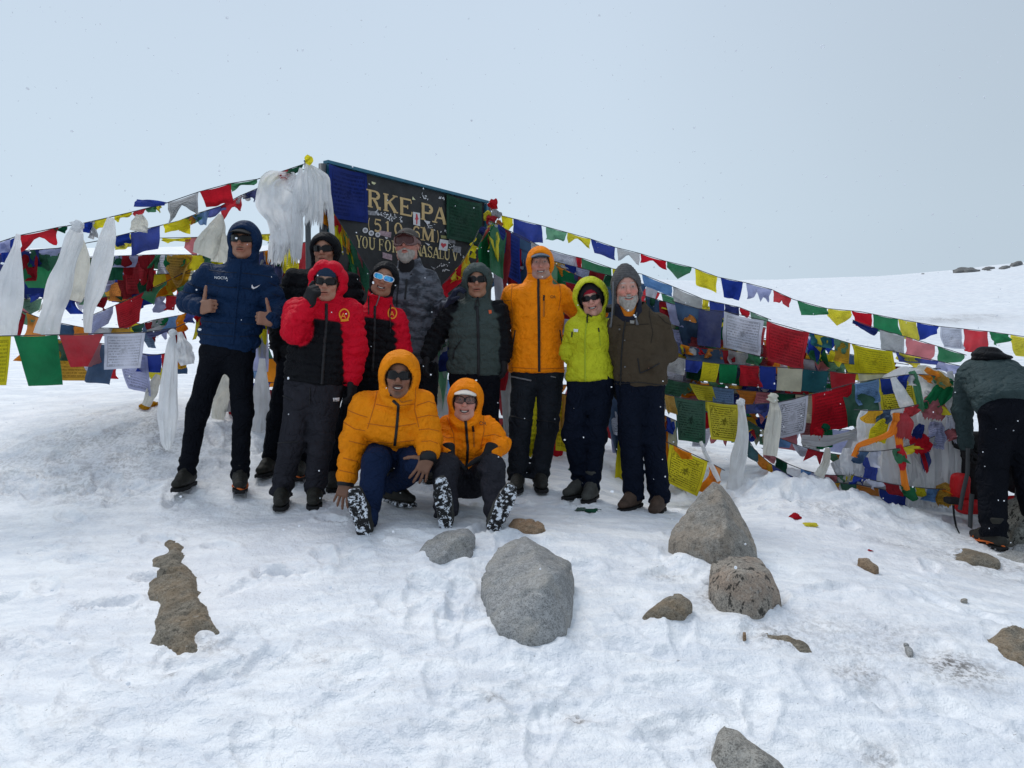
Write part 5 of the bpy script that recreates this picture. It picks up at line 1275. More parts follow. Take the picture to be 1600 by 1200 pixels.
M_ZIP = pmat('zip_black', (0.010, 0.010, 0.012), rough=.5); M_ZIPG = pmat('zip_grey', (0.16, 0.16, 0.17), rough=.5); M_ZIPL = pmat('zip_lime', (0.36, 0.42, 0.02), rough=.6); M_SEAMSHADE_A = pmat('seam_shade_amber', (0.50, 0.13, 0.003), rough=.7); M_SEAMSHADE_N = pmat('seam_shade_navy', (0.002, 0.007, 0.022), rough=.7); M_SEAMSHADE_B = pmat('seam_shade_brown', (0.022, 0.016, 0.011), rough=.9); M_SEAMO = pmat('seam_orange', (0.45, 0.13, 0.005), rough=.6)  # amber, navy and brown tones are darkened to paint crease shade along seams
M_BEARDW = pmat('beard_white', (0.38, 0.345, 0.31), rough=.95, vary=.3, vscale=60, bump=[(240, .004)]); M_BEARDG = pmat('beard_grey', (0.34, 0.31, 0.28), rough=.95, vary=.35, vscale=60, bump=[(240, .004)])
M_HAIR = pmat('hair_black', (0.012, 0.010, 0.009), rough=.6); M_TEETH = pmat('teeth', (0.62, 0.58, 0.52), rough=.35)
M_LOGOW = pmat('logo_white', (0.75, 0.76, 0.78), rough=.6); M_LOGOK = pmat('logo_black', (0.02, 0.02, 0.02), rough=.6); M_LOGOO = pmat('logo_orange', (0.80, 0.30, 0.02), rough=.6); M_LOGOR = pmat('logo_red', (0.6, 0.10, 0.03), rough=.6); M_LOGOG = pmat('logo_grey', (0.26, 0.25, 0.23), rough=.7)
M_HEATHER = pmat('knit_grey', (0.085, 0.083, 0.085), rough=.95, vary=.3, vscale=40, bump=[(120, .004)])
M_KREDM = pmat('knit_red', (0.26, 0.008, 0.02), rough=.95, bump=[(120, .003)]); M_KBLACK = pmat('knit_black', (0.012, 0.012, 0.013), rough=.95, bump=[(120, .003)])
M_KNAVY = pmat('knit_navy', (0.014, 0.030, 0.060), rough=.95, bump=[(120, .003)]); M_CAPBL = pmat('cap_slate', (0.085, 0.115, 0.155), rough=.8); M_CAPG = pmat('cap_grey', (0.070, 0.062, 0.055), rough=.85, vary=.2, vscale=30); M_CAPW = pmat('cap_white', (0.60, 0.56, 0.50), rough=.8)
M_LINER = pmat('liner_black', (0.010, 0.010, 0.012), rough=.9); M_GAITO = pmat('gaiter_orange', (0.55, 0.16, 0.01), rough=.9)
M_CORDG = pmat('cord_grey', (0.14, 0.14, 0.15), rough=.9)

def basis(yaw=0, pitch=0, roll=0):
    """rows: x (towards picture right when facing the camera), y forward, z up; yaw turns the face to picture right"""
    f = np.array([math.sin(R(yaw)) * math.cos(R(pitch)), -math.cos(R(yaw)) * math.cos(R(pitch)), math.sin(R(pitch))])
    x = unit(np.cross([0, 0, 1], f)); z = np.cross(f, x)
    c, s = math.cos(R(roll)), math.sin(R(roll))     # roll > 0 tips the head towards picture right
    x2 = c * x - s * z; z2 = s * x + c * z
    return np.array([x2, f, z2])

def to_world(V, c, B, s=1.0): return (V * s) @ B + c

def head_mesh(c, B, s, skin, opts):
    smile = opts.get('smile', 0.0); stub = opts.get('stubble'); fem = opts.get('fem', 0)
    def fn(P):
        P = P.astype(np.float32)
        d = ellip(P, (0, -.018, .030), (.075, .096, .086))
        d = smin(d, ellip(P, (0, .022, -.030), (.061 - .004 * fem, .070, .080)), .03)
        d = smin(d, ellip(P, (0, .060, -.096), (.026 - .004 * fem, .026, .022)), .030)
        for sx in (-1, 1):
            d = smin(d, ellip(P, (sx * .037, .062, -.020 + .004 * smile), (.025, .026, .022)), .02)
            d = smin(d, ellip(P, (sx * .046, .016, -.075), (.022, .03, .025)), .03)
            d = smax(d, -ellip(P, (sx * .031, .108, .012), (.020, .020, .013)), .012)
            d = smin(d, ellip(P, (sx * .031, .078, .011), (.0135, .0125, .0125)), .002)
            e_ = ellip(P, (sx * .077, -.008, -.002), (.010, .020, .031)); e_ = smax(e_, -ellip(P, (sx * .086, -.002, -.002), (.007, .012, .020)), .006)
            d = smin(d, e_, .008)
        d = smin(d, rcone(P, (-.034, .083, .032), (.034, .083, .032), .0085, .0085), .014)
        d = smin(d, rcone(P, (0, .089, .018), (0, .110, -.020), .0080, .0125), .010)
        for sx in (-1, 1): d = smin(d, ellip(P, (sx * .0125, .097, -.025), (.0085, .011, .0075)), .006)
        for sx in (-1, 1): d = smax(d, -ellip(P, (sx * .0065, .106, -.0325), (.0035, .006, .003)), .002)
        mw = .023 + .006 * smile
        d = smin(d, ellip(P, (0, .088, -.058), (mw + .004, .014, .018)), .012)
        cur = .35 * smile * P[:, 0] ** 2 * 30
        Q_ = P.copy(); Q_[:, 2] = P[:, 2] - cur
        d = smin(d, ellip(Q_, (0, .0975, -.0525), (mw, .0085, .0045)), .004)
        d = smin(d, ellip(Q_, (0, .0965, -.0655 - .004 * smile), (mw * .86, .0085, .0055)), .004)
        d = smax(d, -ellip(Q_, (0, .104, -.0585 - .002 * smile), (mw * .92, .014, .0016 + .0055 * smile)), .003)
        # neck
        d = smin(d, loft(P, (0, -.035, -.21), (0, -.018, -.05), [(0, .060, .062), (1, .056, .060)], (0, 1, 0), cap=.02), .03)
        return d
    V, Q = sdf_mesh(fn, (-.10, -.13, -.23), (.10, .14, .13), .0042)
    x, y, z = V.T
    base = np.array(skin); col = np.tile(base, (len(V), 1))
    def blend(m, c_):
        nonlocal col
        m = np.clip(m, 0, 1)[:, None]; col = col * (1 - m) + np.array(c_) * m
    red = opts.get('ruddy', .35)
    for sx in (-1, 1): blend(red * np.exp(-(((x - sx * .038) / .022) ** 2 + ((z + .02) / .018) ** 2)) * (y > .02), base * np.array([1.25, .70, .68]))
    blend(red * np.exp(-((x / .014) ** 2 + ((z + .018) / .014) ** 2)) * (y > .09), base * np.array([1.2, .72, .7]))
    zc = z - 10.5 * smile * x * x
    lip = np.exp(-((x / (.024 + .006 * smile)) ** 4 + ((zc + .059) / (.011 + .003 * smile)) ** 4)) * (y > .085)
    blend(lip * .75, base * np.array([.95, .50, .50]))
    mouth = (np.abs(x) < .023 + .005 * smile) & (np.abs(zc + .0585 + .002 * smile) < .002 + .005 * smile) & (y > .07) & (y < .102)
    blend(mouth * .9, (.03, .01, .01))
    for sx in (-1, 1):
        brow = np.exp(-(((x - sx * .032) / .019) ** 4 + ((z - .037 + .15 * abs(sx) * (np.abs(x) - .032) ** 2 * 60) / .0045) ** 2)) * (y > .06)
        blend(brow * .85, opts.get('hair', (.02, .015, .012)))
        r2 = ((x - sx * .031) / .0125) ** 2 + ((z - .011) / .0062) ** 2
        if opts.get('eyes', 1): blend((r2 < 1) * (y > .083) * .85, (.42, .38, .36)); blend((((x - sx * .031) / .0055) ** 2 + ((z - .011) / .006) ** 2 < 1) * (y > .083), (.02, .015, .012))
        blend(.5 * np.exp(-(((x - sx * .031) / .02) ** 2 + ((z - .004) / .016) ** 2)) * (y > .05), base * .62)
    if stub:
        m = np.clip((-.038 - z) / .02, 0, 1) * np.clip((y + .02) / .03, 0, 1); blend(m * stub[1] * (1 - .6 * lip), stub[0])
    if opts.get('tache'):
        m = np.exp(-((x / .024) ** 4 + ((z + .0445) / .0050) ** 2)) * (y > .085); blend(m * opts['tache'], (.02, .015, .012))
    if opts.get('goatee'):
        m = np.exp(-((x / .018) ** 4 + ((z + .088) / .014) ** 2)) * (y > .06); blend(m * opts['goatee'], (.02, .015, .012))
    m = np.clip((z - .066) / .012, 0, 1) + np.clip((-.03 - y) / .02, 0, 1) * (z > -.03); blend(m, opts.get('hair', (.02, .015, .012)))
    return to_world(V, c, B, s), Q, col

def hand_fn(curl, thumb, fat, spread, tcurl=.3):
    """local: x = thumb side, y = towards the fingers, z = back of hand (palm faces -z)"""
    segs = []
    L = [.070, .078, .072, .057]; X = [.030, .010, -.011, -.031]
    for i in range(4):
        p = np.array([X[i], .088 - .004 * abs(i - 1), 0]); a = 0; sp = spread * (1.4 - i) * .22
        c_ = curl[i] if hasattr(curl, '__len__') else curl
        for k_, f in enumerate((.45, .31, .24)):
            a += c_ * (.9, 1.1, .7)[k_]
            dv = np.array([math.sin(sp) * math.cos(a), math.cos(sp) * math.cos(a), -math.sin(a)])
            q = p + dv * L[i] * f; r0 = (.0092, .0085, .0078)[k_] * fat * (1 if i < 3 else .88)
            segs.append((p, q, r0, r0 * .92)); p = q
    tb = np.array([.030, .022, -.006]); td = unit(thumb); t1 = tb + td * .042
    ax = np.array([-.4, .6, -.4]); t2 = t1 + unit(td + ax * tcurl) * .034; t3 = t2 + unit(td + ax * tcurl * 1.8) * .024
    segs += [(tb, t1, .0145 * fat, .0115 * fat), (t1, t2, .0110 * fat, .0098 * fat), (t2, t3, .0098 * fat, .0080 * fat)]
    def fn(P):
        d = rbox(P, (0, .047, 0), (.041 * (.9 + .1 * fat), .046, .0145 * fat), .013)
        d = smin(d, loft(P, (0, -.06, 0), (0, .02, 0), [(0, .029 * fat, .022 * fat), (1, .031 * fat, .019 * fat)], (0, 0, 1)), .02)
        d = smin(d, ellip(P, (.024, .026, -.010), (.020, .030, .015)), .012)
        for (a, b, ra, rb) in segs: d = smin(d, rcone(P, a, b, ra, rb), .006)
        return d
    return fn
def hand_mesh(wrist, fdir, back, side, curl=.3, thumb=(.8, .55, -.3), fat=1.0, spread=.3, s=1.0, tcurl=.3):
    """fdir: wrist->fingers, back: back-of-hand normal; side=+1: thumb on cross(fdir, back)"""
    y = unit(fdir); z = unit(np.asarray(back, float) - y * np.dot(back, y)); x = np.cross(y, z) * side
    V, Q = sdf_mesh(hand_fn(curl, thumb, fat, spread, tcurl), (-.075, -.07, -.10), (.10, .19, .06), .0042 if fat < 1.15 else .006)
    B = np.array([x, y, z])
    if side < 0: Q = Q[:, ::-1]
    return V * s @ B + wrist, Q

def boot_parts(ank, toe_dir, up, s=1.0, seed=0, big=1.0):
    """local: y = toe direction, z = up along the shin; origin at the ankle joint"""
    y = unit(toe_dir); z = unit(np.asarray(up, float) - y * np.dot(up, y)); x = np.cross(y, z)
    B = np.array([x, y, z])
    def up_(P):
        d = loft(P, (0, -.065, -.055), (0, .175, -.062), [(0, .036, .042), (.25, .040, .050), (.6, .046, .040), (.85, .044, .032), (1, .034, .026)], (0, 0, 1), cap=.03)
        d = smin(d, loft(P, (0, -.012, -.05), (0, -.005, .085), [(0, .044, .058), (.6, .046, .056), (1, .050, .060)], (0, 1, 0), cap=.012), .035)
        d = smin(d, ellip(P, (0, .05, -.025), (.040, .07, .035)), .03)
        d = np.maximum(d, -(P[:, 2] + .088))
        ln = np.abs(np.sin((P[:, 2] * .8 + P[:, 1]) * 150)) * ((P[:, 1] > .01) & (np.abs(P[:, 0]) < .024) & (P[:, 2] > -.06))
        return d - .0035 * ln - .003 * fbm(P * 22 + seed, 2, seed)
    def so_(P):
        q = P.copy(); wv = np.interp(P[:, 1], [-.10, -.06, .0, .08, .15, .215], [.030, .041, .039, .050, .047, .026])
        d2 = np.abs(P[:, 0]) / wv - 1; dy = np.maximum(P[:, 1] - .207, -.103 - P[:, 1])
        d = np.maximum(np.maximum(d2 * .04, dy), np.abs(P[:, 2] + .100) - .013)
        lug = np.sin(P[:, 1] * 160 + 5 * np.abs(P[:, 0]) * 20)
        heel = np.exp(-((P[:, 1] - .02) / .018) ** 2)
        return d + (.006 * (lug > .35) + .010 * heel) * (P[:, 2] < -.103)
    V1, Q1 = sdf_mesh(up_, (-.07, -.12, -.12), (.07, .23, .12), .0065)
    V2, Q2 = sdf_mesh(so_, (-.07, -.13, -.13), (.07, .23, -.07), .0055)
    return (V1 * s @ B + ank, Q1), (V2 * s @ B + ank, Q2), B

def lens_fn(kind):
    if kind == 'goggle':
        def sh2(x, z): return (np.abs(x / .072) ** 3.4 + np.abs((z - .014 + .022 * np.exp(-(x / .013) ** 2) * -1) / .036) ** 3) ** (1 / 3.2) - 1
        w = .040
    elif kind == 'shield':
        def sh2(x, z): return (np.abs(x / .072) ** 4 + np.abs((z - .012) / (.023 - .010 * np.exp(-(x / .012) ** 2))) ** 3) ** (1 / 3.5) - 1
        w = .024
    else:
        rx, rz = {'square': (.032, .021), 'round': (.031, .0175), 'sport': (.033, .0185)}[kind]
        def sh2(x, z): return (np.abs((np.abs(x) - .0345) / rx) ** 3 + np.abs((z - .011 - (.04 * (np.abs(x) - .034))) / rz) ** 2.6) ** (1 / 2.8) - 1
        w = rz
    return sh2, w
def glasses(c, B, s, kind, lens, frame, parent, name='sunglasses', out=0.0):
    sh2, w = lens_fn(kind)
    ry = .108 + out; rx_ = .080 + out * .6
    def shell_(P): return (np.sqrt((P[:, 0] / rx_) ** 2 + (P[:, 1] / ry) ** 2) - 1) * .085
    def lf(P): return np.maximum(np.maximum(np.abs(shell_(P)) - .0022, sh2(P[:, 0], P[:, 2]) * w), -P[:, 1] + .02)
    def ff(P):
        a = np.abs(sh2(P[:, 0], P[:, 2]) * w) - (.0045 if kind == 'goggle' else .0022)
        d = np.maximum(np.maximum(a, np.abs(shell_(P)) - (.007 if kind == 'goggle' else .0032)), -P[:, 1] + .02)
        if kind != 'goggle':
            if kind != 'shield': d = np.minimum(d, rcone(P, (-.008, .1085 + out, .015), (.008, .1085 + out, .015), .0028, .0028))
            for sx in (-1, 1): d = np.minimum(d, rcone(P, (sx * .067, .058 + out, .016), (sx * .081, -.01, .012), .0036, .003))
        else:
            st = np.maximum(np.abs(np.sqrt((P[:, 0] / .092) ** 2 + ((P[:, 1] + .01) / .118) ** 2) - 1) * .09 - .0025, np.abs(P[:, 2] - .016) - .013)
            st = np.maximum(st, P[:, 1] - .05); d = np.minimum(d, st)
        return d
    lo, hi = (-.11, -.14, -.05), (.11, .16, .075)
    V, Q = sdf_mesh(ff, lo, hi, .0036)
    f = add(name, new_mesh(name, to_world(V, c, B, s), Q, frame), parent)
    V, Q = sdf_mesh(lf, lo, hi, .0036)
    add('lens', new_mesh('lens', to_world(V, c, B, s), Q, lens), f)
    return f

PEOPLE = {}
def person(key, label, d0, J, jacket, trousers, skin, yaw=0, head=(0, 0, 0), hs=1.0, w=1.0, wd=1.0, hood=None, collar=None, face=None, gl=None, cap=None, beard=None,
           quilt=None, aq=None, arm=(.075, .062, .050), leg=(.090, .066, .058), split=None, sleeve=None, hands=(), boots=(None, None), bootm=None, sole=None, crampon=(0, 0),
           decals=(), hem=0.0, torso=None, tlean=None, wr=.006, hoodm=None, legk=.05, cuff=None, headc=None, gait=None, tdecals=()):
    rng = random.Random(hash(key) % 1000 if False else sum(map(ord, key)))
    jt = {k_: PX(v[0], v[1], d0 + (v[2] if len(v) > 2 else 0)) for k_, v in J.items()}
    for i_, s_ in enumerate('LR'):
        if boots[i_] is not None and len(boots[i_]) == 3:
            a_ = jt['an' + s_]; a_[2] = gz(a_[0], a_[1]) + .110
    F = np.array([math.sin(R(yaw)), -math.cos(R(yaw)), 0.0])
    seed = rng.randrange(500)
    hc = jt['head']; HB = basis(yaw + head[0], head[1], head[2])
    face = face or {}
    # ---- body: one continuous skin (head, neck, trunk, limbs, bare hands), mostly under the clothes
    def body(P):
        d = loft(P, jt['pelvis'], jt['neck'], [(0, .13 * w, .085), (.5, .12 * w, .085), (.85, .14 * w, .085), (1, .05, .05)], F, cap=.05)
        d = smin(d, rcone(P, jt['neck'], jt['neck'] * .55 + hc * .45, .05, .045), .03)
        for s_ in 'LR':
            d = smin(d, rcone(P, jt['sh' + s_], jt['el' + s_], .048, .036), .03); d = smin(d, rcone(P, jt['el' + s_], jt['wr' + s_], .036, .026), .02)
            d = smin(d, rcone(P, jt['hp' + s_], jt['kn' + s_], .062, .045), .03); d = smin(d, rcone(P, jt['kn' + s_], jt['an' + s_], .042, .034), .02)
        return d
    A = np.array(list(jt.values())); lo, hi = A.min(0) - .1, A.max(0) + .1
    Vb, Qb = sdf_mesh(body, lo, hi, .018)
    colb = np.tile(np.array(skin), (len(Vb), 1))
    Vh, Qh, ch = head_mesh(hc, HB, hs, skin, face)
    Vs, Qs, Cs = [Vb, Vh], [Qb, Qh + len(Vb)], [colb, ch]; n_ = len(Vb) + len(Vh)
    gl_hands = []
    for hd in hands:
        hd = dict(hd); m = hd.pop('mat', None); sd = hd.pop('s_'); wp = jt['wr' + sd]
        if hd.get('at'): a_ = hd.pop('at'); wp = PX(a_[0], a_[1], d0 + a_[2])
        V1, Q1 = hand_mesh(wp, **hd)
        if m is None:
            Vs.append(V1); Qs.append(Q1 + n_); n_ += len(V1); Cs.append(np.tile(np.array(skin) * .85, (len(V1), 1)))
        else: gl_hands.append((V1, Q1, m))
    me = new_mesh('person', np.concatenate(Vs), np.concatenate(Qs), M_SKIN, col=np.concatenate(Cs))
    me.transform(Matrix.Translation(-Vector(jt['pelvis'])))
    o = bpy.data.objects.new('person', me); COL.objects.link(o); o.location = Vector(jt['pelvis']); WM[o.name] = Matrix.Translation(o.location)
    tag(o, label, 'person', 'people posing for the group photo' if key != 'bender' else None)
    for (V1, Q1, m) in gl_hands: add('glove', new_mesh('glove', V1, Q1, m), o)
    # ---- trousers
    def tr(P):
        nz_ = fbm(P * np.float32([9, 9, 5]) + seed, 3, seed); rid = 1 - np.abs(fbm(P * np.float32([6, 6, 15]) + seed, 3, seed + 2)) * 2.4
        pc = jt['pelvis']; hm = (jt['hpL'] + jt['hpR']) / 2
        d = ellip(P, (pc + hm) / 2, (.165 * w, .125 * wd, .13))
        for s_ in 'LR':
            h_, k_, a_ = jt['hp' + s_], jt['kn' + s_], jt['an' + s_]
            a2 = a_ + unit(a_ - k_) * .035
            d = smin(d, rcone(P, h_, k_, leg[0], leg[1]), legk)
            d = smin(d, rcone(P, k_, a2, leg[1], leg[2]), .03)
            t = (P - k_.astype(np.float32)) @ unit(a_ - k_).astype(np.float32); Ls = np.linalg.norm(a_ - k_)
            near = np.clip((t - Ls * .62) / (Ls * .3), 0, 1) * (np.linalg.norm(P - a_, axis=1) < .22)
            d = d - near * .007 * np.sin(t * 75 + 6 * nz_)
            kn = np.exp(-(np.linalg.norm(P - k_, axis=1) / .10) ** 2)
            d = d - kn * .008 * rid
            d = np.where((np.linalg.norm(P - a_, axis=1) < .16), np.maximum(d, t - Ls - .045), d)
        cr1 = fbm(P * np.float32([8, 8, 6]) + seed * 3, 3, seed + 12)
        return d - wr * 1.3 * nz_ - wr * .9 * rid + wr * 1.5 * np.exp(-(cr1 / .05) ** 2)
    ks = [jt[k_] for k_ in ('pelvis', 'hpL', 'hpR', 'knL', 'knR', 'anL', 'anR')]; A = np.array(ks)
    V, Q = sdf_mesh(tr, A.min(0) - .17, A.max(0) + .17, .0105)
    tro = add('trousers', new_mesh('trousers', V, Q, trousers), o)
    # ---- jacket
    ST = torso or [(0, .185, .125), (.12, .195, .135), (.35, .185, .130), (.62, .195, .135), (.82, .185, .120), (.95, .125, .095), (1, .085, .080)]
    ST = [(t, a * w, b * wd) for t, a, b in ST]
    hipw = np.linalg.norm(jt['hpR'] - jt['hpL']) / 2 + leg[0] + .014
    if key not in ('sit', 'crouch', 'bender'): ST[0] = (0, max(ST[0][1], hipw), max(ST[0][2], leg[0] + .045))
    hemp = jt['pelvis'] + unit(jt['pelvis'] - jt['neck']) * hem
    mid = jt.get('chest')
    aq = aq if aq is not None else quilt
    def torso_d(P, quilt=quilt):
        if mid is None:
            d = loft(P, hemp, jt['neck'], ST, F, cap=.025, quilt=quilt)
        else:
            d = loft(P, hemp, mid, [(0, ST[0][1], ST[0][2]), (.3, ST[1][1], ST[1][2]), (1, ST[3][1], ST[3][2])], F, cap=.06, quilt=quilt)
            d = smin(d, loft(P, mid, jt['neck'], [(0, ST[3][1], ST[3][2]), (.6, ST[4][1], ST[4][2]), (1, ST[6][1], ST[6][2])], F, cap=.06, quilt=quilt), .06)
        return smin(d, rcone(P, jt['shL'], jt['shR'], arm[0] * .92, arm[0] * .92), .06)
    def arm_d(P, s_, aq=aq):
        S_, E_, W_ = jt['sh' + s_], jt['el' + s_], jt['wr' + s_]
        fw = F
        a = loft(P, S_, E_, [(0, arm[0], arm[0]), (.5, arm[0] * .97, arm[0] * .97), (1, arm[1], arm[1])], fw, cap=arm[0] * .95, quilt=aq)
        b = loft(P, E_, W_, [(0, arm[1], arm[1]), (.55, (arm[1] + arm[2]) / 2, (arm[1] + arm[2]) / 2), (.9, arm[2], arm[2]), (1, arm[2] * .85, arm[2] * .85)], fw, cap=.018, quilt=aq)
        b = smin(b, np.linalg.norm(P - E_.astype(np.float32), axis=1) - arm[1], .02)
        return smin(a, b, .022)
    fl = np.float32
    def jk(P):
        dT = torso_d(P); dL = arm_d(P, 'L'); dR = arm_d(P, 'R')
        d = smin(smin(dT, dL, .022), dR, .022)
        nz_ = fbm(P * fl([8, 8, 8]) + seed, 3, seed + 4); rid = 1 - np.abs(fbm(P * fl([7, 7, 12]) + seed * 2, 3, seed + 6)) * 2.5
        fine = fbm(P * 26 + seed, 2, seed + 7)
        cr1 = fbm(P * fl([5, 5, 10]) + seed * 3, 3, seed + 12); cr2 = fbm(P * fl([9, 9, 9]) + seed * 3, 2, seed + 14)
        d = d - wr * nz_ - wr * .8 * rid - wr * .45 * fine + wr * 1.5 * np.exp(-(cr1 / .045) ** 2) + wr * .8 * np.exp(-(cr2 / .06) ** 2)
        for s_ in 'LR':
            e2 = np.exp(-(np.linalg.norm(P - jt['el' + s_], axis=1) / .075) ** 2)
            d = d - e2 * .006 * np.sin(((P - jt['el' + s_].astype(fl)) @ unit(jt['wr' + s_] - jt['sh' + s_]).astype(fl)) * 110 + 4 * nz_)
        hx = hood if hood else None
        if hx:
            q = (P - hc.astype(fl)) @ HB.T.astype(fl) / hs
            r = hx['r']; off = hx.get('off', (0, -.015, .012)); th = hx.get('th', .018); yc = hx.get('yc', .062)
            lob = hx.get('lobe', 0)
            rr_ = ellip(q, off, r)
            if lob:
                an = np.arctan2(q[:, 0], q[:, 2] + .02); rr_ = rr_ - lob * (np.abs(np.sin(an * hx.get('ln', 5))) ** .6 - .5)
            inn = ellip(q, off, (r[0] - th, r[1] - th, r[2] - th)) 
            # neck tube joining hood and jacket
            neckl = ((jt['neck'] - hc) @ HB.T) / hs
            nk = loft(q, neckl + np.array([0, 0, -.01]), np.array([0, .006, -.085]), [(0, .105, .100), (.5, hx.get('nr', .088), hx.get('nr', .088)), (1, hx.get('nr', .088) * .98, hx.get('nr', .088) * 1.02)], (0, 1, 0), cap=.02)
            dh = smin(rr_, nk, .03)
            cut = q[:, 1] - (yc + hx.get('peak', .03) * np.clip(q[:, 2] / .1, -.5, 1.2))
            dh = np.where(q[:, 2] > -.115, smax(dh, cut, .012), dh)
            op = ellip(q, (0, .06, hx.get('oz', -.012)), (hx.get('ox', .068), .20, hx.get('oh', .092)))
            op = np.maximum(op, -q[:, 1] - .02)
            dh = smax(dh, -np.minimum(inn, op), .006)
            rim = np.abs(op) - .004
            dh = dh - .004 * np.exp(-(op / .014) ** 2) * (q[:, 1] > .02)
            dh = dh * hs - wr * .6 * fine - wr * .5 * nz_
            d = smin(d, dh, .018)
        elif collar:
            neckw = jt['neck']; upv = unit(hc - neckw)
            ck = loft(P, neckw - upv * .03, neckw + upv * collar[1], [(0, .10, .095), (1, collar[0], collar[0])], F, cap=.012)
            ck = smax(ck, -loft(P, neckw + upv * (collar[1] - .05), neckw + upv * (collar[1] + .05), [(0, collar[0] - .016, collar[0] - .016), (1, collar[0] - .008, collar[0] - .008)], F, cap=.012), .008)
            d = smin(d, ck, .02)
        return d
    ks = [jt[k_] for k_ in ('pelvis', 'neck', 'shL', 'shR', 'elL', 'elR', 'wrL', 'wrR')] + [hemp] + ([hc] if hood else []) + ([mid] if mid is not None else []); A = np.array(ks)
    V, Q = sdf_mesh(jk, A.min(0) - .20, A.max(0) + .20, .0088)
    Cv = V.astype(np.float32); base_c = np.array(RGBOF[jacket.name]); colj = np.tile(base_c, (len(V), 1)); usec = False
    def paint(sd, c_, soft=.004):       # sd < 0 inside the panel
        nonlocal colj, usec
        m = np.clip(.5 - sd / (2 * soft), 0, 1)[:, None]; colj = colj * (1 - m) + np.array(c_) * m; usec = True
    if split or sleeve:
        dT = torso_d(Cv, None); dA = np.minimum(arm_d(Cv, 'L', None), arm_d(Cv, 'R', None))
        if split:
            L_ = jt['neck'] - hemp; t = ((Cv - hemp) @ L_) / np.linalg.norm(L_)
            paint(np.maximum(np.maximum(t - split[0] * np.linalg.norm(L_), .022 - dA), .17 - np.linalg.norm(Cv - hc, axis=1)), RGBOF[split[1].name])
        if sleeve: paint(dA - .016, RGBOF[sleeve.name])
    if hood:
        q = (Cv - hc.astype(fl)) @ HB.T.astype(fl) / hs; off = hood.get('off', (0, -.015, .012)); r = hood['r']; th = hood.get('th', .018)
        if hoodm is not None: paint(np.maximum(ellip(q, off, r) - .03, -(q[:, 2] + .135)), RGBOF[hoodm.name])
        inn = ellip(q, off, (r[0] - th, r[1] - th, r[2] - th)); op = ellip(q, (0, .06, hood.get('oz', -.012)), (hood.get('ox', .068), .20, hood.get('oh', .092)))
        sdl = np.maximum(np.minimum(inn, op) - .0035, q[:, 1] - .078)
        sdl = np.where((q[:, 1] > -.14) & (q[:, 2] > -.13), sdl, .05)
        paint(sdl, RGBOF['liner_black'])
    mats = [jacket]
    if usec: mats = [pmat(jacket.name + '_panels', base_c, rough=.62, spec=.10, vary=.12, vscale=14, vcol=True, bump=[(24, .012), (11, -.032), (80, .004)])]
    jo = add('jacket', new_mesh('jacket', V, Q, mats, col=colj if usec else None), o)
    bv = BVHTree.FromPolygons([tuple(map(float, v)) for v in V], [tuple(map(int, q)) for q in Q])
    bt_m = jo.data
    def hit(px, py, off=.003, bvh=bv):
        org = Vector((0, 0, CAMZ)); dr = (Vector(PX(px, py, 1.0)) - org).normalized()
        loc, nr, _, _ = bvh.ray_cast(org, dr)
        if loc is None: return None
        if nr.dot(dr) > 0: nr = -nr
        return np.array(loc + nr * off), np.array(nr)
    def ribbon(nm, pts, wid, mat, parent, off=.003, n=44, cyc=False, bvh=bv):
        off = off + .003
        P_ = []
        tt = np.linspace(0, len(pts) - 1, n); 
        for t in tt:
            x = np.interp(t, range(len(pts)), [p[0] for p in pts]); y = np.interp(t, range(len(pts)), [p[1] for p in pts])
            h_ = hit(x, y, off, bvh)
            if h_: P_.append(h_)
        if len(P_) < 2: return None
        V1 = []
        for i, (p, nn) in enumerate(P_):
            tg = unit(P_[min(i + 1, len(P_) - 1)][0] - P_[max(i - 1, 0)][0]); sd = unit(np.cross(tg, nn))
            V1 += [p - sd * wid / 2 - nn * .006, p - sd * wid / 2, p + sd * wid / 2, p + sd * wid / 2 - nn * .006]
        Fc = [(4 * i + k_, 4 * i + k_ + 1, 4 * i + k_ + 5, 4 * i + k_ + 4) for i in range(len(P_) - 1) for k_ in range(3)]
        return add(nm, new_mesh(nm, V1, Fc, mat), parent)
    if tdecals:
        tb = BVHTree.FromPolygons([tuple(v.co) for v in tro.data.vertices], [tuple(p.vertices) for p in tro.data.polygons])
        for dc in tdecals: ribbon(dc[0], dc[1], dc[2], dc[3], tro, bvh=tb)
    def patch(nm, polys, mat, parent, off=.0035):
        V1, Fc = [], []
        for poly in polys:
            idx = []
            for p in poly:
                h_ = hit(*p, off)
                if h_ is None: idx = None; break
                idx.append(len(V1)); V1.append(h_[0])
            if idx: Fc.append(tuple(idx))
        if Fc: return add(nm, new_mesh(nm, V1, Fc, mat, smooth=False), parent)
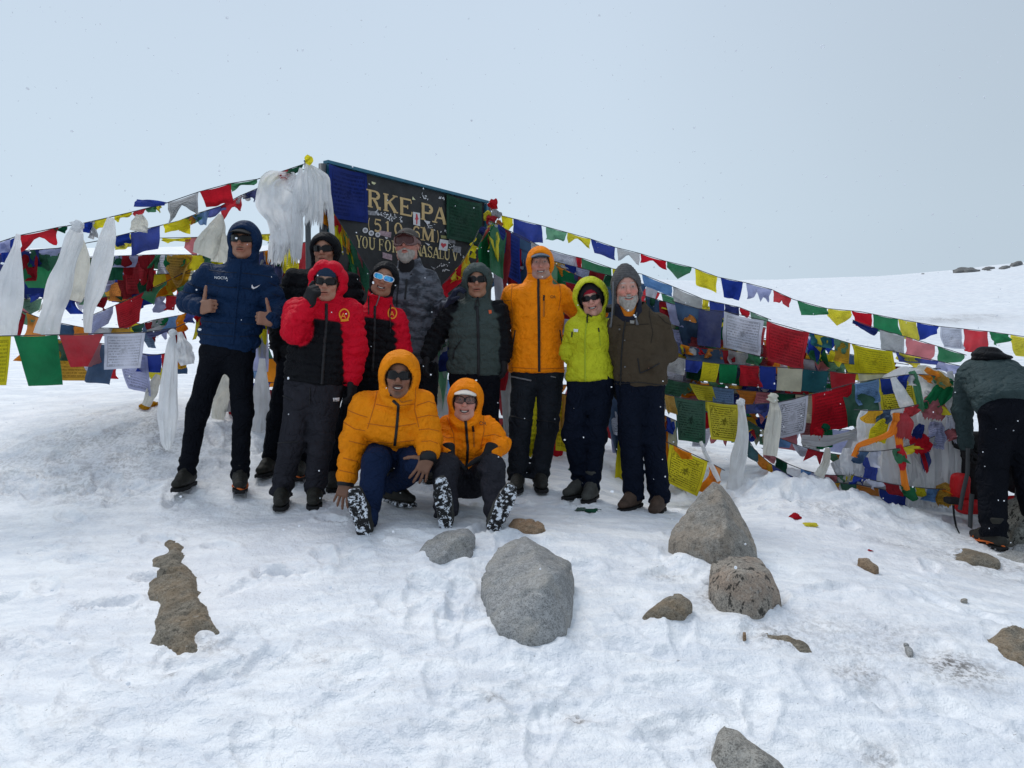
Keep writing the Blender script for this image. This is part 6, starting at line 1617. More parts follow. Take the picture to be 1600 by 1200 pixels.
    for dc in decals:
        if dc[0] == 'r': ribbon(dc[1], dc[2], dc[3], dc[4], jo, off=dc[5] if len(dc) > 5 else .003)
        elif dc[0] == 'p': patch(dc[1], dc[2], dc[3], jo)
        elif dc[0] == 'text':
            _, nm, txt, (x, y), hpx, mat, slope = dc
            cu = bpy.data.curves.new('t', 'FONT'); cu.body = txt; cu.size = 1; cu.space_character = 1.0
            to = bpy.data.objects.new('t', cu); COL.objects.link(to)
            dg = bpy.context.evaluated_depsgraph_get(); tm = bpy.data.meshes.new_from_object(to.evaluated_get(dg)); bpy.data.objects.remove(to)
            wl = (.72 * len(txt)) * hpx; cx_, cy_ = x + wl / 2, y - hpx * .4
            hs_ = [hit(cx_ + a_ * wl * .5, cy_ + b_ * hpx, .0) for a_ in (-1, 0, 1) for b_ in (-1, 0, 1)]
            nn_ = unit(sum(h_[1] for h_ in hs_)); pp_ = np.mean([h_[0] for h_ in hs_], 0); mo = max(float((h_[0] - pp_) @ nn_) for h_ in hs_); pp_ = pp_ + nn_ * (mo + .0015)
            def onpl(a_, b_):
                og = np.array([0, 0, CAMZ]); dr_ = PX(a_, b_, 1.0) - og; return og + dr_ * ((pp_ - og) @ nn_) / (dr_ @ nn_)
            VV = np.zeros(len(tm.vertices) * 3, np.float32); tm.vertices.foreach_get('co', VV); VV = VV.reshape(-1, 3)
            W1 = []
            for v in VV:
                W1.append(onpl(x + v[0] * hpx * 1.35, y - v[1] * hpx * 1.35 + slope * v[0] * hpx))
            for i, v in enumerate(tm.vertices): v.co = Vector(W1[i])
            tm.materials.clear(); tm.materials.append(mat); add(nm, tm, jo)
    # ---- cuffs
    if cuff is not None:
        for s_ in 'LR':
            E_, W_ = jt['el' + s_], jt['wr' + s_]; t_ = unit(W_ - E_)
            MB().tube([W_ - t_ * .01, W_ + t_ * .03], arm[2] * .86, 16).obj('cuff', cuff, jo, smooth=True)
    # ---- glasses, cap, beard, teeth
    if gl: glasses(hc, HB, hs, gl[0], gl[1], gl[2], o, name='goggles' if gl[0] == 'goggle' else ('glasses' if gl[1] is M_LENSC else 'sunglasses'), out=.014 if gl[0] == 'goggle' else 0)
    if face.get('smile', 0) > .5:
        def te(P): q = P.copy(); q[:, 2] -= 9 * face['smile'] * P[:, 0] ** 2; return ellip(q, (0, .084, -.0590), (.026, .0155, .0058)) + .0006 * (np.abs(np.sin(P[:, 0] * 480)) < .25)
        V, Q = sdf_mesh(te, (-.03, .05, -.075), (.03, .105, -.045), .0025); add('teeth', new_mesh('teeth', to_world(V, hc, HB, hs), Q, M_TEETH), o)
    if cap:
        kind, cm = cap[0], cap[1]
        if kind == 'brim' or kind == 'cap':
            def cf(P):
                dome = ellip(P, (0, -.018, .036), (.086, .107, .090)); dome = np.maximum(dome, -ellip(P, (0, -.018, .032), (.080, .101, .084)))
                dome = np.maximum(dome, -(P[:, 2] - .048 + .1 * P[:, 1]))
                q = P.copy(); q[:, 2] = P[:, 2] + 5.2 * P[:, 0] ** 2 + .22 * (P[:, 1] - .09)
                br = np.maximum(ellip(q, (0, .098, .070), (.068, .078, .30)), np.abs(q[:, 2] - .068) - .0035)
                return np.minimum(dome, np.maximum(br, -P[:, 1] + .055))
            V, Q = sdf_mesh(cf, (-.11, -.15, .0), (.11, .20, .15), .0042); add('cap', new_mesh('cap', to_world(V, hc, HB, hs), Q, cm), o)
        if kind == 'beanie':
            low = cap[2] if len(cap) > 2 else .045
            def bf(P):
                g = ellip(P, (0, -.020, .036), (.087, .108, .094)); g = np.maximum(g, -ellip(P, (0, -.018, .030), (.078, .098, .084)))
                g = np.maximum(g, -(P[:, 2] - low) - .55 * np.clip(-P[:, 1] + .02, 0, .2)); return g - .0015 * np.sin(P[:, 2] * 500)
            V, Q = sdf_mesh(bf, (-.11, -.15, -.09), (.11, .12, .15), .0042); add('beanie', new_mesh('beanie', to_world(V, hc, HB, hs), Q, cm), o)
    if beard:
        bm_, ln = beard
        def bd(P):
            d = ellip(P, (0, .030, -.062), (.064, .072, .058 + ln * .4)); d = smin(d, ellip(P, (0, .066, -.100 - ln * .5), (.036, .030, .032 + ln)), .025)
            up_l = -.030 + .9 * np.abs(P[:, 0]) * .35
            d = smax(d, P[:, 2] - np.where(np.abs(P[:, 0]) > .046, .000, -.047 - .0 * up_l), .006)
            d = smax(d, -P[:, 1] - .012, .01)
            d = smax(d, -ellip(P, (0, .105, -.062), (.021, .03, .0115)), .006)
            mo = rcone(P, (-.026, .089, -.054), (-.004, .099, -.0435), .0065, .0078); mo = np.minimum(mo, rcone(P, (.026, .089, -.054), (.004, .099, -.0435), .0065, .0078))
            return smin(d, mo, .006) - .0035 * fbm(P * fl([90, 60, 45]), 3, seed)
        V, Q = sdf_mesh(bd, (-.09, -.03, -.17 - ln), (.09, .13, .01), .004); add('beard', new_mesh('beard', to_world(V, hc, HB, hs), Q, bm_), o)
    # ---- boots
    bootm = bootm or M_BOOT
    for i_, s_ in enumerate('LR'):
        b_ = boots[i_]
        if b_ is None: continue
        k_ = unit(jt['kn' + s_] - jt['an' + s_]); td = PX(b_[0], b_[1], d0 + b_[2]) - jt['an' + s_]
        upv = np.asarray(b_[3], float) if len(b_) > 3 else None
        if upv is None:
            td = td.copy(); td[2] = 0; td = unit(td); upv = np.array([0, 0, 1.0])
        (V1, Q1), (V2, Q2), BB = boot_parts(jt['an' + s_], td, upv, seed=seed + i_, s=b_[4] if len(b_) > 4 else 1.0)
        if V1.shape[0]:
            bo = add('boot', new_mesh('boot', V1, Q1, bootm), o); add('sole', new_mesh('sole', V2, Q2, (sole or M_SOLE)), bo)
            if crampon[i_]:
                m = MB(); pts = []
                for a in np.linspace(0, 2 * math.pi, 25): pts.append(np.array([.047 * math.cos(a), .055 + .145 * math.sin(a), -.080 + .012 * math.sin(a * 2)]) @ BB + jt['an' + s_])
                m.tube(pts, .007, 6, cap=False)
                for yy in (.0, .07, .13): m.tube([np.array([x, yy, -.083 + .055 * (1 - (x / .05) ** 2) * (yy > .02)]) @ BB + jt['an' + s_] for x in np.linspace(-.047, .047, 7)], .006, 5)
                m.obj('crampon_harness', M_CRAMP, bo, smooth=True)
                m = MB()
                for yy in (-.07, -.03, .04, .10, .15, .19):
                    for sx in (-1, 1): m.tube([np.array([sx * .036, yy, -.10]) @ BB + jt['an' + s_], np.array([sx * .038, yy + .006, -.14]) @ BB + jt['an' + s_]], [.007, .002], 4)
                    m.tube([np.array([-.04, yy, -.114]) @ BB + jt['an' + s_], np.array([.04, yy, -.114]) @ BB + jt['an' + s_]], .004, 4)
                m.obj('crampon_spikes', M_STEEL, bo)
    if gait:
        p = jt['neck'] * .45 + hc * .55; 
        def ga(P):
            q = (P - hc.astype(fl)) @ HB.T.astype(fl) / hs
            return loft(q, (0, -.02, -.19), (0, .012, -.105), [(0, .075, .075), (1, .058, .066)], (0, 1, 0), cap=.012) - .003 * fbm(q * 30, 2, 3)
        V, Q = sdf_mesh(ga, hc - .25, hc + .15, .007); add('neck_gaiter', new_mesh('neck_gaiter', V, Q, gait), o)
    PEOPLE[key] = dict(o=o, jacket=jo, trousers=tro, hit=hit, ribbon=ribbon, patch=patch, jt=jt, HB=HB, hc=hc, hs=hs, F=F)
    return PEOPLE[key]

CAMW = lambda x, y, z: np.array([x, y, z], float)      # world: x right, y away, z up
S_TAN = (0.40, 0.22, 0.15); S_BRN = (0.33, 0.165, 0.105); S_PINK = (0.55, 0.285, 0.22); S_RUD = (0.50, 0.245, 0.19); S_DK = (0.24, 0.115, 0.07)
def Z(x0, y0, s): return lambda x, y: (x0 + x / s, y0 + y / s)
z1 = Z(240, 320, 4.615); z2 = Z(480, 340, 5); z3 = Z(660, 340, 4.617); z4 = Z(840, 380, 5); z5 = Z(500, 520, 3.529); z6 = Z(240, 560, 4.615); z7 = Z(780, 580, 5)
LENS = M_LENS
# 1 -- navy down jacket, thumbs up
person('navy', 'man in a navy puffer jacket and hood giving two thumbs up, far left', 4.98,
    dict(head=(381.5, 377, -.03), neck=(379, 420), pelvis=(356, 538), shL=(326, 430), shR=(412, 432), elL=(294, 471, .05), elR=(434, 482, .02), wrL=(314, 481, -.16), wrR=(427, 500, -.17),
         hpL=(336, 556), hpR=(374, 556), knL=(309, 642, -.04), knR=(379, 644, -.03), anL=(292, 722), anR=(375, 731)),
    M_NAVYJ, M_TBLACK, S_BRN, yaw=-2, head=(6, -4, 3), hs=1.02, w=1.03, wd=1.0, quilt=(.095, .019, 0), wr=.004, arm=(.076, .068, .054), leg=(.088, .064, .054),
    hood=dict(r=(.108, .125, .125), yc=.060, ox=.066, oh=.092, nr=.098), face=dict(tache=.7, eyes=0), gl=('square', LENS, M_FRB), cap=('brim', M_KBLACK),
    hands=[dict(s_='L', fdir=CAMW(.75, -.35, .12), back=CAMW(-.3, -.9, .1), side=-1, curl=(1.45, 1.5, 1.5, 1.55), thumb=(.95, .35, .1), spread=.1, tcurl=.0, s=1.05),
           dict(s_='R', fdir=CAMW(-.75, -.35, .12), back=CAMW(.3, -.9, .1), side=1, curl=(1.45, 1.5, 1.5, 1.55), thumb=(.95, .35, .1), spread=.1, tcurl=.0, s=1.05)],
    boots=((268, 762, -.25), (374, 770, -.35)), crampon=(0, 1),
    decals=[('r', 'baffle_seam_shade', [z1(*q) for q in L_], .005, M_SEAMSHADE_N, -.001) for L_ in ([(400,472),(520,488),(600,490)], [(640,492),(760,505),(840,520)], [(380,565),(480,590),(605,600)], [(640,600),(700,608)], [(350,840),(480,850),(600,856)], [(630,858),(720,862)], [(325,930),(470,945),(595,948)], [(620,950),(760,945)], [(240,560),(300,590),(350,600)], [(190,620),(270,640),(330,640)], [(830,560),(890,590)], [(855,640),(910,660)])] + [('r', 'zip', [(376, 408), (373, 440), (369, 480), (364, 540)], .010, M_NAVYJ, .004), ('text', 'wordmark', 'NOCTA', z1(438, 533), 4.3, M_LOGOW, .08),  # dark navy ribbons paint shade into the baffle creases
            ('p', 'swoosh', [[z1(707, 580), z1(712, 576), z1(716, 590), z1(706, 596)], [z1(706, 596), z1(716, 590), z1(728, 594), z1(718, 606)], [z1(718, 606), z1(728, 594), z1(770, 576), z1(742, 597)]], M_LOGOW)])
# 2 -- black jacket behind
person('black', 'person in a black hooded puffer and dark glasses standing behind the red hood', 5.38,
    dict(head=(508, 392, -.03), neck=(505, 428), pelvis=(482, 560), shL=(462, 436), shR=(546, 440), elL=(436, 492, .05), elR=(556, 500), wrL=(432, 545, -.02), wrR=(545, 550),
         hpL=(452, 575), hpR=(495, 575), knL=(434, 655, -.03), knR=(478, 655), anL=(423, 731), anR=(468, 731)),
    M_BLACKJ, M_TBLACK, S_BRN, yaw=0, head=(0, -4, 0), quilt=(.07, .016, 0), arm=(.078, .066, .052), face=dict(eyes=0), gl=('square', LENS, M_FRB),
    hood=dict(r=(.112, .128, .125), yc=.055, ox=.062, oh=.082, nr=.095),
    hands=[dict(s_='L', fdir=CAMW(0, -.1, -1), back=CAMW(-1, -.2, 0), side=1, mat=M_GLOVE, fat=1.25, curl=.5), dict(s_='R', fdir=CAMW(0, 0, -1), back=CAMW(1, 0, 0), side=-1, mat=M_GLOVE, fat=1.25)],
    boots=((404, 748, -.2), (464, 750, -.3)), crampon=(0, 1))
# 3 -- red and black jacket, hand at chin
person('red', 'person in a red hood and red-black jacket holding a gloved fist at the chin', 4.75,
    dict(head=(512, 442, -.04), neck=(507, 482), pelvis=(492, 592), shL=(466, 487), shR=(545, 488), elL=(461, 517, -.17), elR=(554, 545, .02), wrL=(482, 473, -.27), wrR=(551, 597, 0),
         hpL=(470, 606), hpR=(512, 606), knL=(457, 690, -.05), knR=(501, 690, -.03), anL=(441, 760), anR=(492, 752)),
    M_REDJ, M_TCHAR, S_TAN, yaw=-4, head=(8, -6, 4), w=1.02, quilt=(.048, .012, 0), aq=(.055, .012, 0), arm=(.088, .078, .052), leg=(.094, .074, .068), split=(.83, M_BLACKJ), wr=.005,
    hood=dict(r=(.122, .132, .130), yc=.052, ox=.066, oh=.094, lobe=.014, ln=4.5, nr=.10, th=.026, peak=.012), face=dict(eyes=0), gl=('square', LENS, M_FRB), cap=('beanie', M_KNAVY, .035),
    hands=[dict(s_='L', fdir=CAMW(.35, -.25, .75), back=CAMW(-.5, -.8, .1), side=-1, mat=M_GLOVE, fat=1.35, curl=(1.3, 1.35, 1.4, 1.4), thumb=(.5, .8, -.3)),
           dict(s_='R', fdir=CAMW(-.05, -.1, -1), back=CAMW(1, -.2, 0), side=-1, mat=M_GLOVE, fat=1.25, curl=.5)],
    boots=((434, 790, -.3), (488, 782, -.3)), tdecals=[('fly_seam', [z6(1130, 210), z6(1125, 330)], .006, M_ZIP), ('pocket_seam', [z6(935, 270), z6(1000, 300)], .006, M_ZIP), ('thigh_logo', [z6(1292, 298), z6(1334, 294)], .022, M_LOGOW), ('knee_seam', [z6(880, 610), z6(1040, 600)], .006, M_ZIP)],
    decals=[('r', 'zip', [(510, 474), (510, 500), (507, 540), (503, 600)], .018, M_ZIP), ('text', 'chest_mark', 'A', z1(1350, 815), 9, M_LOGOO, .2),
            ('r', 'badge_ring', [(z1(1375, 792)[0] + 7.6 * math.cos(a), z1(1375, 792)[1] + 8.6 * math.sin(a)) for a in np.linspace(0, 2 * math.pi, 13)], .008, M_LOGOO),
            ('r', 'badge_text', [z1(1350, 835), z1(1380, 832), z1(1408, 828)], .014, M_LOGOO)])
# 4 -- second red and black jacket, blue mirror glasses
person('mirror', 'smiling person with white-framed blue mirror glasses, black hood and red-black jacket', 5.14,
    dict(head=(600, 437, -.05), neck=(593, 482), pelvis=(578, 590), shL=(552, 498), shR=(618, 500), elL=(548, 550), elR=(626, 546, .02), wrL=(552, 600), wrR=(622, 596, -.05),
         hpL=(560, 605), hpR=(598, 605), knL=(535, 690, -.02), knR=(600, 690), anL=(522, 742), anR=(603, 742)),
    M_REDJ, M_TBLACK, S_BRN, yaw=2, head=(4, -3, 16), quilt=(.05, .013, 0), arm=(.078, .070, .052), split=(.84, M_BLACKJ), hoodm=M_BLACKJ, wr=.005,
    hood=dict(r=(.098, .118, .118), yc=.050, ox=.064, oh=.094, nr=.085), face=dict(smile=1, eyes=0), gl=('sport', M_LENSB, M_FRW),
    hands=[dict(s_='L', fdir=CAMW(0, -.1, -1), back=CAMW(-1, 0, 0), side=1, mat=M_GLOVE, fat=1.25), dict(s_='R', fdir=CAMW(0, 0, -1), back=CAMW(1, 0, 0), side=-1, mat=M_GLOVE, fat=1.25)],
    boots=((517, 770, -.3), (606, 768, -.3)),
    decals=[('r', 'zip', [(586, 478), (585, 520), (582, 580)], .016, M_ZIP), ('r', 'inner_zip', [z2(565, 610), z2(540, 690)], .007, M_ZIPG, .006),
            ('r', 'drawcord', [z2(485, 610), z2(482, 760)], .006, M_ZIP, .006), ('r', 'drawcord', [z2(648, 680), z2(646, 900)], .006, M_ZIP, .006),
            ('r', 'badge_ring', [(z2(665, 748)[0] + 6.6 * math.cos(a), z2(665, 748)[1] + 8.4 * math.sin(a)) for a in np.linspace(0, 2 * math.pi, 13)], .008, M_LOGOO), ('text', 'chest_mark', 'A', z2(645, 768), 8, M_LOGOO, .1)])
# 5 -- grey jacket, ski goggles
person('goggles', 'white-bearded man with rose ski goggles and mottled grey jacket before the sign', 5.52,
    dict(head=(636, 384, -.04), neck=(641, 418), pelvis=(646, 560), shL=(612, 436), shR=(668, 438), elL=(606, 492, .03), elR=(686, 486, .0), wrL=(612, 545), wrR=(708, 474, -.24),
         hpL=(630, 578), hpR=(664, 578), knL=(630, 665), knR=(668, 665), anL=(632, 735), anR=(672, 735)),
    M_CAMO, M_TGREY, S_RUD, yaw=3, head=(-6, 5, -2), w=.92, wd=1.0, hs=1.06, arm=(.078, .068, .055), collar=(.085, .055), wr=.008, hem=.03,
    face=dict(eyes=0, stubble=None, ruddy=.6, hair=(.3, .28, .26)), gl=('goggle', M_LENSR, M_FRR), cap=('cap', M_CAPG), beard=(M_BEARDW, .004),
    hands=[dict(s_='L', fdir=CAMW(0, 0, -1), back=CAMW(-1, 0, 0), side=1, mat=M_GLOVE, fat=1.25), dict(s_='R', fdir=CAMW(.4, -.35, .75), back=CAMW(-.3, -.3, .9), side=1, mat=M_GLOVEK, fat=1.35, curl=.7, at=(705, 470, -.26))],
    boots=((630, 748, -.3), (674, 748, -.3)), gait=M_LINER,
    decals=[('r', 'pocket_zip', [z2(778, 482), z2(765, 640)], .012, M_ZIP), ('r', 'flap_seam', [z2(720, 470), z2(705, 600), z2(700, 700)], .006, M_ZIP, .0045)])
# 6 -- dark grey-green quilted jacket
person('greygreen', 'person in a dark grey-green quilted hooded jacket with black sleeves, hands down', 5.30,
    dict(head=(746, 440, -.03), neck=(746, 474), pelvis=(741, 574), shL=(710, 486), shR=(778, 486), elL=(682, 526, .03), elR=(786, 530, .02), wrL=(667, 558, -.04), wrR=(788, 562, -.02),
         hpL=(723, 594), hpR=(761, 594), knL=(724, 668), knR=(764, 668), anL=(722, 737), anR=(766, 737)),
    M_GRNJ, M_TBLACK, S_BRN, yaw=2, head=(-2, -2, -1), quilt=(.075, .009, 0), aq=(.05, .013, 0), arm=(.076, .062, .052), sleeve=M_BLACKJ, wr=.0045, hem=.03,
    hood=dict(r=(.110, .125, .122), yc=.060, ox=.060, oh=.080, nr=.088, lobe=.006, ln=6), face=dict(eyes=0, smile=.2), gl=('square', LENS, M_FRB),
    hands=[dict(s_='L', fdir=CAMW(-.2, -.1, -1), back=CAMW(-1, -.3, 0), side=1, curl=.5, mat=M_GLOVE, fat=1.2), dict(s_='R', fdir=CAMW(0, 0, -1), back=CAMW(1, -.2, 0), side=-1, curl=.5, mat=M_GLOVE, fat=1.2)],
    boots=((720, 750, -.3), (770, 750, -.3)),
    decals=[('r', 'zip', [z3(395, 640), z3(402, 800), z3(405, 980), z3(405, 1150)], .018, M_ZIP), ('r', 'drawcord', [z3(400, 570), z3(375, 650), z3(392, 680)], .007, M_ZIP, .006), ('r', 'drawcord', [z3(400, 570), z3(410, 640)], .007, M_ZIP, .006),
            ('p', 'logo', [[z3(476, 668), z3(497, 668), z3(499, 692), z3(480, 696)]], M_LOGOR), ('r', 'pocket_seam', [z3(280, 885), z3(235, 950), z3(220, 1030)], .006, M_ZIP, .0045)])
# 7 -- tall orange
person('tall', 'tallest person in a long orange shell jacket with a slate cap peak and grey stubble', 5.40,
    dict(head=(844, 413, -.02), neck=(840, 444), pelvis=(838, 562), shL=(802, 461), shR=(876, 461), elL=(789, 496, .12), elR=(903, 487, .10), wrL=(766, 484, .16), wrR=(946, 486, .06),
         hpL=(819, 584), hpR=(860, 584), knL=(813, 664, -.02), knR=(857, 662), anL=(809, 736), anR=(843, 730)),
    M_ORJ, M_TGREY, S_RUD, yaw=0, head=(0, -2, -2), w=.99, wd=1.0, quilt=(.16, .003, 0), arm=(.076, .066, .054), leg=(.094, .076, .070), hem=.075, wr=.0045,
    hood=dict(r=(.103, .122, .122), yc=.058, ox=.064, oh=.072, oz=.006, nr=.094), face=dict(smile=.9, stubble=((.30, .27, .25), .5), hair=(.25, .22, .2)), cap=('brim', M_CAPBL),
    hands=[dict(s_='L', fdir=CAMW(-1, .2, 0), back=CAMW(0, -1, .2), side=1, mat=M_GLOVE, fat=1.25), dict(s_='R', fdir=CAMW(.8, -.7, -.1), back=CAMW(0, -.3, 1), side=-1, mat=M_GLOVE, fat=1.45, curl=.7, at=(948, 482, .02))],
    boots=((804, 768, -.3), (852, 760, -.3)), tdecals=[('thigh_zip', [z7(95, 42), z7(250, 72)], .010, M_ZIPG), ('thigh_zip', [z7(400, 40), z7(440, 48)], .008, M_ZIPG), ('knee_seam', [z7(90, 350), z7(235, 385)], .006, M_ZIP), ('knee_seam', [z7(300, 380), z7(440, 400)], .006, M_ZIP)],
    decals=[('r', 'seam', [z3(*q) for q in L_], .0055, M_SEAMSHADE_A, -.001) for L_ in ([(648,465),(640,590),(652,700)], [(985,455),(1000,560),(982,670)], [(725,440),(700,480),(650,500)], [(940,440),(960,470),(985,480)], [(640,1080),(830,1092)], [(855,1092),(1015,1085)], [(560,585),(600,600),(640,595)], [(735,395),(780,402),(828,402)], [(856,402),(900,400),(935,392)])] + [('r', 'zip', [z3(838, 410), z3(836, 520), z3(840, 800), z3(842, 1110)], .016, M_ZIP), ('r', 'zip_edge', [z3(848, 410), z3(848, 520), z3(852, 800), z3(852, 1110)], .004, M_SEAMO, .006),  # darker amber lines on the seams hold painted crease shade
            ('r', 'pocket_zip', [z3(877, 560), z3(875, 600)], .012, M_ZIP), ('r', 'pocket_welt', [z3(877, 605), z3(875, 715)], .014, M_SEAMO), ('text', 'logo', 'OR', z3(922, 580), 4.6, M_LOGOK, .1),
            ('r', 'side_zip', [z3(672, 810), z3(650, 950), z3(643, 1005)], .007, M_ZIP), ('r', 'side_zip', [z3(990, 810), z3(1008, 930), z3(1012, 1000)], .007, M_ZIP)])
# 8 -- lime woman
person('lime', 'smiling woman in a lime shell jacket with a red headband and black wrap sunglasses', 5.20,
    dict(head=(924, 468, -.05), neck=(921, 498), pelvis=(923, 578), shL=(899, 512), shR=(950, 512), elL=(887, 548, .04), elR=(963, 545, .10), wrL=(893, 568, .06), wrR=(955, 575, .15),
         hpL=(906, 600), hpR=(941, 600), knL=(895, 676, -.05), knR=(931, 680, -.02), anL=(908, 744, .06), anR=(925, 754, -.02)),
    M_LIME, M_TDNAVY, S_PINK, yaw=-4, head=(-4, -4, -11), hs=.98, w=.84, wd=.92, arm=(.066, .058, .048), leg=(.088, .070, .056), hem=.055, wr=.0055,
    torso=[(0, .205, .145), (.15, .20, .14), (.45, .165, .12), (.7, .19, .135), (.88, .18, .12), (1, .10, .09)],
    hood=dict(r=(.128, .135, .142), yc=.052, ox=.084, oh=.118, nr=.092, th=.014, off=(0, -.015, .024), oz=.006), face=dict(smile=1.15, eyes=0, fem=1, ruddy=.3, hair=(.02, .015, .012)), gl=('round', LENS, M_FRB), cap=('beanie', M_KREDM, .030),
    hands=[dict(s_='L', fdir=CAMW(0, .1, -1), back=CAMW(-1, -.3, 0), side=1, mat=M_GLOVEP, fat=1.2, curl=.6, s=.85), dict(s_='R', fdir=CAMW(0, 0, -1), back=CAMW(1, 0, 0), side=-1, mat=M_GLOVE, fat=1.2, s=.85)],
    boots=((898, 762, .0), (914, 778, -.22)), bootm=M_BOOTG,
    decals=[('r', 'zip', [z4(392, 560), z4(378, 660), z4(370, 760), z4(372, 1000), z4(372, 1085)], .009, M_ZIPL), ('r', 'hood_tab', [z4(390, 555), z4(390, 625)], .008, M_ZIP, .006), ('r', 'drawcord', [z4(395, 555), z4(422, 578)], .006, M_ZIP, .006),
            ('r', 'pocket_zip', [z4(474, 662), z4(480, 695)], .008, M_ZIP), ('r', 'pocket_zip', [z4(272, 690), z4(268, 735)], .008, M_ZIP), ('p', 'logo', [[z4(283, 670), z4(318, 672), z4(316, 694), z4(285, 692)]], M_LOGOW),
            ('r', 'seam', [z4(480, 700), z4(490, 800)], .005, M_ZIPL)])
def extra_hood_liner():
    p = PEOPLE['lime']
    def fn(P):
        q = P
        g = ellip(q, (0, -.022, .030), (.096, .112, .108)); g = np.maximum(g, -ellip(q, (0, -.018, .024), (.083, .105, .095)))
        op = ellip(q, (0, .08, -.022), (.064, .2, .086)); return np.maximum(np.maximum(g, -op), -(q[:, 2] + .12))
    V, Q = sdf_mesh(fn, (-.12, -.15, -.13), (.12, .13, .15), .0045)
    add('inner_hood', new_mesh('inner_hood', to_world(V, p['hc'], p['HB'], p['hs']), Q, M_KBLACK), p['o'])
extra_hood_liner()
# 9 -- brown jacket man
person('brown', 'grinning white-bearded man in a grey knit hood and brown canvas jacket, one hand pocketed', 5.10,
    dict(head=(979, 452, -.05), neck=(994, 488), pelvis=(1000, 584), shL=(968, 506), shR=(1029, 506), elL=(963, 552, .08), elR=(1044, 550, .04), wrL=(958, 590, .12), wrR=(1016, 574, -.14),
         hpL=(982, 606), hpR=(1018, 606), knL=(984, 676, -.03), knR=(1021, 680), anL=(990, 762), anR=(1030, 770)),
    M_BRN, M_TDNAVY, S_PINK, yaw=-8, head=(6, -2, -4), hs=1.04, w=.93, wd=1.0, arm=(.074, .066, .056), leg=(.086, .074, .070), hem=.065, wr=.0045, collar=(.082, .04),
    face=dict(smile=1.0, eyes=1, ruddy=.75, hair=(.4, .37, .34)), beard=(M_BEARDW, .010), gait=M_GAITO,
    hands=[dict(s_='L', fdir=CAMW(0, 0, -1), back=CAMW(-1, 0, 0), side=1, mat=M_GLOVE, fat=1.2), dict(s_='R', fdir=CAMW(-.6, .2, -.6), back=CAMW(-.2, -1, 0), side=1, at=(1020, 572, -.02))],
    boots=((962, 786, -.22), (1012, 796, -.3)), bootm=M_BOOTB,
    decals=[('r', 'seam', [z4(*q) for q in L_], .005, M_SEAMSHADE_B, -.001) for L_ in ([(880,440),(872,560),(900,700),(885,780)], [(620,640),(650,640)], [(690,640),(870,632)], [(940,560),(1000,620),(1050,640)])] + [('r', 'placket', [z4(690, 590), z4(672, 700), z4(655, 900), z4(650, 1110)], .008, M_ZIP, .004), ('p', 'snap', [disc(z4(642, 672), 1.5, n=8)], M_ZIPG), ('p', 'snap', [disc(z4(682, 758), 1.3, n=8)], M_ZIPG), ('p', 'snap', [disc(z4(684, 966), 1.3, n=8)], M_ZIPG),  # dark brown lines draw the shade of the seam folds in colour
            ('p', 'chest_logo', [[z4(722, 604), z4(757, 606), z4(755, 630), z4(724, 628)]], M_LOGOG), ('p', 'sleeve_logo', [disc(z4(988, 566), 3.4, n=10)], M_LOGOW), ('r', 'pocket_edge', [z4(782, 900), z4(800, 1015), z4(860, 990), z4(950, 940)], .007, M_ZIP, .004), ('r', 'hem_seam', [z4(620, 1105), z4(780, 1085), z4(990, 1110)], .004, M_ZIP, .003)])
def knit_hood():
    p = PEOPLE['brown']
    def fn(q):
        g = ellip(q, (0, -.024, .036), (.100, .116, .108)); pk = ellip(q, (.0, -.035, .115), (.052, .06, .055)); g = smin(g, pk, .04)
        g = smin(g, loft(q, (.01, -.06, -.19), (0, -.03, -.03), [(0, .10, .085), (1, .092, .095)], (0, 1, 0), cap=.03), .03)
        g = smax(g, -ellip(q, (0, -.018, .02), (.083, .105, .095)), .004); op = ellip(q, (0, .10, -.028), (.080, .17, .094))
        g = smax(g, -op, .008); g = smax(g, q[:, 1] - .075, .01)
        lower = ellip(q, (0, .10, -.14), (.085, .15, .09)); g = smax(g, -lower, .01)
        return g - .0015 * np.sin(q[:, 2] * 420)
    V, Q = sdf_mesh(fn, (-.14, -.18, -.23), (.14, .12, .20), .005)
    ho = add('knit_hood', new_mesh('knit_hood', to_world(V, p['hc'], p['HB'], p['hs']), Q, M_HEATHER), p['o'])
    for path in ([(958, 440), (958, 456), (957, 480), (956.5, 505), (956, 511)], [(1000, 448), (1004, 458), (998, 474), (995, 488), (994, 500), (996, 508)]):
        pts = []
        for i, (x, y) in enumerate(path):
            h_ = p['hit'](x, y, .012); pts.append(h_[0] if h_ and i > 1 else PX(x, y, 4.95))
        m = MB().tube(pts, [.0055] * (len(pts) - 1) + [.011], 6); m.obj('drawstring', M_CORDG, ho, smooth=True)
    def inner(q):
        g = loft(q, (0.02, -.03, -.20), (0, .0, -.09), [(0, .115, .10), (1, .085, .085)], (0, 1, 0), cap=.02); g = smax(g, -loft(q, (0, .03, -.15), (0, .06, -.05), [(0, .04, .06), (1, .08, .09)], (0, 1, 0), cap=.02), .01)
        return g - .003 * fbm(q * 18, 2, 3)
    V, Q = sdf_mesh(inner, (-.15, -.16, -.25), (.15, .14, -.03), .007)
    add('fleece_collar', new_mesh('fleece_collar', to_world(V, p['hc'], p['HB'], p['hs']), Q, pmat('fleece_navy', (.010, .012, .024), rough=.95)), p['o'])
knit_hood()
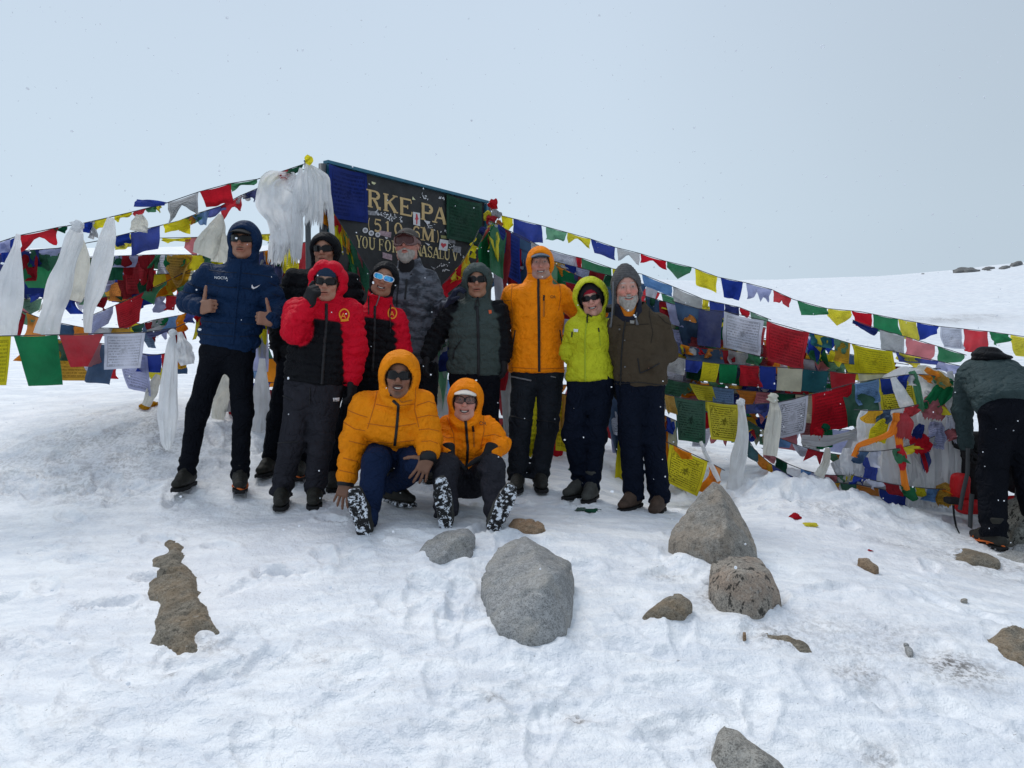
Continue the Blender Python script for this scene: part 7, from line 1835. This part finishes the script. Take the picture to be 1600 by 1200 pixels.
# 10 -- crouching amber down jacket
person('crouch', 'smiling man crouching in a puffy orange down jacket, one hand on the snow', 4.50,
    dict(head=(624, 588, -.10), neck=(622, 628, 0), chest=(612, 660, .02), pelvis=(608, 690, .16), shL=(574, 634), shR=(656, 632), elL=(553, 686, -.02), elR=(669, 682, -.05), wrL=(541, 752, -.10), wrR=(669, 714, -.20),
         hpL=(596, 702, .12), hpR=(634, 700, .12), knL=(588, 722, -.14), knR=(652, 728, -.14), anL=(572, 806, -.32), anR=(614, 758, .16)),
    M_ORJ2, M_TNAVY, S_DK, yaw=3, head=(2, -2, 4), hs=1.05, w=1.16, wd=1.15, quilt=(.115, .018, 0), aq=(.095, .017, 0), arm=(.092, .078, .058), leg=(.092, .078, .062), wr=.0045, cuff=M_ZIP, hem=-.03,
    hood=dict(r=(.118, .138, .140), yc=.066, ox=.070, oh=.086, oz=.0, nr=.108, lobe=.004, ln=3), face=dict(smile=1.1, eyes=0, tache=.95, goatee=.6), gl=('shield', LENS, M_FRB),
    hands=[dict(s_='L', fdir=CAMW(-.25, -.25, -1), back=CAMW(-.2, -1, .2), side=-1, curl=.16, spread=.9, thumb=(.9, .4, -.2), s=.98), dict(s_='R', fdir=CAMW(-.35, -.25, -.8), back=CAMW(.3, -.9, .3), side=1, curl=.22, spread=.8, thumb=(1, .25, -.2), s=1.02)],
    boots=((563, 766, -.36, (0.05, 1, .25)), (628, 772, .10)), sole=M_SOLESNOW,
    decals=[('r', 'baffle_seam_shade', [z5(*q) for q in L_], .0055, M_SEAMSHADE_A, -.0015) for L_ in ([(310,395),(400,412)], [(440,400),(525,392)], [(262,500),(340,512),(415,520)], [(432,516),(530,500)], [(255,598),(400,608)], [(425,604),(520,592)], [(150,425),(210,450),(262,465)], [(128,492),(190,530),(250,540)], [(160,596),(250,618)], [(128,690),(215,712)], [(108,758),(198,778)], [(535,400),(600,378),(640,392)], [(530,470),(600,455),(652,462)], [(545,535),(600,530),(655,542)], [(560,600),(610,596),(650,610)], [(322,285),(300,400),(262,530)], [(528,300),(522,420),(545,520)])] + [('r', 'zip', [z5(402, 375), z5(432, 400), z5(424, 520), z5(412, 620)], .016, M_ZIP), ('r', 'hood_tab', [z5(382, 302), z5(404, 304)], .016, M_ZIP, .006), ('r', 'hood_tab', [z5(386, 340), z5(404, 344)], .016, M_ZIP, .006),  # baffle lines: occlusion in the creases painted as darker ribbons
            ('r', 'chin_flap', [z5(404, 325), z5(450, 385), z5(505, 372)], .005, M_SEAMO, .004)])
# 11 -- sitting orange
person('sit', 'smiling person sitting on the snow in an orange jacket, legs forward, white cap peak', 4.70,
    dict(head=(727, 627, -.10), neck=(730, 660, -.03), pelvis=(730, 738, .06), shL=(702, 668), shR=(761, 668), elL=(693, 690, -.02), elR=(779, 692, -.03), wrL=(700, 712, -.22), wrR=(765, 712, -.25),
         hpL=(714, 752, .06), hpR=(744, 752, .06), knL=(696, 728, -.30), knR=(768, 732, -.30), anL=(697, 792, -.42), anR=(776, 800, -.46)),
    M_ORJ, M_TCHAR, S_PINK, yaw=0, head=(2, 2, 4), hs=1.0, w=.86, wd=1.0, quilt=(.12, .015, 0), arm=(.072, .064, .052), leg=(.088, .074, .066), wr=.0055, hem=-.01,
    hood=dict(r=(.114, .130, .132), yc=.064, ox=.074, oh=.082, oz=-.004, nr=.10), face=dict(smile=1.1, eyes=1, ruddy=.5, hair=(.25, .2, .15)), gl=('square', M_LENSC, M_FRB), cap=('brim', M_CAPW),
    hands=[dict(s_='L', fdir=CAMW(.0, -.45, -.9), back=CAMW(-.3, -.8, .3), side=-1, mat=M_GLOVE, fat=1.45, curl=.5), dict(s_='R', fdir=CAMW(-.25, -.45, -.9), back=CAMW(.3, -.8, .3), side=1, mat=M_GLOVE, fat=1.45, curl=.5)],
    boots=((694, 765, -.44, (0, 1, .15)), (790, 768, -.48, (-.1, 1, .15))), sole=M_SOLESNOW, bootm=M_BOOTG,
    decals=[('r', 'seam', [z5(*q) for q in L_], .0055, M_SEAMSHADE_A, -.0015) for L_ in ([(700,465),(738,560),(742,650)], [(900,440),(905,540),(885,640)], [(745,690),(800,694)], [(822,694),(885,688)], [(665,560),(700,580),(735,578)], [(905,570),(960,560),(1000,575)], [(672,610),(735,622)], [(910,620),(995,628)])] + [('r', 'zip', [z5(798, 440), z5(806, 520), z5(815, 640), z5(808, 760)], .016, M_ZIP), ('r', 'pocket_zip', [z5(841, 512), z5(846, 545)], .012, M_ZIP), ('r', 'pocket_welt', [z5(847, 550), z5(850, 630)], .010, M_SEAMO), ('text', 'logo', 'OR', z5(877, 508), 6.2, M_LOGOK, .12)])  # seam ribbons coloured dark for the shade inside the folds
# 12 -- bending hiker seen from behind, right
person('bender', 'hiker bending over a rucksack with back turned, slate jacket and black trousers, right edge', 5.05,
    dict(head=(1522, 590, .60), neck=(1542, 572, .42), pelvis=(1574, 628, .02), shL=(1513, 590, .36), shR=(1592, 590, .36), elL=(1504, 640, .42), elR=(1600, 655, .40), wrL=(1510, 700, .42), wrR=(1575, 705, .45),
         hpL=(1560, 652), hpR=(1594, 652), knL=(1549, 745, .05), knR=(1608, 745, .02), anL=(1552, 834, -.06), anR=(1622, 838, 0)),
    M_SLATEJ, M_TBLACK, S_TAN, yaw=165, head=(0, -55, 0), w=1.12, wd=1.1, arm=(.080, .066, .052), leg=(.108, .088, .078), hem=.06, wr=.005,
    hood=dict(r=(.110, .13, .12), yc=.06, nr=.09), face=dict(eyes=0),
    hands=[dict(s_='L', fdir=CAMW(.2, .1, -1), back=CAMW(-1, 0, 0), side=-1, mat=M_GLOVE, fat=1.3, curl=.8), dict(s_='R', fdir=CAMW(-.2, 0, -1), back=CAMW(1, 0, 0), side=1, mat=M_GLOVE, fat=1.3, curl=.8)],
    boots=((1512, 826, .18), (1600, 830, .25)), crampon=(1, 1))

def rear_hood():
    p = PEOPLE['bender']; c = PX(1549, 549, 5.36)
    def fn(P):
        q = P - c.astype(np.float32)
        return smin(ellip(q, (0, 0, -.045), (.115, .10, .035)), ellip(q, (-.01, .03, -.01), (.075, .08, .042)), .03) - .008 * fbm(q * 14, 3, 4) - .006 * np.abs(np.sin(q[:, 2] * 60 + q[:, 0] * 8))
    V, Q = sdf_mesh(fn, c - .22, c + .22, .009)
    add('hood', new_mesh('hood', V, Q, M_BLACKJ), p['jacket'])
rear_hood()

# ================================================================ RUCKSACK
M_PACKB = pmat('pack_black', (0.012, 0.012, 0.014), rough=.75, vary=.3, vscale=20, bump=[(30, .008)])
M_PACKR = pmat('pack_red', (0.50, 0.008, 0.012), rough=.6, vary=.15, bump=[(30, .008)])
M_STRAP = pmat('strap_grey', (0.07, 0.072, 0.075), rough=.8)
pc = PX(1520, 740, 5.62)
rk = thing('rucksack', (pc[0], pc[1], gz(pc[0], pc[1])), 'black and red rucksack standing in the snow before the bending hiker', 'rucksack')
def lump(c, r, seed, n=.02):
    c = np.asarray(c, np.float32)
    def fn(P): return rbox(P, c, r, min(r) * .85) - n * fbm((P - c) * 9 + seed, 3, seed)
    return sdf_mesh(fn, c - np.array(r) - .05, c + np.array(r) + .05, .011)
V, Q = lump(PX(1530, 735, 5.7), (.17, .13, .30), 3); add('pack_body', new_mesh('pack_body', V, Q, M_PACKB), rk)
V, Q = lump(PX(1500, 760, 5.5), (.055, .07, .105), 5, .01); add('pocket', new_mesh('pocket', V, Q, M_PACKR), rk)
V, Q = lump(PX(1518, 792, 5.45), (.10, .07, .05), 6, .01); add('pocket', new_mesh('pocket', V, Q, M_PACKR), rk)
V, Q = lump(PX(1520, 690, 5.6), (.12, .12, .07), 7, .03); add('lid', new_mesh('lid', V, Q, M_PACKB), rk)
V, Q = lump(PX(1590, 730, 5.6), (.10, .12, .20), 8, .03); add('side_bag', new_mesh('side_bag', V, Q, M_PACKB), rk)
V, Q = lump(PX(1598, 782, 5.5), (.12, .06, .03), 9, .01); add('side_bag', new_mesh('side_bag', V, Q, M_PACKR), rk)
V, Q = lump(PX(1488, 782, 5.4), (.060, .05, .032), 10, .02); add('hip_belt', new_mesh('hip_belt', V, Q, M_PACKB), rk)
def strap(path, wd, mat, nm='strap'):
    P_ = [PX(*p) for p in path]; V1 = []
    for i, p in enumerate(P_):
        t = unit(P_[min(i + 1, len(P_) - 1)] - P_[max(i - 1, 0)]); s = unit(np.cross(t, [0, 1, 0])); V1 += [p - s * wd / 2, p + s * wd / 2, p + s * wd / 2 + [0, .006, 0], p - s * wd / 2 + [0, .006, 0]]
    Fc = [(4 * i + k_, 4 * i + (k_ + 1) % 4, 4 * i + 4 + (k_ + 1) % 4, 4 * i + 4 + k_) for i in range(len(P_) - 1) for k_ in range(4)]
    add(nm, new_mesh(nm, V1, Fc, mat), rk)
strap([(1513, 700, 5.42), (1512, 740, 5.38), (1505, 770, 5.36), (1500, 797, 5.34)], .030, M_STRAP)
strap([(1519, 772, 5.36), (1517, 800, 5.33), (1516, 825, 5.25)], .034, M_STRAP)
strap([(1591, 755, 5.35), (1588, 790, 5.33), (1587, 828, 5.2)], .034, M_STRAP)
strap([(1490, 790, 5.36), (1491, 805, 5.34), (1494, 822, 5.3), (1500, 835, 5.2)], .014, M_PACKB)

# ================================================================ FALLING SNOW
def ico():
    t = (1 + 5 ** .5) / 2
    v = np.array([(-1,t,0),(1,t,0),(-1,-t,0),(1,-t,0),(0,-1,t),(0,1,t),(0,-1,-t),(0,1,-t),(t,0,-1),(t,0,1),(-t,0,-1),(-t,0,1)], float); v /= np.linalg.norm(v[0])
    f = np.array([(0,11,5),(0,5,1),(0,1,7),(0,7,10),(0,10,11),(1,5,9),(5,11,4),(11,10,2),(10,7,6),(7,1,8),(3,9,4),(3,4,2),(3,2,6),(3,6,8),(3,8,9),(4,9,5),(2,4,11),(6,2,10),(8,6,7),(9,8,1)])
    return v, f
iv, if_ = ico()
NF = 3600
fr = np.random.default_rng(3)
# flakes fill the air between the camera and the group and past it, evenly in space
X = fr.uniform(-6.5, 6.5, NF); Y = fr.uniform(1.3, 9, NF); Zz = fr.uniform(-.6, 5.2, NF) + CAMZ - 1.0
ok = (np.abs(X) < Y * .9 + .6)
X, Y, Zz = X[ok], Y[ok], Zz[ok]
gb = ground_base(X, Y); ok = Zz > gb + .05
X, Y, Zz = X[ok], Y[ok], Zz[ok]
n = len(X); r = fr.lognormal(math.log(.0033), .34, n)
st = fr.uniform(.8, 1.35, (n, 3))
V = (iv[None] * r[:, None, None] * st[:, None, :] + np.stack([X, Y, Zz], 1)[:, None, :]).reshape(-1, 3)
Fq = (if_[None] + (np.arange(n) * 12)[:, None, None]).reshape(-1, 3)
M_FLAKE = pmat('snowflake', (0.9, 0.92, 0.95), rough=.8, trans=.6)
tag(add('snowflakes', new_mesh('snowflakes', V, Fq.astype(np.int32), M_FLAKE)), 'falling snowflakes filling the air', kind='stuff')
